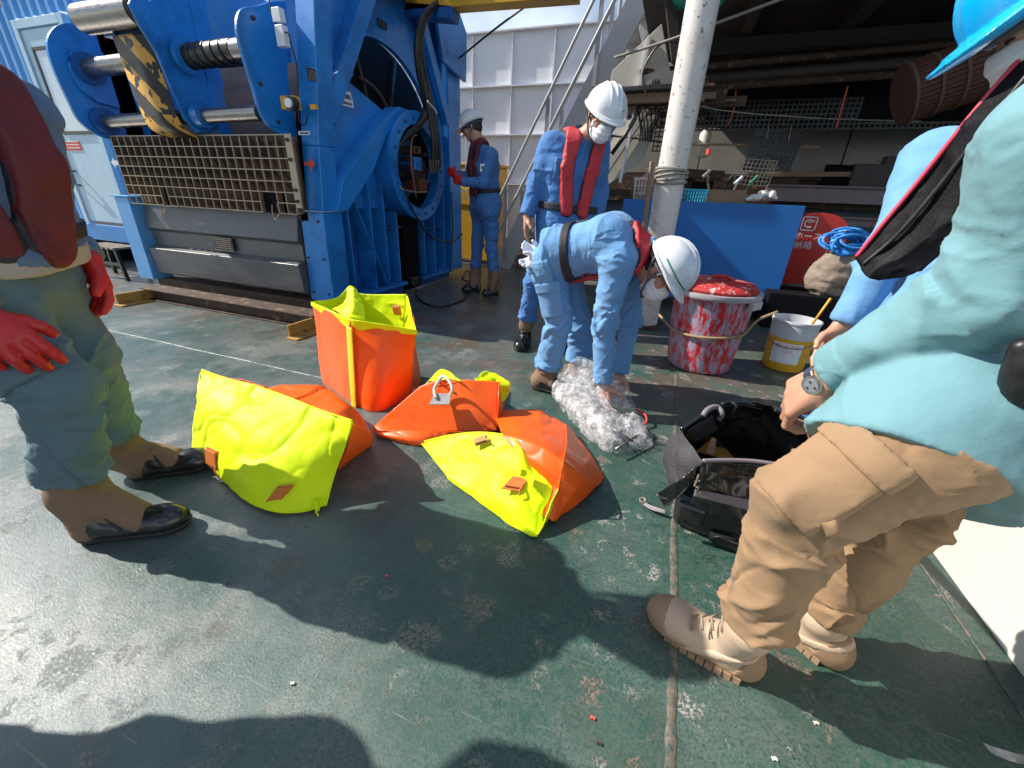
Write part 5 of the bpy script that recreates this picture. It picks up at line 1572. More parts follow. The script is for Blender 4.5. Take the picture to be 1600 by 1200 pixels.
# yellow lining, slightly inside, and its edge turned over the rim
def inn(p, z, s=0.97):
    c = np.array([-1.48, 1.76, 0]); q = c + (p - c) * s; q[2] = p[2] + z; return q
lt = [D_, E_, E2, E3, A_]
sheet('yellow_lining', [[inn(p, 0.012, 0.985) for p in lt], [inn(p, -0.05, .96) for p in lt], [inn(p, -0.13, .9) for p in lt], [inn(p, -0.22, .84) for p in lt]], m_ye, t, (34, 60), crumple=0.006, csc=8, seed=15)
lt = [A_, B_, C_, D_]
sheet('yellow_lining', [[inn(p, 0.004, 0.985) for p in lt], [inn(p, -0.06, .96) for p in lt], [inn(p, -0.20, .85) for p in lt]], m_ye, t, (30, 50), crumple=0.004, csc=8, seed=17, linear=True)
lt = [A_, mixp(A_, B_, .5), B_, mixp(B_, C_, .5), C_]
lo_ = [-.012, -.050, -.052, -.035, -.018]
sheet('yellow_rim', [[inn(p, 0.008, 1.02) for p in lt], [inn(p, z_, 1.025) for p, z_ in zip(lt, lo_)]], m_ye, t, (10, 50), crumple=0.0015, csc=8, seed=19)
sheet('yellow_peak', [[Yp(545, 450, 1.86), Yp(553, 449, 1.86), Yp(562, 462, 1.87)], [Yp(538, 472, 1.76), Yp(552, 474, 1.72), Yp(566, 480, 1.78)], [Yp(520, 484, 1.68), Yp(546, 497, 1.62), Yp(570, 500, 1.68)]], m_ye, t, (30, 24), crumple=0.009, csc=12, seed=21)
st = []
for u in (0.93, .8, .55, .3, .1, .0):
    b0, b1 = mixp(Bb, B_, u), None
    dxy = unit(np.array([1, -0.35, 0])) * (0.030 if u > .2 else 0.026)
    o_ = np.array([-0.003, -0.014, 0])
    st.append([b0 - dxy * 0.9 + o_, b0 + o_ * 1.3, b0 + dxy * 0.9 + o_])
sheet('yellow_stripe', st, mat('yellow seam tape', (0.85, 0.62, 0.02), 0.45, var=0.1), t, (40, 8), crumple=0.001, thick=0.003)
tab('webbing_tab', Yp(622, 484, 1.90), (0.030, -0.008, 0.004), (0.004, -0.01, 0.030), t)

# C : small folded bag in the middle, with rope handle
t = thing('float_bag', 'folded orange bag with a white rope handle on a small grey plate', 'bag', tuple(Z(690, 670, 0)), 'yellow and orange float bags on the deck')
cg = [[Z(583, 669, .03), Z(615, 640, .12), Z(655, 606, .20), Z(690, 593, .235), Z(735, 594, .25), Z(780, 597, .25)],
      [Z(585, 672, .03), Z(622, 655, .11), Z(668, 632, .17), Z(705, 626, .19), Z(742, 624, .195), Z(779, 626, .195)],
      [Z(586, 673, .03), Z(628, 668, .07), Z(680, 662, .10), Z(715, 656, .115), Z(745, 654, .12), Z(777, 654, .12)],
      [Z(587, 674, .03), Z(632, 674, .045), Z(685, 674, .05), Z(718, 673, .055), Z(748, 673, .055), Z(776, 673, .055)]]
sheet('orange_body', [cg[0], [a_ * .35 + b_ * .65 for a_, b_ in zip(cg[0], cg[3])], cg[3]], m_or, t, (50, 60), crumple=0.003, csc=4.5, seed=23, thick=0.005, linear=True)
sheet('orange_fold', [[Z(584, 673, .03), Z(640, 674, .05), Z(700, 674, .055), Z(772, 673, .055)], [Z(592, 680, .02), Z(640, 686, .03), Z(690, 684, .03), Z(765, 678, .03)],
      [Z(600, 684, .004), Z(650, 695, .004), Z(690, 694, .004), Z(760, 690, .004)]], m_or, t, (24, 60), crumple=0.006, csc=8, seed=25)
sheet('orange_back', [[Z(583, 669, .03), Z(655, 606, .20), Z(735, 594, .25), Z(780, 597, .25)], [Z(590, 660, .0), Z(655, 618, .0), Z(735, 618, .0), Z(788, 630, .0)]], m_or, t, (10, 40), crumple=0.003, seed=26, linear=True)
sheet('orange_end', [[Z(780, 597, .25), Z(779, 626, .195), Z(776, 673, .055)], [Z(788, 625, .02), Z(788, 645, .01), Z(780, 676, .0)]], m_or, t, (14, 24), crumple=0.003, seed=27)
sheet('yellow_flap', [[Z(664, 606, .13), Z(690, 588, .15), Z(712, 600, .16)], [Z(672, 596, .19), Z(692, 578, .24), Z(718, 594, .25)], [Z(690, 596, .235), Z(705, 592, .245), Z(720, 597, .25)]], m_ye, t, (24, 24), crumple=0.007, csc=12, seed=28)
sheet('yellow_flap', [[Z(742, 592, .25), Z(762, 580, .25), Z(798, 597, .22)], [Z(745, 598, .24), Z(770, 598, .22), Z(797, 606, .19)], [Z(768, 606, .2), Z(778, 632, .12), Z(790, 620, .12)]], m_ye, t, (30, 30), crumple=0.008, csc=12, seed=29)
q = [Z(672, 634, .165), Z(703, 634, .178), Z(706, 617, .20), Z(680, 617, .195)]
nrm = unit(np.cross(q[1] - q[0], q[3] - q[0])); nrm = nrm if nrm @ (CAMP - q[0]) > 0 else -nrm
gg = G(); gg.hexa([p + nrm * 0.006 for p in q] + [p + nrm * 0.012 for p in q]); gg.build('handle_plate', mat('grey plate', (0.28, 0.27, 0.27), 0.5), t)
m_wrope = mat('white braided rope', (0.70, 0.62, 0.55), 0.8, var=0.2, vscale=60, bump=0.002, bscale=140)
hem([p + A_up * .003 for p in cg[-1]], t, .003, m_or); hem([r[-1] + A_up * .003 for r in cg], t, .003, m_or)
hp = crm(np.array([Z(682, 624, .19), Z(680, 610, .21), Z(688, 596, .25), Z(694, 591, .27), Z(703, 598, .26), Z(708, 610, .235), Z(704, 621, .20)]), 60) + nrm * 0.012
gg = G(); gg.tube(hp, 0.0075, n=8); gg.build('rope_handle', m_wrope, t, smooth=True, fix=False)
gg = G()
rs = np.random.RandomState(4)
c0 = Z(648, 612, .045)
for k in range(7):
    ph = rs.rand() * 6; ti = rs.rand() * 3
    gg.tube([c0 + 0.016 * np.array([math.cos(a_), math.sin(a_) * math.cos(ti), math.sin(a_) * math.sin(ti)]) for a_ in np.linspace(0, 6.28, 14, endpoint=False)], 0.006, n=5, closed=True)
gg.tube(crm(np.array([c0, Z(660, 603, .10), Z(676, 600, .19)]), 16), 0.004, n=5)
gg.tube(crm(np.array([Z(655, 606, .13), Z(675, 598, .20), Z(690, 595, .25)]), 16), 0.006, n=6)
tag(gg.build('knotted_cord', mat('pink cord', (0.62, 0.28, 0.25), 0.8, var=0.3, vscale=60), smooth=True, fix=False), 'pink knotted cord end beside the middle orange bag', 'cord')

# D : right bag
t = thing('float_bag', 'flattened orange bag with a long yellow flap, rightmost of the four bags', 'bag', tuple(Z(830, 740, 0)), 'yellow and orange float bags on the deck')
dg_ = [[Z(658, 692, .012), Z(700, 682, .07), Z(745, 677, .13), Z(790, 682, .18), Z(812, 700, .19), Z(832, 728, .14), Z(876, 748, .13)],
       [Z(668, 704, .02), Z(710, 702, .07), Z(755, 706, .12), Z(795, 715, .15), Z(815, 735, .14), Z(838, 757, .11), Z(874, 762, .10)],
       [Z(682, 722, .02), Z(722, 732, .05), Z(762, 742, .08), Z(792, 752, .09), Z(816, 767, .09), Z(842, 778, .08), Z(864, 784, .06)],
       [Z(698, 742, .012), Z(732, 762, .02), Z(764, 778, .03), Z(788, 792, .04), Z(812, 802, .05), Z(838, 803, .05), Z(854, 800, .03)],
       [Z(702, 748, .004), Z(735, 773, .004), Z(765, 795, .004), Z(788, 812, .004), Z(810, 826, .006), Z(836, 838, .01), Z(850, 818, .012)]]
sheet('yellow_flap', dg_, m_ye, t, (100, 150), crumple=0.0085, csc=5.2, seed=31, fine=0.002, thick=0.005)
sheet('yellow_fold', [[Z(836, 838, .01), Z(850, 812, .05), Z(876, 750, .13)], [Z(845, 826, .004), Z(858, 806, .01), Z(880, 770, .02)]], m_ye, t, (12, 30), crumple=0.004, seed=32)
oo = [[Z(770, 645, .02), Z(800, 642, .05), Z(842, 642, .07), Z(884, 664, .06), Z(922, 706, .03), Z(944, 746, .004)],
      [Z(775, 655, .12), Z(805, 655, .14), Z(845, 662, .15), Z(885, 690, .14), Z(918, 724, .09), Z(938, 755, .015)],
      [Z(785, 680, .18), Z(815, 688, .20), Z(848, 700, .205), Z(880, 722, .19), Z(910, 748, .12), Z(928, 762, .02)],
      [Z(800, 700, .17), Z(822, 712, .17), Z(850, 728, .165), Z(876, 745, .15), Z(898, 766, .10), Z(915, 774, .015)],
      [Z(815, 725, .13), Z(832, 738, .12), Z(852, 752, .11), Z(872, 768, .10), Z(886, 782, .06), Z(895, 790, .01)],
      [Z(840, 800, .03), Z(848, 806, .03), Z(856, 810, .03), Z(862, 814, .02), Z(866, 813, .01), Z(868, 811, .004)]]
sheet('orange_body', oo, m_or, t, (70, 70), crumple=0.008, csc=3.2, seed=34, thick=0.005, linear=True)
sheet('yellow_curl', [[Z(814, 732, .165), Z(826, 734, .16), Z(838, 742, .15)], [Z(812, 745, .12), Z(824, 752, .12), Z(832, 762, .12)]], m_ye, t, (16, 16), crumple=0.006, csc=14, seed=35)
hem([p + A_up * .004 for p in dg_[0]], t); hem([r[0] for r in dg_], t); hem([p + A_up * .003 for p in dg_[-1]], t); hem([r[3] + A_up * .004 for r in oo[:5]], t, .0035, m_or)
tab('webbing_tab', Z(807, 757, .105), (0.034, 0.006, 0.0), (0.012, 0.028, 0.012), t)
tab('webbing_tab', Z(752, 690, .145), (0.024, 0.012, 0.01), (-0.010, 0.014, 0.006), t, m_yrust)

# ================================================================ bubble wrap and clear plastic
def plastic(name, alpha, col, rough, bsc):
    m = bpy.data.materials.new(name); m.use_nodes = True
    n, l = m.node_tree.nodes, m.node_tree.links
    b = n['Principled BSDF']
    b.inputs['Base Color'].default_value = (*col, 1); b.inputs['Roughness'].default_value = rough
    b.inputs['Coat Weight'].default_value = 0.6
    tc = n.new('ShaderNodeTexCoord'); z = n.new('ShaderNodeTexNoise'); z.inputs['Scale'].default_value = bsc; z.inputs['Detail'].default_value = 6
    l.new(tc.outputs['Object'], z.inputs['Vector'])
    r = n.new('ShaderNodeMapRange'); r.inputs[1].default_value = 0.35; r.inputs[2].default_value = 0.7; r.inputs[3].default_value = alpha[0]; r.inputs[4].default_value = alpha[1]
    l.new(z.outputs['Fac'], r.inputs[0]); l.new(r.outputs[0], b.inputs['Alpha'])
    v = n.new('ShaderNodeTexVoronoi'); v.inputs['Scale'].default_value = bsc * 4; l.new(tc.outputs['Object'], v.inputs['Vector'])
    bp = n.new('ShaderNodeBump'); bp.inputs['Distance'].default_value = 0.004; l.new(v.outputs['Distance'], bp.inputs['Height']); l.new(bp.outputs[0], b.inputs['Normal'])
    return m
m_bub = plastic('bubble wrap film', (0.06, 0.60), (0.80, 0.77, 0.78), 0.15, 22)
m_clr = plastic('clear plastic film', (0.10, 0.42), (0.75, 0.75, 0.76), 0.12, 14)
t = thing('bubble_wrap', 'crumpled bubble wrap lying on the deck under the bending man\'s hand', 'bubble wrap', tuple(Z(940, 660, 0)))
bg_ = [[Z(868, 596, .10), Z(900, 590, .12), Z(930, 606, .13), Z(962, 640, .13), Z(985, 655, .09)],
       [Z(862, 604, .09), Z(890, 608, .12), Z(922, 630, .14), Z(958, 660, .12), Z(1004, 660, .07)],
       [Z(862, 620, .06), Z(885, 634, .08), Z(915, 656, .09), Z(955, 682, .08), Z(1012, 678, .05)],
       [Z(868, 632, .01), Z(888, 652, .01), Z(912, 680, .012), Z(950, 706, .012), Z(1000, 700, .01)]]
sheet('wrap_sheet', bg_, m_bub, t, (60, 80), crumple=0.012, csc=12, seed=41, fine=0.003, thick=0)
bg2 = [[a_ + np.array([0.02, 0.02, -0.03]) for a_ in r] for r in bg_]
sheet('wrap_sheet', bg2, m_bub, t, (50, 70), crumple=0.014, csc=10, seed=43, fine=0.003, thick=0)
blob('wrap_bunch', SD([ell(Z(985, 665, .06), (.06, .06, .055)), ell(Z(1000, 688, .03), (.05, .04, .03))], .03), .006, m_bub, t, disp=lambda v, n_: 0.016 * ridged(v * 26, 3, 5))
t = thing('clear_plastic_bag', 'clear plastic bag standing open between the bending man\'s boots', 'plastic bag', tuple(Z(915, 620, 0)))
cg_ = [[Z(882, 568, .22), Z(900, 558, .26), Z(925, 562, .27), Z(950, 585, .22), Z(975, 612, .14)],
       [Z(872, 585, .18), Z(895, 578, .22), Z(925, 585, .22), Z(950, 605, .17), Z(980, 630, .09)],
       [Z(868, 610, .10), Z(892, 612, .12), Z(922, 622, .12), Z(948, 636, .09), Z(985, 645, .03)]]
sheet('plastic_film', cg_, m_clr, t, (50, 60), crumple=0.016, csc=12, seed=45, fine=0.004, thick=0)
cg2 = [[p + np.array([0.03, 0.10, -0.03]) for p in r] for r in cg_]
sheet('plastic_film', cg2, m_clr, t, (40, 50), crumple=0.018, csc=12, seed=46, fine=0.004, thick=0)
# steel rods under the hand
for i, (a_, b_, lb) in enumerate(((Z(930, 652, .10), Z(982, 694, .05), 'longest steel rod poking out of the bubble wrap'), (Z(962, 702, .05), Z(1000, 678, .06), 'short rod crossing the others at the end of the wrap'),
                               (Z(955, 668, .09), Z(990, 690, .055), 'middle thin steel rod in the bubble wrap'))):
    gg = G(); gg.cyl(a_, b_, 0.005, n=8); tag(gg.build('steel_rod', m_steel, auto=rad(40)), lb, 'rod', 'steel rods in the bubble wrap')
t = thing('shackle', 'red and grey shackle ends beside the bubble wrap', 'shackle', tuple(Z(1005, 655, 0)))
gg = G(); gg.tube(crm(np.array([Z(994, 640, .04), Z(1008, 648, .05), Z(1010, 660, .03), Z(1000, 664, .02)]), 30), 0.006, n=6); gg.build('red_ring', m_red, t, smooth=True, fix=False)
gg = G(); gg.tube(crm(np.array([Z(998, 668, .02), Z(1010, 672, .03), Z(1016, 682, .012), Z(1004, 686, .012)]), 30), 0.010, n=6); gg.build('grey_hook', m_steel_dk, t, smooth=True, fix=False)

# ================================================================ red bin, pail
m_bin = mat('scuffed red and grey plastic', (0.58, 0.02, 0.02), 0.42, var=0.2, vscale=6, wear=(0.36, 0.34, 0.46), wscale=30, wth=0.44, wsoft=0.12, stretch=(1, 1, 0.35), bump=0.0015, bscale=40)
m_bin2 = mat('faded red plastic lid', (0.42, 0.025, 0.02), 0.62, var=0.2, vscale=8, wear=(0.62, 0.42, 0.40), wscale=22, wth=0.55, wsoft=0.05)
bc = (0.335, 3.03)
t = thing('red_bin', 'paint-splashed red and grey ribbed bin with a red lid in front of the blue board', 'bin', (*bc, 0))
g0 = G()
n = 64; prof = [(0.19, 0.0), (0.205, 0.012), (0.212, 0.05), (0.235, 0.30), (0.248, 0.50), (0.252, 0.515)]
v = []
for r, z in prof:
    for i in range(n):
        a_ = 2 * math.pi * i / n; rr = r + (0.004 if i % 8 == 0 and 0.02 < z < 0.5 else 0)
        v.append((bc[0] + rr * math.cos(a_), bc[1] + rr * math.sin(a_), z))
f = [(j * n + i, j * n + (i + 1) % n, (j + 1) * n + (i + 1) % n, (j + 1) * n + i) for j in range(len(prof) - 1) for i in range(n)]
g0.add(v, f); g0.build('bin_body', m_bin, t, auto=rad(30))
gg = G(); gg.lathe([(0.250, 0.512), (0.278, 0.512), (0.284, 0.525), (0.280, 0.545), (0.252, 0.545)], (*bc, 0), 64); gg.build('bin_rim', mat('grey plastic rim', (0.42, 0.40, 0.42), 0.4, wear=(0.6, 0.05, 0.04), wscale=8, wth=0.6), t, auto=rad(40))
gg = G(); gg.lathe([(0.262, 0.546), (0.266, 0.562), (0.235, 0.590), (0.15, 0.602), (0.0, 0.606)], (bc[0] - 0.01, bc[1] + 0.01, 0), 64); gg.build('bin_lid', m_bin2, t, auto=rad(40))
gg = G(); gg.tube(crm(np.array([(bc[0] - 0.07, bc[1] - 0.02, .60), (bc[0] - 0.03, bc[1] - 0.03, .628), (bc[0] + 0.05, bc[1] - 0.03, .628), (bc[0] + 0.09, bc[1] - 0.02, .60)]), 30), 0.013, n=8); gg.build('lid_handle', m_bin2, t, smooth=True, fix=False)
for a_ in (rad(-35), rad(145)):
    c0 = np.array([bc[0] + 0.275 * math.cos(a_), bc[1] + 0.275 * math.sin(a_), 0.49]); tq = np.array([-math.sin(a_), math.cos(a_), 0]); nq = np.array([math.cos(a_), math.sin(a_), 0])
    gg = G(); gg.obox(c0, tq * 0.055, nq * 0.018, np.array([0, 0, .026])); gg.build('side_handle', mat('grey handle', (0.45, 0.43, 0.45), 0.4), t, bevel=0.006)
# rope round the bin
rp = [P(1030, 492, Y=3.3)] + [np.array([bc[0] + 0.248 * math.cos(a_), bc[1] + 0.248 * math.sin(a_), 0.285 - 0.02 * math.sin((a_ + 2.6) * 1.2)]) for a_ in np.linspace(rad(200), rad(330), 8)] + [P(1185, 500, Y=3.3), P(1215, 487, Y=3.4)]
cord('rope', rp, 0.010, m_ropeb, 'tan rope slung round the red bin', n=10)

pc = (0.915, 3.27)
t = thing('oil_pail', 'white and yellow oil pail with a printed label, right of the red bin', 'pail', (*pc, 0))
gg = G(); gg.lathe([(0.0, 0.004), (0.128, 0.004), (0.132, 0.015), (0.1335, 0.06)], (*pc, 0), 48); gg.build('pail_bottom', m_yellow, t, auto=rad(40))
gg = G(); gg.lathe([(0.1337, 0.06), (0.140, 0.235)], (*pc, 0), 48); gg.build('yellow_band', m_yellow, t, smooth=True)
m_pw = mat('pale grey pail', (0.55, 0.56, 0.60), 0.4, var=0.1, dirt=(0.35, 0.34, 0.36))
gg = G(); gg.lathe([(0.1402, 0.236), (0.144, 0.34), (0.150, 0.342), (0.150, 0.356), (0.143, 0.358), (0.138, 0.25), (0.0, 0.25)], (*pc, 0), 48); gg.build('upper_band', m_pw, t, auto=rad(40))
gg = G(); gg.lathe([(0.0, 0.255), (0.137, 0.262)], (*pc, 0), 48); gg.build('dark_contents', m_dark, t)
view = math.atan2(-pc[1], -pc[0])
def cylmap(r_of_z, ang0):
    return lambda u, v_: (pc[0] + r_of_z(v_) * math.cos(ang0 + u / 0.14), pc[1] + r_of_z(v_) * math.sin(ang0 + u / 0.14), v_)
rz = lambda z: 0.1337 + (z - 0.06) / 0.175 * 0.0063 + 0.0012
v = []; f = []
nn = 20
for j in range(2):
    for i in range(nn + 1):
        u = -0.095 + 0.19 * i / nn; z = 0.065 + 0.145 * j
        v.append(cylmap(lambda zz: rz(zz) - 0.0005, view)(u, z))
for i in range(nn): f.append((i, i + 1, nn + 2 + i, nn + 1 + i))
put('paper_label', mesh('paper_label', v, f, True), m_whitep, t)
mp = cylmap(lambda z: rz(z) + 0.0004, view + 0.05)
text_mesh('lettering', 'Shell Tellus', 0.036, lambda u, v_: mp(u + 0.012, 0.185 + v_), m_redp, t)
text_mesh('lettering', 'S2 V', 0.032, lambda u, v_: mp(u - 0.0, 0.150 + v_), m_redp, t)
gg = G()
for i in range(14):
    a_ = 6.28 * i / 14
    mp_ = mp(-0.075 + 0.010 * math.cos(a_), 0.186 + 0.010 * math.sin(a_)); gg.v.append(mp_)
gg.f = [tuple(range(14))]; gg.mi = [0]; gg.build('shell_mark', m_redp, t, fix=False)
gg = G(); hd = [np.array([pc[0] + 0.146 * math.cos(view + a_) * 1.01, pc[1] + 0.146 * math.sin(view + a_) * 1.01, 0.24 - 0.06 * math.cos(a_ * 0.95)]) for a_ in np.linspace(-1.5, 1.5, 24)]
gg.tube(hd, 0.003, n=6); gg.build('wire_handle', m_steel, t, smooth=True, fix=False)
gg = G(); gg.cyl((pc[0] + 0.06, pc[1] - 0.05, 0.27), P(1298, 466, Y=3.2), 0.008, n=8)
tag(gg.build('stirring_stick', m_yellow, auto=rad(40)), 'yellow wooden stick standing in the oil pail', 'stick')

# ================================================================ black duffel
m_duf = mat('black coated nylon', (0.012, 0.012, 0.014), 0.24, var=0.3, vscale=10, coat=0.5, bump=0.0015, bscale=30)
m_dufm = mat('charcoal mesh fabric', (0.045, 0.042, 0.045), 0.65, var=0.3, vscale=60, bump=0.003, bscale=160)
m_dufg = mat('grey trim fabric', (0.21, 0.18, 0.20), 0.6, var=0.1)
m_dufi = mat('dark bag lining', (0.012, 0.012, 0.014), 0.85)
t = thing('duffel_bag', 'open black rolling duffel bag on the deck beside the tan trousered man', 'duffel bag', (0.45, 1.45, 0))
FL, FR = Z(1048, 822, 0), Z(1275, 912, 0)
BL = np.array([0.28, 1.66, 0]); BR = BL + FR - FL
# hard lower shell
def quad_sheet(nm, a, b, c, d, m, n1, n2, **k):
    rows = [[mixp(mixp(a, b, u), mixp(d, c, u), w_) for u in np.linspace(0, 1, 5)] for w_ in np.linspace(0, 1, 4)]
    return sheet(nm, rows, m, t, (n1, n2), **k)
up_ = np.array([0, 0, 1.0])
lo_f = [FL + up_ * .012, FR + up_ * .012, FR + up_ * .125, FL + up_ * .135 + np.array([-.004, .0, 0])]
gg = G(); gg.hexa([FL + up_ * .012, FR + up_ * .012, BR + up_ * .012, BL + up_ * .012, FL + up_ * .13 + np.array([-.012, .012, 0]), FR + up_ * .12, BR + up_ * .12, BL + up_ * .13])
gg.build('hard_base', m_duf, t, bevel=0.018)
LL = np.linalg.norm(FR - FL); dv = unit(FR - FL); nv = np.array([dv[1], -dv[0], 0])
s0 = FL + dv * 0.12 + up_ * 0.018 + nv * 0.008
gg = G(); gg.obox(s0 + dv * 0.11 + up_ * 0.015, dv * 0.11, nv * 0.012, up_ * 0.022); gg.build('skid_guard', m_black, t, bevel=0.012)
gg = G(); gg.tube([s0 + nv * 0.013 + p for p in (dv * 0.02 + up_ * 0.0, dv * 0.01 + up_ * 0.02, dv * 0.03 + up_ * 0.034, dv * 0.20 + up_ * 0.034)], 0.005, n=6); gg.build('skid_rim', m_steel_dk, t, smooth=True, fix=False)
gg = G(); gg.obox(FL + dv * 0.05 + up_ * 0.09 + nv * 0.004, dv * 0.045, nv * 0.012, up_ * 0.035); gg.build('corner_patch', m_duf, t, bevel=0.012)
# front fabric wall, leaning out, rising to the rim
fr = [[Z(1098, 722, .33), Z(1130, 721, .33), Z(1170, 722, .33), Z(1210, 727, .33), Z(1260, 738, .32)],
      [Z(1092, 742, .29), Z(1130, 730, .30), Z(1170, 735, .295), Z(1210, 745, .29), Z(1262, 760, .28)],
      [Z(1086, 762, .22), Z(1128, 770, .22), Z(1170, 778, .21), Z(1210, 786, .21), Z(1266, 800, .20)],
      [FL + up_ * .13 + dv * .04 + nv * .01, FL + up_ * .125 + dv * LL * .3 + nv * .012, FL + up_ * .12 + dv * LL * .55 + nv * .012, FL + up_ * .12 + dv * LL * .8 + nv * .01, FR + up_ * .12]]
sheet('front_wall', fr, m_duf, t, (40, 60), crumple=0.009, csc=9, seed=51, fine=0.001)
sheet('grey_trim', [[p + np.array([0, -0.006, 0.004]) + (fr[3][i] - p) * 0.05 for i, p in enumerate(fr[2])], [p + np.array([0, -0.012, 0.0]) + (fr[3][i] - p) * 0.32 for i, p in enumerate(fr[2])]], m_dufg, t, (10, 50), crumple=0.003, csc=9, seed=52)
# left end: mesh pocket
le = [[Z(1063, 672, .33), Z(1076, 690, .34), Z(1098, 722, .33)],
      [Z(1044, 690, .26), Z(1056, 718, .27), Z(1082, 750, .25)],
      [Z(1040, 720, .17), Z(1046, 750, .17), Z(1062, 778, .17)],
      [BL + up_ * .10 + np.array([-.03, -.03, 0]), mixp(BL, FL, .5) + up_ * .11 + np.array([-.03, 0, 0]), FL + up_ * .13]]
sheet('mesh_end_pocket', le, m_dufm, t, (40, 34), crumple=0.006, csc=10, seed=53)
sheet('end_flap', [[Z(1100, 722, .335), Z(1082, 735, .30), Z(1060, 752, .26), Z(1028, 772, .18)], [Z(1098, 738, .29), Z(1078, 758, .24), Z(1058, 778, .19), Z(1036, 790, .13)]], m_duf, t, (20, 40), crumple=0.005, csc=10, seed=54)
sheet('flap_lining', [[Z(1026, 772, .175), Z(1040, 778, .17), Z(1052, 782, .165)], [Z(1038, 792, .12), Z(1046, 788, .13), Z(1052, 784, .15)]], m_dufg, t, (10, 14), crumple=0.002, seed=55)
# back wall and its gusset
bw = [[Z(1064, 672, .34), Z(1090, 655, .36), Z(1110, 640, .38), Z(1150, 630, .38), Z(1195, 638, .37), Z(1240, 648, .36), Z(1262, 660, .34)],
      [Z(1072, 678, .30), Z(1096, 672, .30), Z(1122, 655, .32), Z(1155, 650, .32), Z(1198, 658, .31), Z(1240, 672, .30), Z(1262, 685, .29)],
      [BL + up_ * .12 + dv * LL * u_ for u_ in (0, .12, .25, .4, .6, .8, 1)]]
sheet('back_wall', bw, m_duf, t, (36, 70), crumple=0.007, csc=9, seed=56)
ou = [[p + np.array([0.0, 0.010, 0.002]) for p in bw[0]], [p + np.array([0.02, 0.05, -0.05]) for p in bw[0]], [mixp(BL, BR, u) + np.array([0, .03, .02]) for u in np.linspace(0, 1, 7)]]
sheet('back_outer', ou, m_duf, t, (30, 70), crumple=0.007, csc=8, seed=57)
gg = G(); gg.tube(crm(np.array([bw[0][i] + up_ * .004 for i in range(7)]), 80), 0.007, n=6); gg.build('rim_piping', m_duf, t, smooth=True, fix=False)
gg = G(); gg.tube(crm(np.array([p + up_ * .004 for p in fr[0]]), 60), 0.007, n=6); gg.build('rim_piping', m_dufg, t, smooth=True, fix=False)
sheet('mesh_lining', [[Z(1072, 672, .33), Z(1088, 662, .35), Z(1112, 648, .36)], [Z(1086, 690, .27), Z(1100, 684, .27), Z(1122, 672, .28)]], m_dufm, t, (20, 24), crumple=0.006, seed=58)
gg = G(); gg.hexa([FL + up_ * .132 + dv * .02 + np.array([0, .03, 0]), FR + up_ * .125, BR + up_ * .125, BL + up_ * .135, FL + up_ * .134 + dv * .02 + np.array([0, .03, 0]), FR + up_ * .127, BR + up_ * .127, BL + up_ * .137])
gg.build('inner_floor', m_dufi, t)
re_ = [[Z(1262, 660, .34), Z(1268, 690, .33), Z(1262, 738, .32)], [BR + up_ * .12, mixp(BR, FR, .5) + up_ * .12, FR + up_ * .12]]
sheet('right_end', re_, m_duf, t, (20, 20), crumple=0.005, seed=59)
# corner strap, zip pulls, loose strap
gg = G(); gg.tube(crm(np.array([Z(1098, 650, .37), Z(1106, 640, .385), Z(1120, 636, .385), Z(1128, 646, .37), Z(1124, 655, .34)]), 40), 0.010, n=8); gg.build('corner_strap', m_dufg, t, smooth=True, fix=False)
gg = G(); gg.tube(crm(np.array([Z(1128, 632, .40), Z(1140, 628, .405), Z(1150, 634, .40), Z(1146, 645, .37)]), 40), 0.006, n=8); gg.build('strap_loop', m_duf, t, smooth=True, fix=False)
gg = G()
for i, (x, y) in enumerate(((1098, 730), (1092, 742), (1088, 752), (1092, 760))):
    gg.tube([Z(x, y, .31 - .02 * i), Z(x - 3, y + 7, .29 - .02 * i), Z(x + 2, y + 9, .29 - .02 * i)], 0.004, n=5)
gg.build('zip_pulls', m_galv, t, fix=False)
sheet('loose_strap', [[Z(1002, 782, .012), Z(1018, 790, .02), Z(1040, 797, .03)], [Z(1004, 788, .006), Z(1018, 797, .012), Z(1040, 803, .02)]], m_dufg, t, (8, 20), crumple=0.001, thick=0.003)
gg = G(); c0 = Z(1004, 781, .02)
gg.tube([c0 + 0.010 * np.array([math.cos(a_), math.sin(a_), 0.3 * math.sin(a_)]) for a_ in np.linspace(0, 6.28, 12, endpoint=False)], 0.003, n=5, closed=True); gg.build('strap_ring', m_galv, t, fix=False)
lf = [bw[0][4], bw[0][5], P(1232, 650, Y=1.02)]
lg_ = [mixp(bw[0][4], bw[0][3], .5) + up_ * .02, Z(1205, 632, .47), P(1212, 640, Y=1.0)]
sheet('lid_strap', [lg_, lf], m_duf, t, (8, 40), crumple=.003, csc=12, seed=64, thick=.006)
# orange brown folder inside
m_fold = mat('orange cardboard', (0.62, 0.30, 0.05), 0.7, var=0.1)
tf = thing('orange_folder', 'orange cardboard folder lying inside the open duffel', 'folder', tuple(Z(1125, 705, .14)))
gg = G(); q = [Z(1088, 706, .20), Z(1150, 722, .16), Z(1128, 696, .16), Z(1110, 688, .22)]; gg.hexa([p for p in q] + [p + up_ * .006 for p in q]); gg.build('folded_card', m_fold, tf)
gg = G(); q = [Z(1103, 708, .215), Z(1115, 710, .205), Z(1118, 686, .26), Z(1112, 684, .265)]; gg.hexa([p for p in q] + [p + np.array([.003, .003, 0]) for p in q]); gg.build('card_edge', mat('pale card', (0.66, 0.38, 0.22), 0.7), tf)

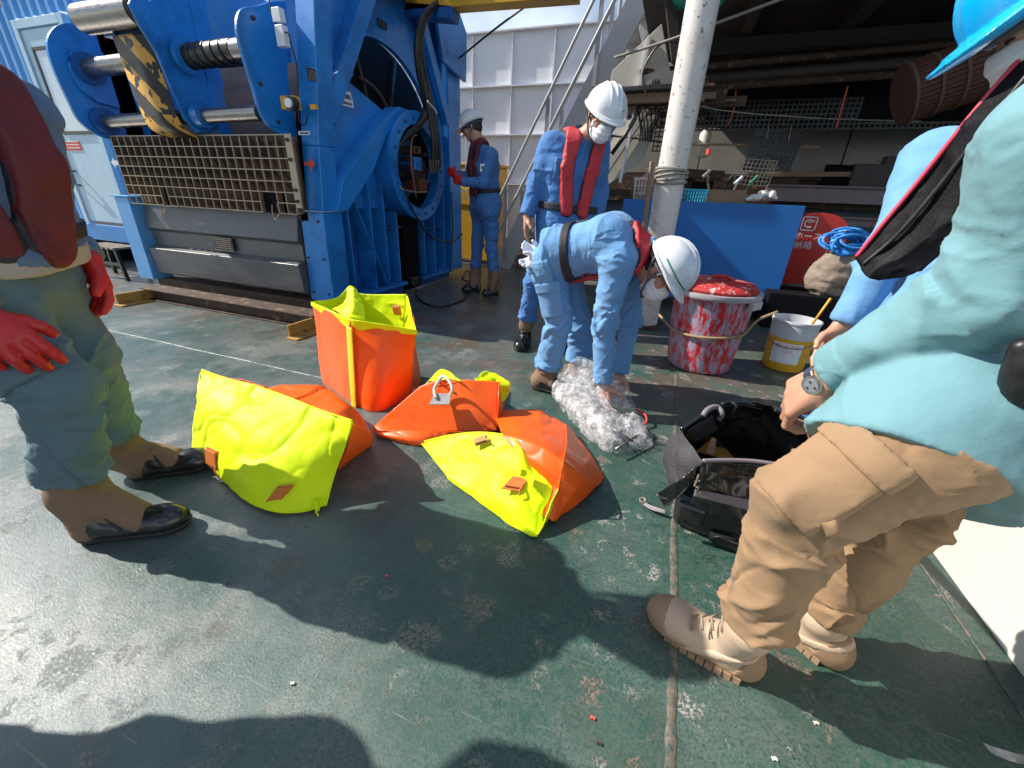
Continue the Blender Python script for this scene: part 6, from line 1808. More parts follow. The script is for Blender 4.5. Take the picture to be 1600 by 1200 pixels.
# small bits on the deck
m_bit = mat('pale flake', (0.55, 0.50, 0.40), 0.7)
bits = [(1275, 1130, 'pale wood chip on the deck by the tan boot', m_bit), (926, 1122, 'small orange paint chip near the photo bottom', m_redp), (936, 1161, 'rusty flake below the orange paint chip', m_rust),
        (1210, 1186, 'white flake at the bottom edge right of the seam', m_whitep), (457, 1068, 'cream paint flake on the grey deck', m_bit), (604, 900, 'tiny red chip in the shaded deck', m_redp)]
for x, y, lb, m in bits:
    c0 = Z(x, y, .002); a_ = random.random() * 3
    gg = G(); gg.prism([(0.006 * math.cos(a_ + k), 0.0035 * math.sin(a_ + k * 1.0) + 0.002 * math.sin(3 * k)) for k in np.linspace(0, 5.4, 7)], lambda u, v_, w_: (c0[0] + u, c0[1] + v_, c0[2] + w_), 0, 0.003)
    tag(gg.build('paint_flake', m, fix=True), lb, 'flake', 'paint flakes on the deck')
# clear tape scrap at the lower right
sheet('plastic_scrap', [[Z(1535, 1160, .01), Z(1570, 1172, .02), Z(1600, 1180, .01)], [Z(1548, 1176, .004), Z(1575, 1188, .01), Z(1602, 1195, .004)]], m_clr, None, (14, 20), crumple=0.004, thick=0.001)
tag(bpy.data.objects['plastic_scrap'], 'scrap of clear plastic tape at the lower right corner of the deck', 'plastic scrap')
# ================================================================ people
m_skin = mat('tanned skin', (0.50, 0.26, 0.17), 0.45, var=0.12, vscale=20, bump=0.0006, bscale=150)
m_skin.node_tree.nodes['Principled BSDF'].inputs['Subsurface Weight'].default_value = 0.08
m_hair = mat('black hair', (0.012, 0.010, 0.010), 0.5)
def cloth(name, col, var=0.04, rough=0.82, **k):
    return mat(name, col, rough, var=var, vscale=7, bump=0.0012, bscale=60, sheen=0.08, crease=0.03, csc=8, **k)
m_work = cloth('blue work cloth', (0.050, 0.165, 0.41))  # uniform cloth, toned as it looks in the winch's shade
m_work_sunlit = cloth('sunlit blue work cloth', (0.135, 0.31, 0.56))  # same uniform cloth, paler with sunlight put into the colour
m_helm = mat('white helmet shell', (0.72, 0.73, 0.75), 0.28, var=0.03, coat=0.4)
m_mask = mat('white face mask', (0.74, 0.76, 0.80), 0.8, var=0.05)
m_vred = mat('red life vest cover', (0.50, 0.025, 0.035), 0.6, var=0.2, vscale=14, bump=0.0015, bscale=60)
m_vmar = mat('maroon life vest cover', (0.13, 0.012, 0.016), 0.65, var=0.3, vscale=12, bump=0.0015, bscale=60, wear=(0.3, 0.2, 0.16), wscale=9, wth=0.72)
m_web = mat('black webbing', (0.018, 0.018, 0.024), 0.6, var=0.2, bump=0.001, bscale=200)
m_gait = mat('tan leather gaiter', (0.22, 0.135, 0.08), 0.8, var=0.25, vscale=8, bump=0.001, bscale=60)
m_boot = mat('black leather boot', (0.014, 0.013, 0.013), 0.25, var=0.3, coat=0.4)
m_sole = mat('dark sole', (0.03, 0.028, 0.026), 0.7)
m_glove = mat('red rubber glove', (0.55, 0.018, 0.018), 0.45, var=0.15, bump=0.001, bscale=80)
m_green = mat('green print', (0.0, 0.22, 0.13), 0.5, var=0)
m_tape = mat('grey strap', (0.10, 0.10, 0.12), 0.6)

def frame3(up, right):
    up = unit(up); right = np.array(right, float); right = unit(right - up * (right @ up))
    return right, np.cross(up, right), up

def slab(c, n, h):
    c, n = np.array(c, float), unit(n)
    return lambda X: np.abs((X - c) @ n) - h

def boxreg(c, ax, half):
    c, ax, half = np.array(c, float), np.array(ax, float), np.array(half, float)
    def f(X):
        q = np.abs((X - c) @ ax.T) - half
        return q.max(1)
    r = np.linalg.norm(half)
    f.lo = c - r; f.hi = c + r
    return f

def hand_prims(wr, d, n, s, curl=0.5, spread=1.0, sc=1.0, fat=0.0, thumb=0.3, curls=None):
    """wrist, direction of the fingers, palm normal, side of the thumb"""
    d = unit(d); n = unit(np.array(n, float) - d * (np.array(n, float) @ d)); s0 = np.cross(d, n); s = s0 if s0 @ np.array(s, float) > 0 else -s0
    wr = np.array(wr, float); out = []
    for i in range(4):
        kn = wr + d * (0.082 - 0.003 * i * i * 0.6) * sc + s * (0.030 - 0.0205 * i) * sc * spread - n * 0.004 * sc
        out.append(cone(wr + s * (0.016 - 0.010 * i) * sc, kn, 0.0175 * sc + fat, 0.0118 * sc + fat, k=0.014))
        L = np.array((0.043, 0.026, 0.021)) * (0.95, 1.04, 0.98, 0.78)[i] * sc
        a = 0.0; p = kn
        c = curl if curls is None else curls[i]
        for j in range(3):
            a += c * (0.55, 1.0, 0.7)[j]
            dd = unit(d * math.cos(a) + n * math.sin(a) + s * (0.06 - 0.05 * i) * spread * math.cos(a))
            q = p + dd * L[j]
            out.append(cone(p, q, (0.0100, 0.0090, 0.0080)[j] * sc * (1, 1, .97, .87)[i] + fat, (0.0090, 0.0080, 0.0068)[j] * sc * (1, 1, .97, .87)[i] + fat, k=0.0035))
            p = q
    out.append(ell(wr + d * 0.045 * sc + n * 0.006, np.array((0.036, 0.040, 0.015)) * sc + fat, ax=np.array([s, d, n]), k=0.012))
    b = wr + d * 0.022 * sc + s * 0.022 * sc + n * 0.008 * sc; p = b; a = thumb
    for j, (L, r0, r1) in enumerate(((0.040, 0.0155, 0.0120), (0.032, 0.0118, 0.0105), (0.025, 0.0100, 0.0080))):
        dd = unit(d * (0.65 + 0.18 * j) + s * (0.75 - 0.25 * j) + n * (a + 0.28 * j))
        q = p + dd * L * sc; out.append(cone(p, q, r0 * sc + fat, r1 * sc + fat, k=0.010 if j == 0 else 0.004)); p = q
    return out

def head_prims(c, ax, sc=1.0, neck=None, ears=True):
    r, f, u = ax
    L = lambda x, y, z: np.array(c, float) + (r * x + f * y + u * z) * sc
    A = np.array(ax)
    E = lambda x, y, z, a, b, d, k=0.02: ell(L(x, y, z), np.array((a, b, d)) * sc, A, k)
    pr = [E(0, -.012, .030, .076, .096, .088), E(0, .022, -.045, .058, .066, .070, .03), E(0, .062, -.092, .024, .020, .017, .02),
          E(0, .080, .022, .048, .014, .010, .015), E(.040, .056, -.022, .022, .022, .02, .02), E(-.040, .056, -.022, .022, .022, .02, .02),
          cone(L(0, .086, .008), L(0, .106, -.026), .0075 * sc, .0125 * sc, k=.010), cone(L(-.009, .094, -.031), L(.009, .094, -.031), .008 * sc, k=.006),
          E(.031, .098, .004, .017, .013, .010, -.008), E(-.031, .098, .004, .017, .013, .010, -.008),
          E(.031, .078, .004, .013, .012, .010, .003), E(-.031, .078, .004, .013, .012, .010, .003),
          cone(L(-.019, .082, -.058), L(.019, .082, -.058), .007 * sc, k=.006), cone(L(-.016, .080, -.068), L(.016, .080, -.068), .0075 * sc, k=.006)]
    if ears:
        for s in (-1, 1):
            pr += [E(s * .078, -.012, -.008, .008, .018, .030, .006), E(s * .083, -.016, .004, .006, .013, .016, .004)]
    if neck is not None:
        pr.append(cone(L(0, -.025, -.05), neck, .054 * sc, .062 * sc, k=.03))
    return pr, L, E

def helmet(parent, c, ax, sc=1.0, k=1.04, m=None, tilt=0.0, stripe=False, h=0.005, strap=True, emblem=None, cross=False, brimk=1.0):
    m = m or m_helm
    r, f, u = ax
    if tilt:
        f, u = f * math.cos(tilt) + u * math.sin(tilt), u * math.cos(tilt) - f * math.sin(tilt)
    A = np.array((r, f, u)); sc = sc * k
    L = lambda x, y, z: np.array(c, float) + (r * x + f * y + u * z) * sc
    E = lambda x, y, z, a, b, d, k=0.012: ell(L(x, y, z), np.array((a, b, d)) * sc, A, k)
    dome = SD([E(0, -.008, .045, .110, .130, .112), E(0, -.008, .047, .013, .130, .120, .008), E(.032, -.008, .047, .009, .124, .114, .006), E(-.032, -.008, .047, .009, .124, .114, .006)], .01)
    rim = SD([E(0, -.006, .034, .121, .143, .010), E(0, .060, .026, .098, .108 * brimk, .009, .02)], .01)
    cut = halfspace(L(0, 0, .022), -u)
    inner = SD([E(0, -.008, .040, .101, .121, .102)], .01)
    shell = inter(uni(inter(dome, cut), rim), lambda X: -inner(X))
    o = blob('helmet_shell', shell, h, m, parent, smooth=1)
    def surf(th, ph, e=0.0015):      # th: angle round from the front, ph: height angle
        a, b, d = np.array((.110, .130, .112)) * sc + e
        q = np.array((a * math.sin(th) * math.cos(ph), b * math.cos(th) * math.cos(ph), d * math.sin(ph)))
        return L(0, -.008, .045) + r * q[0] + f * q[1] + u * q[2]
    def patch(name, m_, fn, nu, nv):
        v = [fn(i / nu, j / nv) for i in range(nu + 1) for j in range(nv + 1)]
        ff = [(i * (nv + 1) + j, (i + 1) * (nv + 1) + j, (i + 1) * (nv + 1) + j + 1, i * (nv + 1) + j + 1) for i in range(nu) for j in range(nv)]
        put(name, mesh(name, v, ff, True), m_, o)
    if stripe:
        for s_ in (-1, 1):
            patch('green_stripe', m_green, lambda a, b: surf(s_ * (0.17 + 1.45 * a), 0.13 + 0.045 * b, .003), 30, 2)
    if cross:
        patch('green_cross', m_green, lambda a, b: surf(cross - .09 + .18 * a, 0.50 - .03 + .06 * b, .004), 6, 3)
        patch('green_cross', m_green, lambda a, b: surf(cross - .03 + .06 * a, 0.50 - .09 + .18 * b, .0044), 3, 6)
    if emblem:
        patch('small_red_mark', m_red, lambda a, b: surf(emblem - .05 + .1 * a, 0.30 + .08 * b, .004), 4, 3)
    if strap:
        for s_ in (-1, 1):
            gg = G()
            gg.tube(crm(np.array([L(s_ * .098, .03, .022), L(s_ * .082, .02, -.04), L(s_ * .055, .045, -.095), L(0, .055, -.118)]), 24), 0.005 * sc, n=6)
            gg.tube(crm(np.array([L(s_ * .098, -.05, .022), L(s_ * .085, -.02, -.02), L(s_ * .080, .012, -.045)]), 16), 0.005 * sc, n=6)
            gg.build('chin_strap', m_tape, o, smooth=True, fix=False)
    # suspension band inside
    gg = G(); gg.tube([L(.088 * math.sin(a), .106 * math.cos(a) - .008, .012 + .004 * math.cos(a)) for a in np.linspace(0, 6.283, 30, endpoint=False)], 0.007 * sc, n=6, closed=True)
    gg.build('head_band', m_tape, o, smooth=True, fix=False)
    return o

def person(label, loc, J, group, h=0.009, sc=1.0, jacket=None, trousers=None, vest=None, helm=None, mask=True, vis=('L', 'R'),
           hands=None, gloves=(), legr=(0.088, 0.072, 0.064), armr=(0.066, 0.056, 0.044), torso=(0.125, 0.118, 0.128), hemd=-0.10, hem_cuff=0.03,
           boot='gaiter', belt=True, seed=1, amp=0.007, hh=0.005, head=True, dens=1.0, pockets=True, cuff=0.97, boot_cuff=0.80, shaft=None, beltdrop=0.02, bent=False, hsc=1.0, vw=.042, pkt=.58, armk=.035, tail=None, hemt=0.0, hipb=1.0, jamp=.8):
    T = thing('person', label, 'person', loc, group)
    j = {k: np.array(v, float) for k, v in J.items()}
    hipm = (j['hipR'] + j['hipL']) / 2
    R_, F_, U_ = frame3(j['neck'] - j['pelvis'], j['shR'] - j['shL'])
    Rp, Fp, Up = frame3(j['chest'] - j['pelvis'], j['hipR'] - j['hipL'])
    tp, tw, tc_ = torso[2] * sc, torso[1] * sc, torso[0] * sc
    waist = (j['pelvis'] * 0.55 + j['chest'] * 0.45)
    def trunk(off=0.0):
        a = []
        for s_ in (-1, 1):
            a += [cone(j['pelvis'] + Rp * s_ * .07 * sc, waist + R_ * s_ * .062 * sc, tp + off, tw + off), cone(waist + R_ * s_ * .062 * sc, j['chest'] + R_ * s_ * .080 * sc, tw + off, tc_ + off)]
        a += [cone(j['chest'] - R_ * .08 * sc, j['chest'] + R_ * .08 * sc, tc_ + off), cone(j['pelvis'] - Rp * .07 * sc, j['pelvis'] + Rp * .07 * sc, tp + off)]
        for s_ in ('L', 'R'):
            a.append(cone(j['sh' + s_], j['neck'] - U_ * .03 * sc, .064 * sc + off, .058 * sc + off))
            a.append(cone(j['chest'], j['sh' + s_], .09 * sc + off, .066 * sc + off))
        return a
    def arm(s_, off=0.0, to=1.0):
        w_ = j['el' + s_] + (j['wr' + s_] - j['el' + s_]) * to
        return [cone(j['sh' + s_], j['el' + s_], armr[0] * sc + off, armr[1] * sc + off, k=.03), cone(j['el' + s_], w_, armr[1] * sc + off, armr[2] * sc + off, k=.03)]
    # ---- jacket
    up_arm = [cone(j['sh' + s_], j['sh' + s_] * .6 + j['el' + s_] * .4, armr[0] * sc, armr[0] * .95 * sc) for s_ in 'LR']
    hem = j['pelvis'] + Up * hemd * sc
    flare = [cone(j['hip' + s_] + Up * .05, j['hip' + s_] * .6 + j['kn' + s_] * .4, legr[0] * sc * 1.12 + .026, legr[0] * sc + .028) for s_ in 'LR'] if hemd < -.15 else []
    body_t = inter(SD(trunk() + up_arm + flare + [cone(j['pelvis'] + Rp * s_ * .06 * sc, j['pelvis'] + Rp * s_ * .06 * sc - Up * (.16 if hemd > -.15 else .26) * sc, tp, tp * 1.15) for s_ in (-1, 1)], .05), halfspace(hem, -Up - Fp * hemt))
    arms = []
    for s_ in 'LR':
        a = SD(arm(s_, 0, cuff), .03)
        wr = j['wr' + s_]; dv = unit(wr - j['el' + s_])
        arms.append(inter(a, halfspace(j['el' + s_] + (wr - j['el' + s_]) * cuff, dv)))
    neckcut = SD([cone(j['neck'] + U_ * .00, j['neck'] + U_ * .10, .062 * sc, .075 * sc)], .01)
    JK = suni([body_t] + arms, armk * sc)
    jk = inter(JK, lambda X: -neckcut(X))
    L_ = lambda a, b: (j[a], j[b])
    segs = [(j['pelvis'], waist, tw, 1.6, .8), (waist, j['chest'], tc_, .8, .5)]
    for s_ in 'LR':
        segs += [(j['sh' + s_], j['el' + s_], armr[0], .7, 1.4), (j['el' + s_], j['wr' + s_], armr[1], 1.4, 1.0)]
    jo = blob('jacket', jk, h, jacket, T, disp=folds(segs, amp * jamp, dens, seed, noise=.005))
    col = inter(SD([cone(j['neck'] - U_ * .02, j['neck'] + U_ * .045 * sc, .074 * sc, .070 * sc)], .01), lambda X: -SD([cone(j['neck'] - U_ * .1, j['neck'] + U_ * .12, .064 * sc)], .01)(X), halfspace(j['neck'] + U_ * .03 * sc + F_ * .0, U_ + F_ * .55))
    blob('collar', col, max(.006, h * .8), jacket, jo, disp=lambda v, n_: .003 * fbm(v * 20))
    for s_ in 'LR':
        if s_ in vis:
            wr = j['el' + s_] + (j['wr' + s_] - j['el' + s_]) * cuff; dv = unit(j['wr' + s_] - j['el' + s_])
            cf = inter(SD(arm(s_, .0035, cuff), .03), halfspace(wr, dv), halfspace(wr - dv * .055 * sc, -dv), lo=wr - .09, hi=wr + .09)
            blob('cuff', cf, .006, jacket, jo, disp=lambda v, n_: .002 * fbm(v * 25))
    # pleat / yoke seam on the back
    # ---- trousers
    def leg(s_, off=0.0):
        return [cone(j['hip' + s_], j['kn' + s_], legr[0] * sc * 1.12 + off, legr[1] * sc + off, k=.03), cone(j['kn' + s_], j['an' + s_], legr[1] * sc + off, legr[2] * sc + off, k=.03)]
    pel = [cone(j['hipR'] + Up * .06, j['hipL'] + Up * .06, tp * .93, k=.05), cone(j['hipR'], j['hipL'], tp * .90, k=.05)]
    legs = []
    tfs = []
    for s_ in 'LR':
        a = j['kn' + s_] + (j['an' + s_] - j['kn' + s_]) * boot_cuff
        dv = unit(j['an' + s_] - j['kn' + s_])
        full = inter(SD(leg(s_), .03), halfspace(a, dv))
        tfs.append(full)
    top = SD(pel + [cone(j['hip' + s_], j['hip' + s_] * .55 + j['kn' + s_] * .45, legr[0] * sc * 1.12, legr[0] * sc * 1.0, k=.05) for s_ in 'LR'], .05)
    pcut = halfspace(hem + Up * (.035 if hemd > -.15 else .010) * sc, Up + Fp * hemt)
    TR = uni(inter(top, pcut), *tfs) if bent else inter(uni(top, *tfs), pcut)
    tseg = [(j['pelvis'], hipm, tp, .6, .6)]
    for s_ in 'LR': tseg += [(j['hip' + s_], j['kn' + s_], legr[0], hipb, 1.3), (j['kn' + s_], j['kn' + s_] + (j['an' + s_] - j['kn' + s_]) * boot_cuff, legr[1], 1.3, 2.0)]
    to = blob('trousers', TR, h, trousers, T, disp=folds(tseg, amp, dens, seed + 50, noise=.006))
    if pockets:
        for s_ in 'LR':
            if s_ not in vis: continue
            out = Rp * (1 if s_ == 'R' else -1)
            kd = unit(j['kn' + s_] - j['hip' + s_])
            side = unit(out - kd * (out @ kd)); oth = np.cross(kd, side)
            c0 = j['hip' + s_] * (1 - pkt) + j['kn' + s_] * pkt + side * legr[0] * sc
            lf = SD(leg(s_, .015), .03)
            pk = inter(lf, boxreg(c0, (kd, side, oth), (.085 * sc, .08, .065 * sc)), lo=c0 - .15, hi=c0 + .15)
            po = blob('cargo_pocket', pk, max(.006, h * .8), trousers, to, disp=lambda v, n_: .004 * fbm(v * 14, 3, seed))
            lf2 = SD(leg(s_, .024), .03)
            c1 = c0 - kd * .075 * sc
            blob('pocket_flap', inter(lf2, boxreg(c1, (kd, side, oth), (.026 * sc, .08, .070 * sc)), lo=c1 - .13, hi=c1 + .13), max(.006, h * .8), trousers, to, disp=lambda v, n_: .003 * fbm(v * 16, 3, seed))
    # ---- chest pockets
    if vis:
        for s_ in (-1, 1):
            c0 = j['chest'] * .92 + waist * .08 + R_ * s_ * .105 * sc + F_ * .10 * sc
            pf_ = inter(SD(trunk(.007), .05), boxreg(c0, (R_, F_, U_), (.052 * sc, .09, .058 * sc)), lo=c0 - .12, hi=c0 + .12)
            blob('chest_pocket', pf_, max(.0055, h * .8), jacket, jo, disp=lambda v, n_: .003 * fbm(v * 16, 3, seed))
            pf_ = inter(SD(trunk(.012), .05), boxreg(c0 + U_ * .045 * sc, (R_, F_, U_), (.055 * sc, .09, .018 * sc)), lo=c0 - .12, hi=c0 + .12)
            blob('pocket_flap', pf_, max(.0055, h * .8), jacket, jo, disp=lambda v, n_: .002 * fbm(v * 16, 3, seed))
    if tail is not None:
        c0 = j['pelvis'] + Up * .045
        blob('shirt_tail', inter(SD(trunk(.010), .05), slab(c0, Up + Fp * .15, .028 * sc)), h, tail, T, disp=lambda v, n_: .004 * fbm(v * 12, 3, seed))
    # ---- belt / vest
    if belt:
        bc_ = j['pelvis'] * .72 + j['chest'] * .28 + U_ * beltdrop
        b = inter(SD(trunk(.013), .05), slab(bc_, unit(U_ * .7 + Up * .3), .021 * sc))
        bo = blob('belt', b, h * .75, m_web, T)
        gg = G(); bpos = bc_ + F_ * (tw + .012) * 1.0
        gg.obox(bpos, R_ * .03, F_ * .008, U_ * .024); gg.build('buckle', m_black, bo, bevel=.004)
    if vest:
        off = .028 * sc
        jt = SD(trunk(off), .05)
        vp = []
        for s_ in (-1, 1):
            pts = [waist + R_ * s_ * .055 * sc + F_ * .13 * sc - U_ * .05 * sc, j['chest'] + R_ * s_ * .085 * sc + F_ * .13 * sc, j['neck'] + R_ * s_ * .085 * sc + F_ * .06 * sc - U_ * .01, j['neck'] + R_ * s_ * .07 * sc - F_ * .06 * sc + U_ * .01, j['neck'] - F_ * .105 * sc - U_ * .01]
            for a_, b_ in zip(pts[:-1], pts[1:]): vp.append(cone(a_, b_, vw * sc, k=.02))
        vf = inter(SD(vp, .02), jt)
        vo = blob('life_vest', vf, h * .8, vest, T, disp=lambda v, n_: .006 * ridged(v * 15, 3, seed + 7) - .002)
        vf2 = inter(SD(vp, .02, off=.0022), SD(trunk(off - .012), .05))
        blob('vest_edge', vf2, h * .8, m_web, vo)
        # back straps
        bs = [cone(j['neck'] - F_ * .12 * sc, waist - F_ * .13 * sc, .022 * sc, k=.01)]
        blob('back_strap', inter(SD(bs, .01), SD(trunk(.012), .05)), h * .7, m_web, vo)
    # ---- boots
    for s_ in 'LR':
        he, toe, an, kn = j['heel' + s_], j['toe' + s_], j['an' + s_], j['kn' + s_]
        fd = unit((toe - he) * (1, 1, 0)); sd_ = np.array([-fd[1], fd[0], 0]); z = np.array([0, 0, 1.0])
        Lf = np.linalg.norm((toe - he)[:2])
        A = np.array((sd_, fd, z))
        b0, b1 = he + fd * .045 * sc, toe - fd * .055 * sc
        pr = [cone(b0 + z * .050 * sc, b1 + z * .040 * sc, .040 * sc, .038 * sc, k=.03), ell(b1 + z * .036 * sc, np.array((.053, .072, .049)) * sc, A, .02), ell(b0 + z * .03 * sc, np.array((.040, .046, .045)) * sc, A, .02),
              ell(b0 * .45 + b1 * .55 + z * .035 * sc, np.array((.046, .09, .035)) * sc, A, .03), cone(b0 * .8 + b1 * .2 + z * .06 * sc, an, .044 * sc, .048 * sc, k=.03)]
        bf = SD(pr, .03)
        mb = {'gaiter': m_boot, 'black': m_boot, 'desert': m_desert}[boot]
        bo = blob('boot', inter(bf, halfspace((0, 0, .020), (0, 0, -1))), .0055 if s_ in vis else .01, mb, T, disp=lambda v, n_: .0015 * fbm(v * 30, 3, 5))
        sf = inter(SD([(p[0], p[1], p[2], p[3], p[4], p[5]) for p in pr[:4]], .03, off=.004), halfspace((0, 0, .030 if boot == 'desert' else .024), (0, 0, 1)), halfspace((0, 0, .001), (0, 0, -1)))
        blob('sole', sf, .006 if s_ in vis else .01, m_sole if boot != 'desert' else m_dsole, bo, smooth=0)
        if boot == 'gaiter':
            top_ = kn + (an - kn) * (boot_cuff - .06); dv = unit(an - kn)
            gp = [cone(top_, an, legr[2] * sc * .90, .062 * sc, k=.03), cone(an, b0 * .30 + b1 * .70 + z * .045 * sc, .060 * sc, .050 * sc, k=.03), cone(an, b0 + z * .05 * sc, .060 * sc, .052 * sc, k=.03)]
            gf = inter(SD(gp, .03), halfspace((0, 0, .020), (0, 0, -1)), halfspace(b0 * .15 + b1 * .85 + z * .05, fd + z * .25))
            rimf = inter(SD([cone(top_ - dv * .02, an, legr[2] * sc * .90 + .006, .066 * sc)], .01), slab(kn + (an - kn) * (boot_cuff + .04), dv, .009))
            blob('gaiter_rim', rimf, .008 if s_ in vis else .012, m_gait, T, disp=lambda v, n_: .002 * fbm(v * 20))
            stp = inter(SD([cone(an, b0 * .45 + b1 * .55 + z * .045 * sc, .063 * sc, .053 * sc), cone(an, b0 + z * .05 * sc, .063 * sc, .055 * sc)], .03), slab(b0 * .5 + b1 * .5 + z * .06, fd * .85 + z * .5, .007), halfspace((0, 0, .02), (0, 0, -1)))
            if s_ in vis: blob('gaiter_strap', stp, .006, m_web, T)
            blob('gaiter', gf, .007 if s_ in vis else .011, m_gait, T, disp=lambda v, n_: .005 * fbm(v * 16, 3, 15))
        if boot == 'desert':
            capf = inter(SD(pr, .03, off=.0035), halfspace(b1 + fd * .012 + z * .04, -fd + z * .25), halfspace((0, 0, .02), (0, 0, -1)))
            blob('toe_cap', capf, .005, m_dsole, bo)
            hc = inter(SD(pr[:4] + [pr[4]], .03, off=.004), halfspace(b0 + fd * .02, fd + z * .3), halfspace((0, 0, .02), (0, 0, -1)), halfspace((0, 0, .095), (0, 0, 1)))
            blob('heel_counter', hc, .005, m_dsole, bo)
            ck = inter(SD(pr, .03, off=.005), slab(b0 * .55 + an * .45, fd * .5 + z * .85, .010))
            blob('ankle_band', ck, .005, m_desert, bo)
            gg = G()
            for q in range(9):
                for sg in (-1, 1):
                    c_ = b0 * (1 - q / 8) + b1 * (q / 8) + sd_ * sg * (.037 + .008 * math.sin(q / 8 * 3.1)) + z * .009
                    gg.obox(c_, fd * .009, sd_ * sg * .012, z * .0088)
            tag(gg.build('sole_lugs', m_dsole, bo), kind='stuff')
        if boot == 'black':
            top_ = kn + (an - kn) * (boot_cuff - .08)
            blob('gaiter', SD([cone(top_, an, .056 * sc, .052 * sc), cone(an, an * .4 + b0 * .6 + z * .02, .052 * sc, .045 * sc)], .02), .008, m_gait, T, disp=lambda v, n_: .004 * fbm(v * 16, 3, 15))
        if boot in ('desert', 'black'):
            gg = G()
            for k in range(5):
                u = .30 + .13 * k
                c0 = b1 + (an - b1) * u + z * (.030 + .012 * k * 0) * sc + fd * .010
                w_ = .026 * sc
                for q in (-1, 1):
                    gg.tube([c0 - sd_ * w_ * q - z * .012 - fd * .008, c0 + z * .008, c0 + sd_ * w_ * q - z * .004 + fd * -.012], .0028, n=5)
            gg.build('laces', m_laces if boot == 'desert' else m_tape, bo, smooth=True, fix=False)
        if shaft:
            pass
    # ---- body: one skin under everything, head and hands included
    V, Fs = [], []
    def addn(f, hstep, rel=1):
        v, F = nets(f, hstep)
        if len(v) == 0: return
        v = relax(v, F, rel)
        k = sum(len(x) for x in V); V.append(v); Fs.append(F + k)
    ir = .62
    bodyp = [cone(j['pelvis'], j['chest'], tw * .75, tc_ * .75), cone(j['shL'], j['shR'], .045 * sc), cone(j['chest'], j['neck'], .07 * sc, .055 * sc)]
    for s_ in 'LR':
        bodyp += [cone(j['sh' + s_], j['el' + s_], armr[0] * ir * sc, .036 * sc, k=.02), cone(j['el' + s_], j['wr' + s_], .036 * sc, .027 * sc, k=.02),
                  cone(j['hip' + s_], j['kn' + s_], legr[0] * .7 * sc, .045 * sc, k=.02), cone(j['kn' + s_], j['an' + s_], .045 * sc, .034 * sc, k=.02),
                  cone(j['an' + s_], j['heel' + s_] * .75 + j['toe' + s_] * .25 + np.array([0, 0, .045]), .028 * sc, .022 * sc, k=.02)]
    addn(SD(bodyp, .03), .012)
    if head:
        hf = unit(J['face']); hu = unit(J['top']) if 'top' in J else unit(j['head'] - j['neck'])
        hu = unit(hu - hf * (hu @ hf)); hr = np.cross(hf, hu)
        ax = (hr, hf, hu)
        hp, HL, HE = head_prims(j['head'], ax, sc, j['neck'] - U_ * .02)
        addn(SD(hp, .02), hh, 1)
    for s_ in 'LR':
        if hands and s_ in hands:
            hd = hands[s_]
            g_ = s_ in gloves
            pr = hand_prims(j['wr' + s_], hd[0], hd[1], hd[2], sc=sc * hsc * (.97 if g_ else 1.0), **hd[3])
            pr.append(cone(j['el' + s_] * .3 + j['wr' + s_] * .7, j['wr' + s_], .028 * sc, .0235 * sc, k=.012))
            addn(SD(pr, .01), hd[4] if len(hd) > 4 else .005, 1)
            if g_:
                gp = hand_prims(j['wr' + s_], hd[0], hd[1], hd[2], sc=sc, fat=.0045, **hd[3])
                gp.append(cone(j['el' + s_] * .2 + j['wr' + s_] * .8, j['wr' + s_], .036 * sc, .030 * sc, k=.012))
                go = blob('glove', SD(gp, .01), hd[4] if len(hd) > 4 else .005, m_glove, T, disp=lambda v, n_: .0012 * fbm(v * 40, 3, 8))
        else:
            pr = [ell(j['wr' + s_] + unit(j['wr' + s_] - j['el' + s_]) * .06, (.04, .04, .04), None, .02)]
            hd = (j['wr' + s_] - j['el' + s_], F_ * .2 + R_ * (-.8 if s_ == 'R' else .8), F_)
            addn(SD(hand_prims(j['wr' + s_], hd[0], hd[1], hd[2], curl=.5, sc=sc), .01), .006, 1)
    vv = np.concatenate(V); FF = np.concatenate(Fs)
    put('body', npmesh('body', vv, FF), m_skin, T)
    if head:
        hair = inter(SD([HE(0, -.016, .034, .081, .100, .090), HE(0, -.050, -.02, .066, .055, .060, .03)], .02), halfspace(HL(0, .052, 0), hf * .8 + hu * -.6))
        blob('hair', hair, hh * 1.2, m_hair, T, disp=lambda v, n_: .003 * ridged(v * 60, 2, 3))
        for s_ in (-1, 1):
            gg = G(); gg.tube([HL(s_ * .016, .0955, .022), HL(s_ * .032, .094, .027), HL(s_ * .048, .083, .022)], .0032 * sc, n=6); gg.build('eyebrow', m_hair, T, smooth=True, fix=False)
            gg = G(); gg.tube([HL(s_ * .020, .0895, .003), HL(s_ * .031, .0915, .005), HL(s_ * .043, .086, .003)], .0022 * sc, n=6); gg.build('eye_line', m_hair, T, smooth=True, fix=False)
        if mask:
            mp_ = [p for p in hp if p[0] == 'e' or True][:14]
            fs = SD([HE(0, .022, -.045, .058, .066, .070, .03), HE(0, .060, -.088, .026, .024, .020, .03), HE(0, .080, -.030, .030, .034, .038, .03), HE(0, .076, -.065, .032, .026, .03, .03)], .03, off=.0065)
            mk = inter(fs, halfspace(HL(0, 0, .000), hu + hf * .25 * 0), halfspace(HL(0, .010, 0), -hf), halfspace(HL(0, 0, -.112), -hu))
            mo = blob('face_mask', mk, min(hh, .004), m_mask, T, disp=lambda v, n_: .0014 * fbm(v * 45, 3, 8) + .0016 * np.sin((v - j['head']) @ hu / .0045) * (np.abs((v - j['head']) @ hu + .05) < .032))
            gg = G()
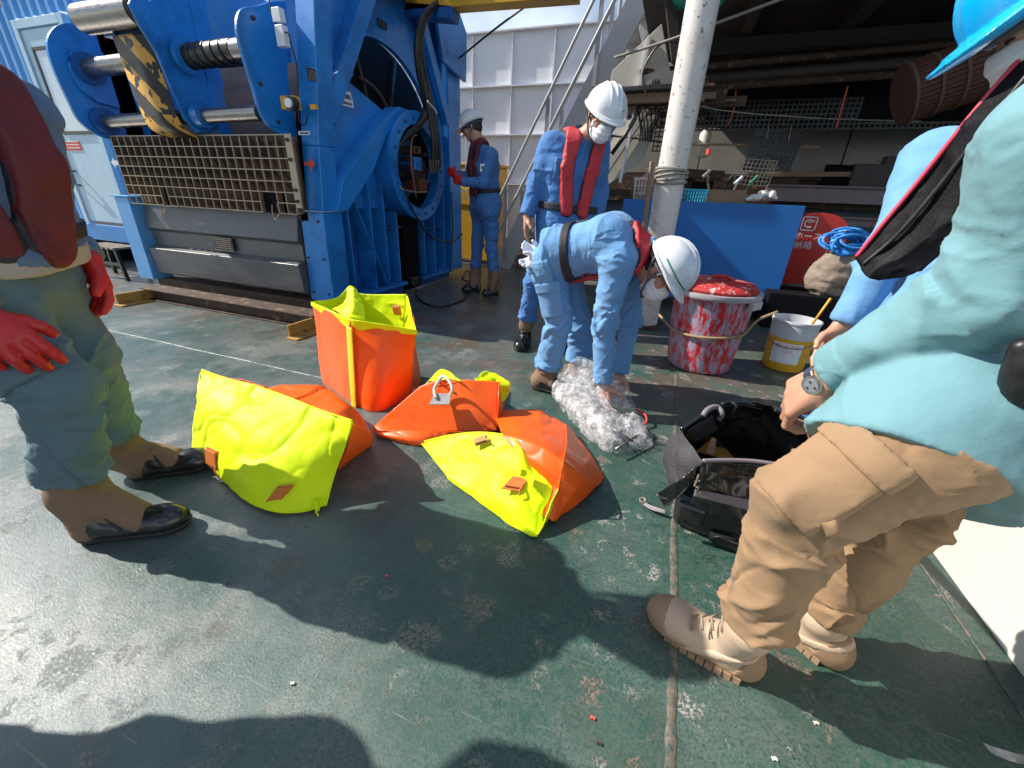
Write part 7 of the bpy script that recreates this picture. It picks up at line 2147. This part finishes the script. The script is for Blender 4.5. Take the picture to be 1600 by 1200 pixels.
            for s_ in (-1, 1):
                gg.tube([HL(s_ * .060, .035, -.012), HL(s_ * .080, .0, -.002), HL(s_ * .086, -.022, .006)], .0018, n=5)
                gg.tube([HL(s_ * .055, .025, -.085), HL(s_ * .076, -.005, -.05), HL(s_ * .086, -.022, -.018)], .0018, n=5)
            gg.build('ear_loops', m_mask, mo, smooth=True, fix=False)
        if helm is not None:
            helmet(T, j['head'], ax, sc, **helm)
    return T, dict(j=j, R=R_, F=F_, U=U_, waist=waist, trunk=trunk, arm=arm, leg=leg, jo=jo, to=to, Rp=Rp, Fp=Fp, Up=Up, tw=tw)

m_desert = mat('pale tan boot leather', (0.50, 0.37, 0.26), 0.7, var=0.12, vscale=10, bump=0.0012, bscale=60)
m_dsole = mat('tan rubber sole', (0.30, 0.19, 0.11), 0.7, var=0.1)
m_laces = mat('beige laces', (0.30, 0.22, 0.16), 0.8)
GP = 'crew members on the deck'
A3 = np.array

# --- the man bending down over the bubble wrap
J = dict(pelvis=A3([-.57, 2.24, .77]), chest=A3([-.30, 2.23, .86]), neck=A3([-.130, 2.21, .825]), head=A3([-.020, 2.17, .735]),
         shR=A3([-.225, 2.07, .79]), shL=A3([-.195, 2.37, .81]), elR=P(943, 512, Y=2.03), wrR=P(942, 600, Y=1.99), elL=P(985, 500, Y=2.33), wrL=P(968, 585, Y=2.26),
         hipR=A3([-.585, 2.15, .73]), hipL=A3([-.56, 2.33, .73]), knR=P(872, 505, Y=2.14), knL=P(905, 510, Y=2.36), anR=P(852, 590, Y=2.17), anL=P(905, 575, Y=2.38),
         heelR=A3([-.64, 2.15, 0]), toeR=A3([-.41, 2.13, 0]), heelL=A3([-.46, 2.37, 0]), toeL=A3([-.22, 2.36, 0]), face=A3([.55, -.38, -.80]), top=A3([.8, -.1, .50]))
hd = (P(950, 645, Y=1.94) - J['wrR'], A3([.5, .6, 0]), A3([.7, -.6, 0]), dict(curl=.28, thumb=.5), .004)
Tb, B = person('man in sunlit blue overalls bending down over the bubble wrap', (-.55, 2.24, 0), J, GP, h=.006, jacket=m_work_sunlit, trousers=m_work_sunlit, vest=m_vred,
       helm=dict(stripe=True, cross=-1.15, h=.0045, brimk=.95, k=1.12), vis=('R', 'L'), hands=dict(R=hd), boot='gaiter', seed=3, amp=.0075, bent=True, hemd=-.02, legr=(.084, .073, .070), armr=(.066, .056, .046), boot_cuff=.80, hh=.0045, dens=1.3)
# wide strap round his back
st = inter(SD(B['trunk'](.015), .05), slab(J['chest'] * .55 + J['pelvis'] * .45, unit(A3([.85, .25, .35])), .02))
# --- gloves hanging from his back pocket
t = thing('cotton_gloves', 'pair of white cotton gloves tucked in the bending man\'s back pocket', 'gloves', tuple(P(830, 395, Y=2.14)))
for k, (w0, dd) in enumerate(((P(842, 398, Y=2.12), A3([-.9, -.1, .35])), (P(842, 402, Y=2.08), A3([-.75, -.2, -.45])))):
    blob('glove', SD(hand_prims(w0, dd, A3([0, -.8, .3]), A3([0, 0, 1]), curl=.5, sc=.62, fat=.004), .01), .005, m_mask, t, disp=lambda v, n_: .003 * fbm(v * 40))

# --- the man standing behind him
J = dict(pelvis=P(884, 352, Y=2.88), chest=P(893, 262, Y=2.88), neck=P(912, 214, Y=2.85), head=P(942, 183, Y=2.79),
         shR=P(862, 228, Y=2.80), shL=P(934, 232, Y=2.98), elR=P(838, 285, Y=2.77), wrR=P(823, 337, Y=2.71), elL=P(938, 300, Y=3.02), wrL=P(930, 350, Y=2.95),
         hipR=P(866, 368, Y=2.83), hipL=P(902, 368, Y=2.94), knR=P(834, 442, Y=2.80), knL=P(885, 452, Y=2.88), anR=P(822, 508, Y=2.84), anL=P(888, 520, Y=2.95),
         heelR=A3([-.935, 2.93, 0]), toeR=A3([-.92, 2.69, 0]), heelL=A3([-.70, 3.0, 0]), toeL=A3([-.62, 2.78, 0]), face=A3([.46, -.70, -.48]), top=A3([.25, -.15, .95]))
hd = (A3([0.0, -.05, -1]), A3([.9, .3, 0]), A3([.2, -.9, 0]), dict(curl=.32, thumb=.25), .0045)
Ts, S = person('man in blue overalls and red vest standing behind the bending man', (-.72, 2.88, 0), J, GP, h=.007, jacket=m_work, trousers=m_work, vest=m_vred,
       helm=dict(emblem=-.5, h=.0045), vis=('R',), hands=dict(R=hd), boot='black', seed=11, amp=.006, hemd=-.11, legr=(.080, .068, .062), armr=(.058, .052, .047), boot_cuff=.86, hh=.0045, cuff=.99)

# --- the far worker at the winch
J = dict(pelvis=P(759, 318, Y=4.5), chest=P(757, 262, Y=4.5), neck=P(748, 224, Y=4.48), head=P(737, 200, Y=4.46),
         shL=P(766, 244, Y=4.36), shR=P(744, 240, Y=4.64), elL=P(756, 286, Y=4.28), wrL=P(722, 284, Y=4.27), elR=P(732, 280, Y=4.6), wrR=P(712, 272, Y=4.5),
         hipL=P(766, 328, Y=4.42), hipR=P(750, 328, Y=4.58), knL=P(768, 388, Y=4.40), knR=P(746, 384, Y=4.55), anL=P(772, 432, Y=4.38), anR=P(743, 428, Y=4.50),
         heelL=A3([-1.79, 4.40, 0]), toeL=A3([-1.90, 4.22, 0]), heelR=A3([-2.05, 4.46, 0]), toeR=A3([-2.18, 4.28, 0]), face=A3([-.85, -.25, -.42]), top=A3([-.35, .0, .92]))
hl = (A3([-.9, .1, .25]), A3([0, .9, -.1]), A3([0, 0, 1]), dict(curl=.8, thumb=.5), .007)
Tw, Wk = person('man in blue overalls and red gloves working at the winch side, farthest away', (-1.98, 4.48, 0), J, GP, h=.010, jacket=m_work, trousers=m_work, vest=m_vmar,
       helm=dict(h=.006), vis=('L',), hands=dict(L=hl, R=hl), gloves=('L', 'R'), boot='gaiter', seed=17, amp=.006, hemd=-.06, legr=(.078, .068, .060), boot_cuff=.80, hh=.006, mask=False)
c0 = P(747, 262, Y=4.25)
gg = G(); cc = J['shL'] * .55 + J['elL'] * .45 + A3([-.02, -.066, 0])
gg.obox(cc, A3([.028, .004, 0]), A3([0, .004, 0]), A3([0, 0, .036])); bo = gg.build('white_badge', m_whitep, Tw)
gg = G(); gg.obox(cc + A3([0, -.006, 0]), A3([.018, 0, 0]), A3([0, .002, 0]), A3([0, 0, .006])); gg.obox(cc + A3([0, -.0065, 0]), A3([.006, 0, 0]), A3([0, .002, 0]), A3([0, 0, .018])); gg.build('green_cross', m_green, bo)

# --- the man at the left edge
m_grey = cloth('faded grey blue trousers cloth', (0.10, 0.165, 0.195), dirt=(0.14, 0.17, 0.17))
m_greyj = cloth('faded blue jacket cloth', (0.09, 0.16, 0.27))
J = dict(pelvis=A3([-1.70, .57, .83]), chest=A3([-1.68, .57, 1.09]), neck=A3([-1.64, .57, 1.29]), head=A3([-1.58, .57, 1.42]),
         shR=A3([-1.66, .43, 1.20]), shL=A3([-1.68, .72, 1.20]), elR=A3([-1.64, .42, .94]), wrR=P(-40, 492, Y=.42), elL=P(62, 325, Y=.77), wrL=P(138, 405, Y=.76),
         hipR=A3([-1.64, .48, .76]), hipL=A3([-1.74, .62, .77]), knR=P(94, 610, Y=.50), knL=P(132, 560, Y=.66), anR=P(120, 768, Y=.47), anL=P(188, 705, Y=.70),
         heelR=A3([-1.60, .43, 0]), toeR=A3([-1.36, .60, 0]), heelL=A3([-1.80, .68, 0]), toeL=A3([-1.60, .86, 0]), face=A3([.9, .25, -.5]), top=A3([.4, 0, .9]))
hl = (P(166, 474, Y=.76) - J['wrL'], A3([0, .9, .2]) * -1, A3([.9, 0, 0]), dict(curl=.35, thumb=.2), .005)
hr = (P(28, 550, Y=.44) - J['wrR'], A3([-.9, .35, -.2]), A3([.2, .3, .9]), dict(curls=(.30, .40, .50, .60), thumb=.05, spread=1.3), .0042)
Tl, L_m = person('man in faded grey-blue trousers and red gloves standing at the left edge', (-1.6, .57, 0), J, GP, h=.0056, jacket=m_greyj, trousers=m_grey, vest=m_vmar,
       helm=dict(h=.007), vis=('R', 'L'), hands=dict(L=hl, R=hr), gloves=('L', 'R'), boot='gaiter', seed=23, amp=.0075, hipb=.5, hemd=.0, vw=.058, tail=mat('beige shirt cloth', (0.42, 0.36, 0.30), .85), legr=(.084, .078, .076), boot_cuff=.77, hh=.007, dens=1.2)

# --- the tan trousered man on the right
m_teal = cloth('pale teal shirt cloth', (0.15, 0.305, 0.34), var=.04)
m_khaki = cloth('tan cargo trousers cloth', (0.30, 0.185, 0.098), var=.05, dirt=(0.24, 0.14, 0.07))
J = dict(pelvis=P(1530, 625, Y=.93), chest=P(1745, 335, Y=1.12), neck=P(1735, 110, Y=1.06), head=P(1706, -14, Y=1.06),
         shL=P(1690, 215, Y=.77), shR=P(1740, 240, Y=1.24), elL=P(1562, 452, Y=.80), wrL=P(1292, 590, Y=.93), elR=P(1640, 420, Y=1.32), wrR=P(1560, 520, Y=1.35),
         hipL=P(1448, 676, Y=.80), hipR=P(1515, 660, Y=.98), knL=P(1252, 790, Y=.76), knR=P(1395, 800, Y=.93), anL=P(1172, 985, Y=.755), anR=P(1285, 965, Y=.92),
         heelL=P(1185, 1060, Z=0), toeL=P(1020, 962, Z=0), heelR=A3([.60, .885, 0]), toeR=A3([.43, 1.06, 0]), face=A3([-.74, .28, -.66]), top=A3([-.5, .05, .8]))
hd = (P(1215, 640, Y=.98) - J['wrL'], A3([.25, .45, -.85]), A3([-.7, -.2, -.5]), dict(curl=.95, thumb=.7), .0034)
m_bluehelm = mat('bright blue helmet shell', (0.0, 0.36, 0.72), 0.3, coat=.4, var=.03)
Tr, Rm = person('man in pale teal shirt and tan cargo trousers leaning to hold the duffel, right edge', (.5, .88, 0), J, GP, h=.0052, jacket=m_teal, trousers=m_khaki,
       helm=dict(m=m_bluehelm, h=.004), vis=('L', 'R'), hands=dict(L=hd), boot='desert', seed=31, amp=.0085, hemd=-.185, hemt=.15, hipb=.25, jamp=.55, legr=(.090, .076, .066), armr=(.080, .074, .052), armk=.012, pkt=.74, torso=(.115, .112, .118), boot_cuff=.92, belt=False, hh=.0045, dens=1.2, cuff=.93, hsc=1.12)
# wrist watch
wr, el_ = J['wrL'], J['elL']; dv = unit(wr - el_); c0 = wr + dv * .012
nn_ = unit(CAMP - c0); nn_ = unit(nn_ - dv * (nn_ @ dv) + unit(np.cross(dv, A3([0, 0, 1]))) * 0.0); sd2 = np.cross(dv, nn_)
t = thing('wrist_watch', 'steel wrist watch on the left wrist of the tan trousered man', 'watch', tuple(c0))
m_chrome = mat('polished steel', (0.6, 0.58, 0.56), 0.18, metal=1.0, var=.1)
for k in range(15):
    a_ = rad(38) + k * rad(284) / 14
    q = c0 + (nn_ * math.cos(a_) + sd2 * math.sin(a_)) * .0315
    tq = -nn_ * math.sin(a_) + sd2 * math.cos(a_)
    gg = G(); gg.obox(q, tq * .0062, dv * .010, (nn_ * math.cos(a_) + sd2 * math.sin(a_)) * .0022); gg.build('bracelet_link', m_chrome, t, bevel=.001)
gg = G(); gg.cyl(c0 + nn_ * .026, c0 + nn_ * .036, .0195, n=28); gg.build('case', m_chrome, t, auto=rad(40))
gg = G(); gg.cyl(c0 + nn_ * .0362, c0 + nn_ * .0385, .0135, n=28); gg.build('dial', mat('watch dial', (0.22, 0.23, 0.25), 0.25), t, auto=rad(40))
gg = G()
for s_ in range(3): gg.cyl(c0 + nn_ * .0397 + (dv * math.cos(s_ * 2.1) + sd2 * math.sin(s_ * 2.1)) * .008, c0 + nn_ * .0400 + (dv * math.cos(s_ * 2.1) + sd2 * math.sin(s_ * 2.1)) * .008, .0022, n=12)
gg.build('dial_ring', m_ink, t, auto=rad(40))
# long vest strip hanging from his chest
vo_ = thing('life_vest', 'black life vest with red piping hanging open from the teal shirted man\'s chest', 'life vest', tuple(P(1460, 260, Y=1.1)))
ve = [[P(1660, 30, Y=1.06), P(1590, 100, Y=1.05), P(1512, 190, Y=1.06), P(1440, 280, Y=1.08), P(1382, 350, Y=1.09), P(1338, 404, Y=1.10)],
      [P(1690, 60, Y=.99), P(1625, 130, Y=.98), P(1552, 225, Y=.99), P(1480, 320, Y=1.01), P(1412, 395, Y=1.03), P(1352, 430, Y=1.05)],
      [P(1720, 110, Y=.97), P(1660, 190, Y=.95), P(1590, 290, Y=.96), P(1520, 390, Y=.98), P(1450, 450, Y=1.00), P(1390, 446, Y=1.03)]]
m_vblk = mat('black vest fabric', (0.007, 0.006, 0.008), 0.6, var=.3, vscale=30, bump=.001, bscale=200, spec=.15)
ve[2] = [q * .55 + p * .45 for p, q in zip(ve[1], ve[2])]
sheet('vest_panel', ve, m_vblk, vo_, (30, 80), crumple=.006, csc=12, seed=61, thick=.02)
gg = G(); gg.tube(crm(np.array(ve[0]), 80) + A3([-.002, -.004, .004]), .0045, n=8); gg.build('red_piping', mat('pinkish red piping', (0.62, 0.05, 0.09), .5), vo_, smooth=True, fix=False)
gg = G(); gg.tube(crm(np.array([p * .5 + q * .5 for p, q in zip(ve[0], ve[1])]), 80) + A3([-.002, -.012, .006]), .004, n=6); gg.build('zip_line', m_steel_dk, vo_, smooth=True, fix=False)
blob('inflation_toggle', SD([ell(P(1606, 590, Y=.72), (.02, .02, .034)), cone(P(1604, 545, Y=.72), P(1606, 630, Y=.72), .014)], .02), .008, m_black, vo_, disp=lambda v, n_: .006 * ridged(v * 20, 2, 3))

# --- the man hidden behind him
J = dict(pelvis=A3([.80, 1.72, .84]), chest=A3([.80, 1.66, 1.10]), neck=A3([.82, 1.62, 1.27]), head=A3([.84, 1.56, 1.37]),
         shR=A3([.70, 1.76, 1.20]), shL=A3([.80, 1.48, 1.18]), elR=P(1385, 400, Y=1.55), wrR=P(1318, 510, Y=1.50), elL=A3([.70, 1.45, .90]), wrL=A3([.60, 1.42, .68]),
         hipR=A3([.76, 1.82, .78]), hipL=A3([.80, 1.64, .78]), knR=P(1290, 600, Y=1.78), knL=P(1330, 650, Y=1.60), anR=P(1280, 680, Y=1.86), anL=A3([.74, 1.66, .12]),
         heelR=A3([.74, 1.93, 0]), toeR=A3([.52, 1.84, 0]), heelL=A3([.80, 1.74, 0]), toeL=A3([.58, 1.64, 0]), face=A3([-.7, -.45, -.6]), top=A3([-.4, -.2, .85]))
Th, Hm_ = person('man in sunlit blue overalls half hidden behind the teal shirted man', (.78, 1.7, 0), J, GP, h=.010, jacket=m_work_sunlit, trousers=m_work, vest=None,
       helm=dict(h=.007), vis=(), boot='gaiter', seed=41, amp=.006, legr=(.082, .072, .066), hh=.007)

# --- crew unseen outside the frame, posed to shape the shadows across the deck
def by(label, x, y, seed):
    """a man standing off to the left, head and shoulders leaned over to shape his shadow"""
    J = dict(pelvis=A3([x, y, .84]), chest=A3([x + .02, y + .08, 1.12]), neck=A3([x + .04, y + .20, 1.32]), head=A3([x + .08, y + .29, 1.44]),
             shR=A3([x + .03, y - .06, 1.22]), shL=A3([x + .03, y + .28, 1.17]), elR=A3([x, y - .14, .96]), wrR=A3([x + .14, y - .10, .80]), elL=A3([x, y + .22, .92]), wrL=A3([x + .05, y + .10, .74]),
             hipR=A3([x, y - .09, .78]), hipL=A3([x, y + .09, .78]), knR=A3([x + .03, y - .10, .44]), knL=A3([x + .0, y + .10, .44]), anR=A3([x, y - .11, .10]), anL=A3([x - .02, y + .12, .10]),
             heelR=A3([x - .06, y - .11, 0]), toeR=A3([x + .18, y - .12, 0]), heelL=A3([x - .08, y + .12, 0]), toeL=A3([x + .16, y + .13, 0]), face=A3([1, .3, -.3]), top=A3([.2, .5, .85]))
    person(label, (x, y, 0), J, GP, h=.014, jacket=m_work, trousers=m_work, vest=m_vmar, helm=dict(h=.01), vis=(), boot='gaiter', seed=seed, hh=.01, amp=.004, pockets=False)
by('man in blue overalls just outside the picture at the far left, leaned to shape his shadow', -2.42, -.46, 71)
by('man in blue overalls outside the picture at the left, nearer the camera', -1.90, -.22, 72)
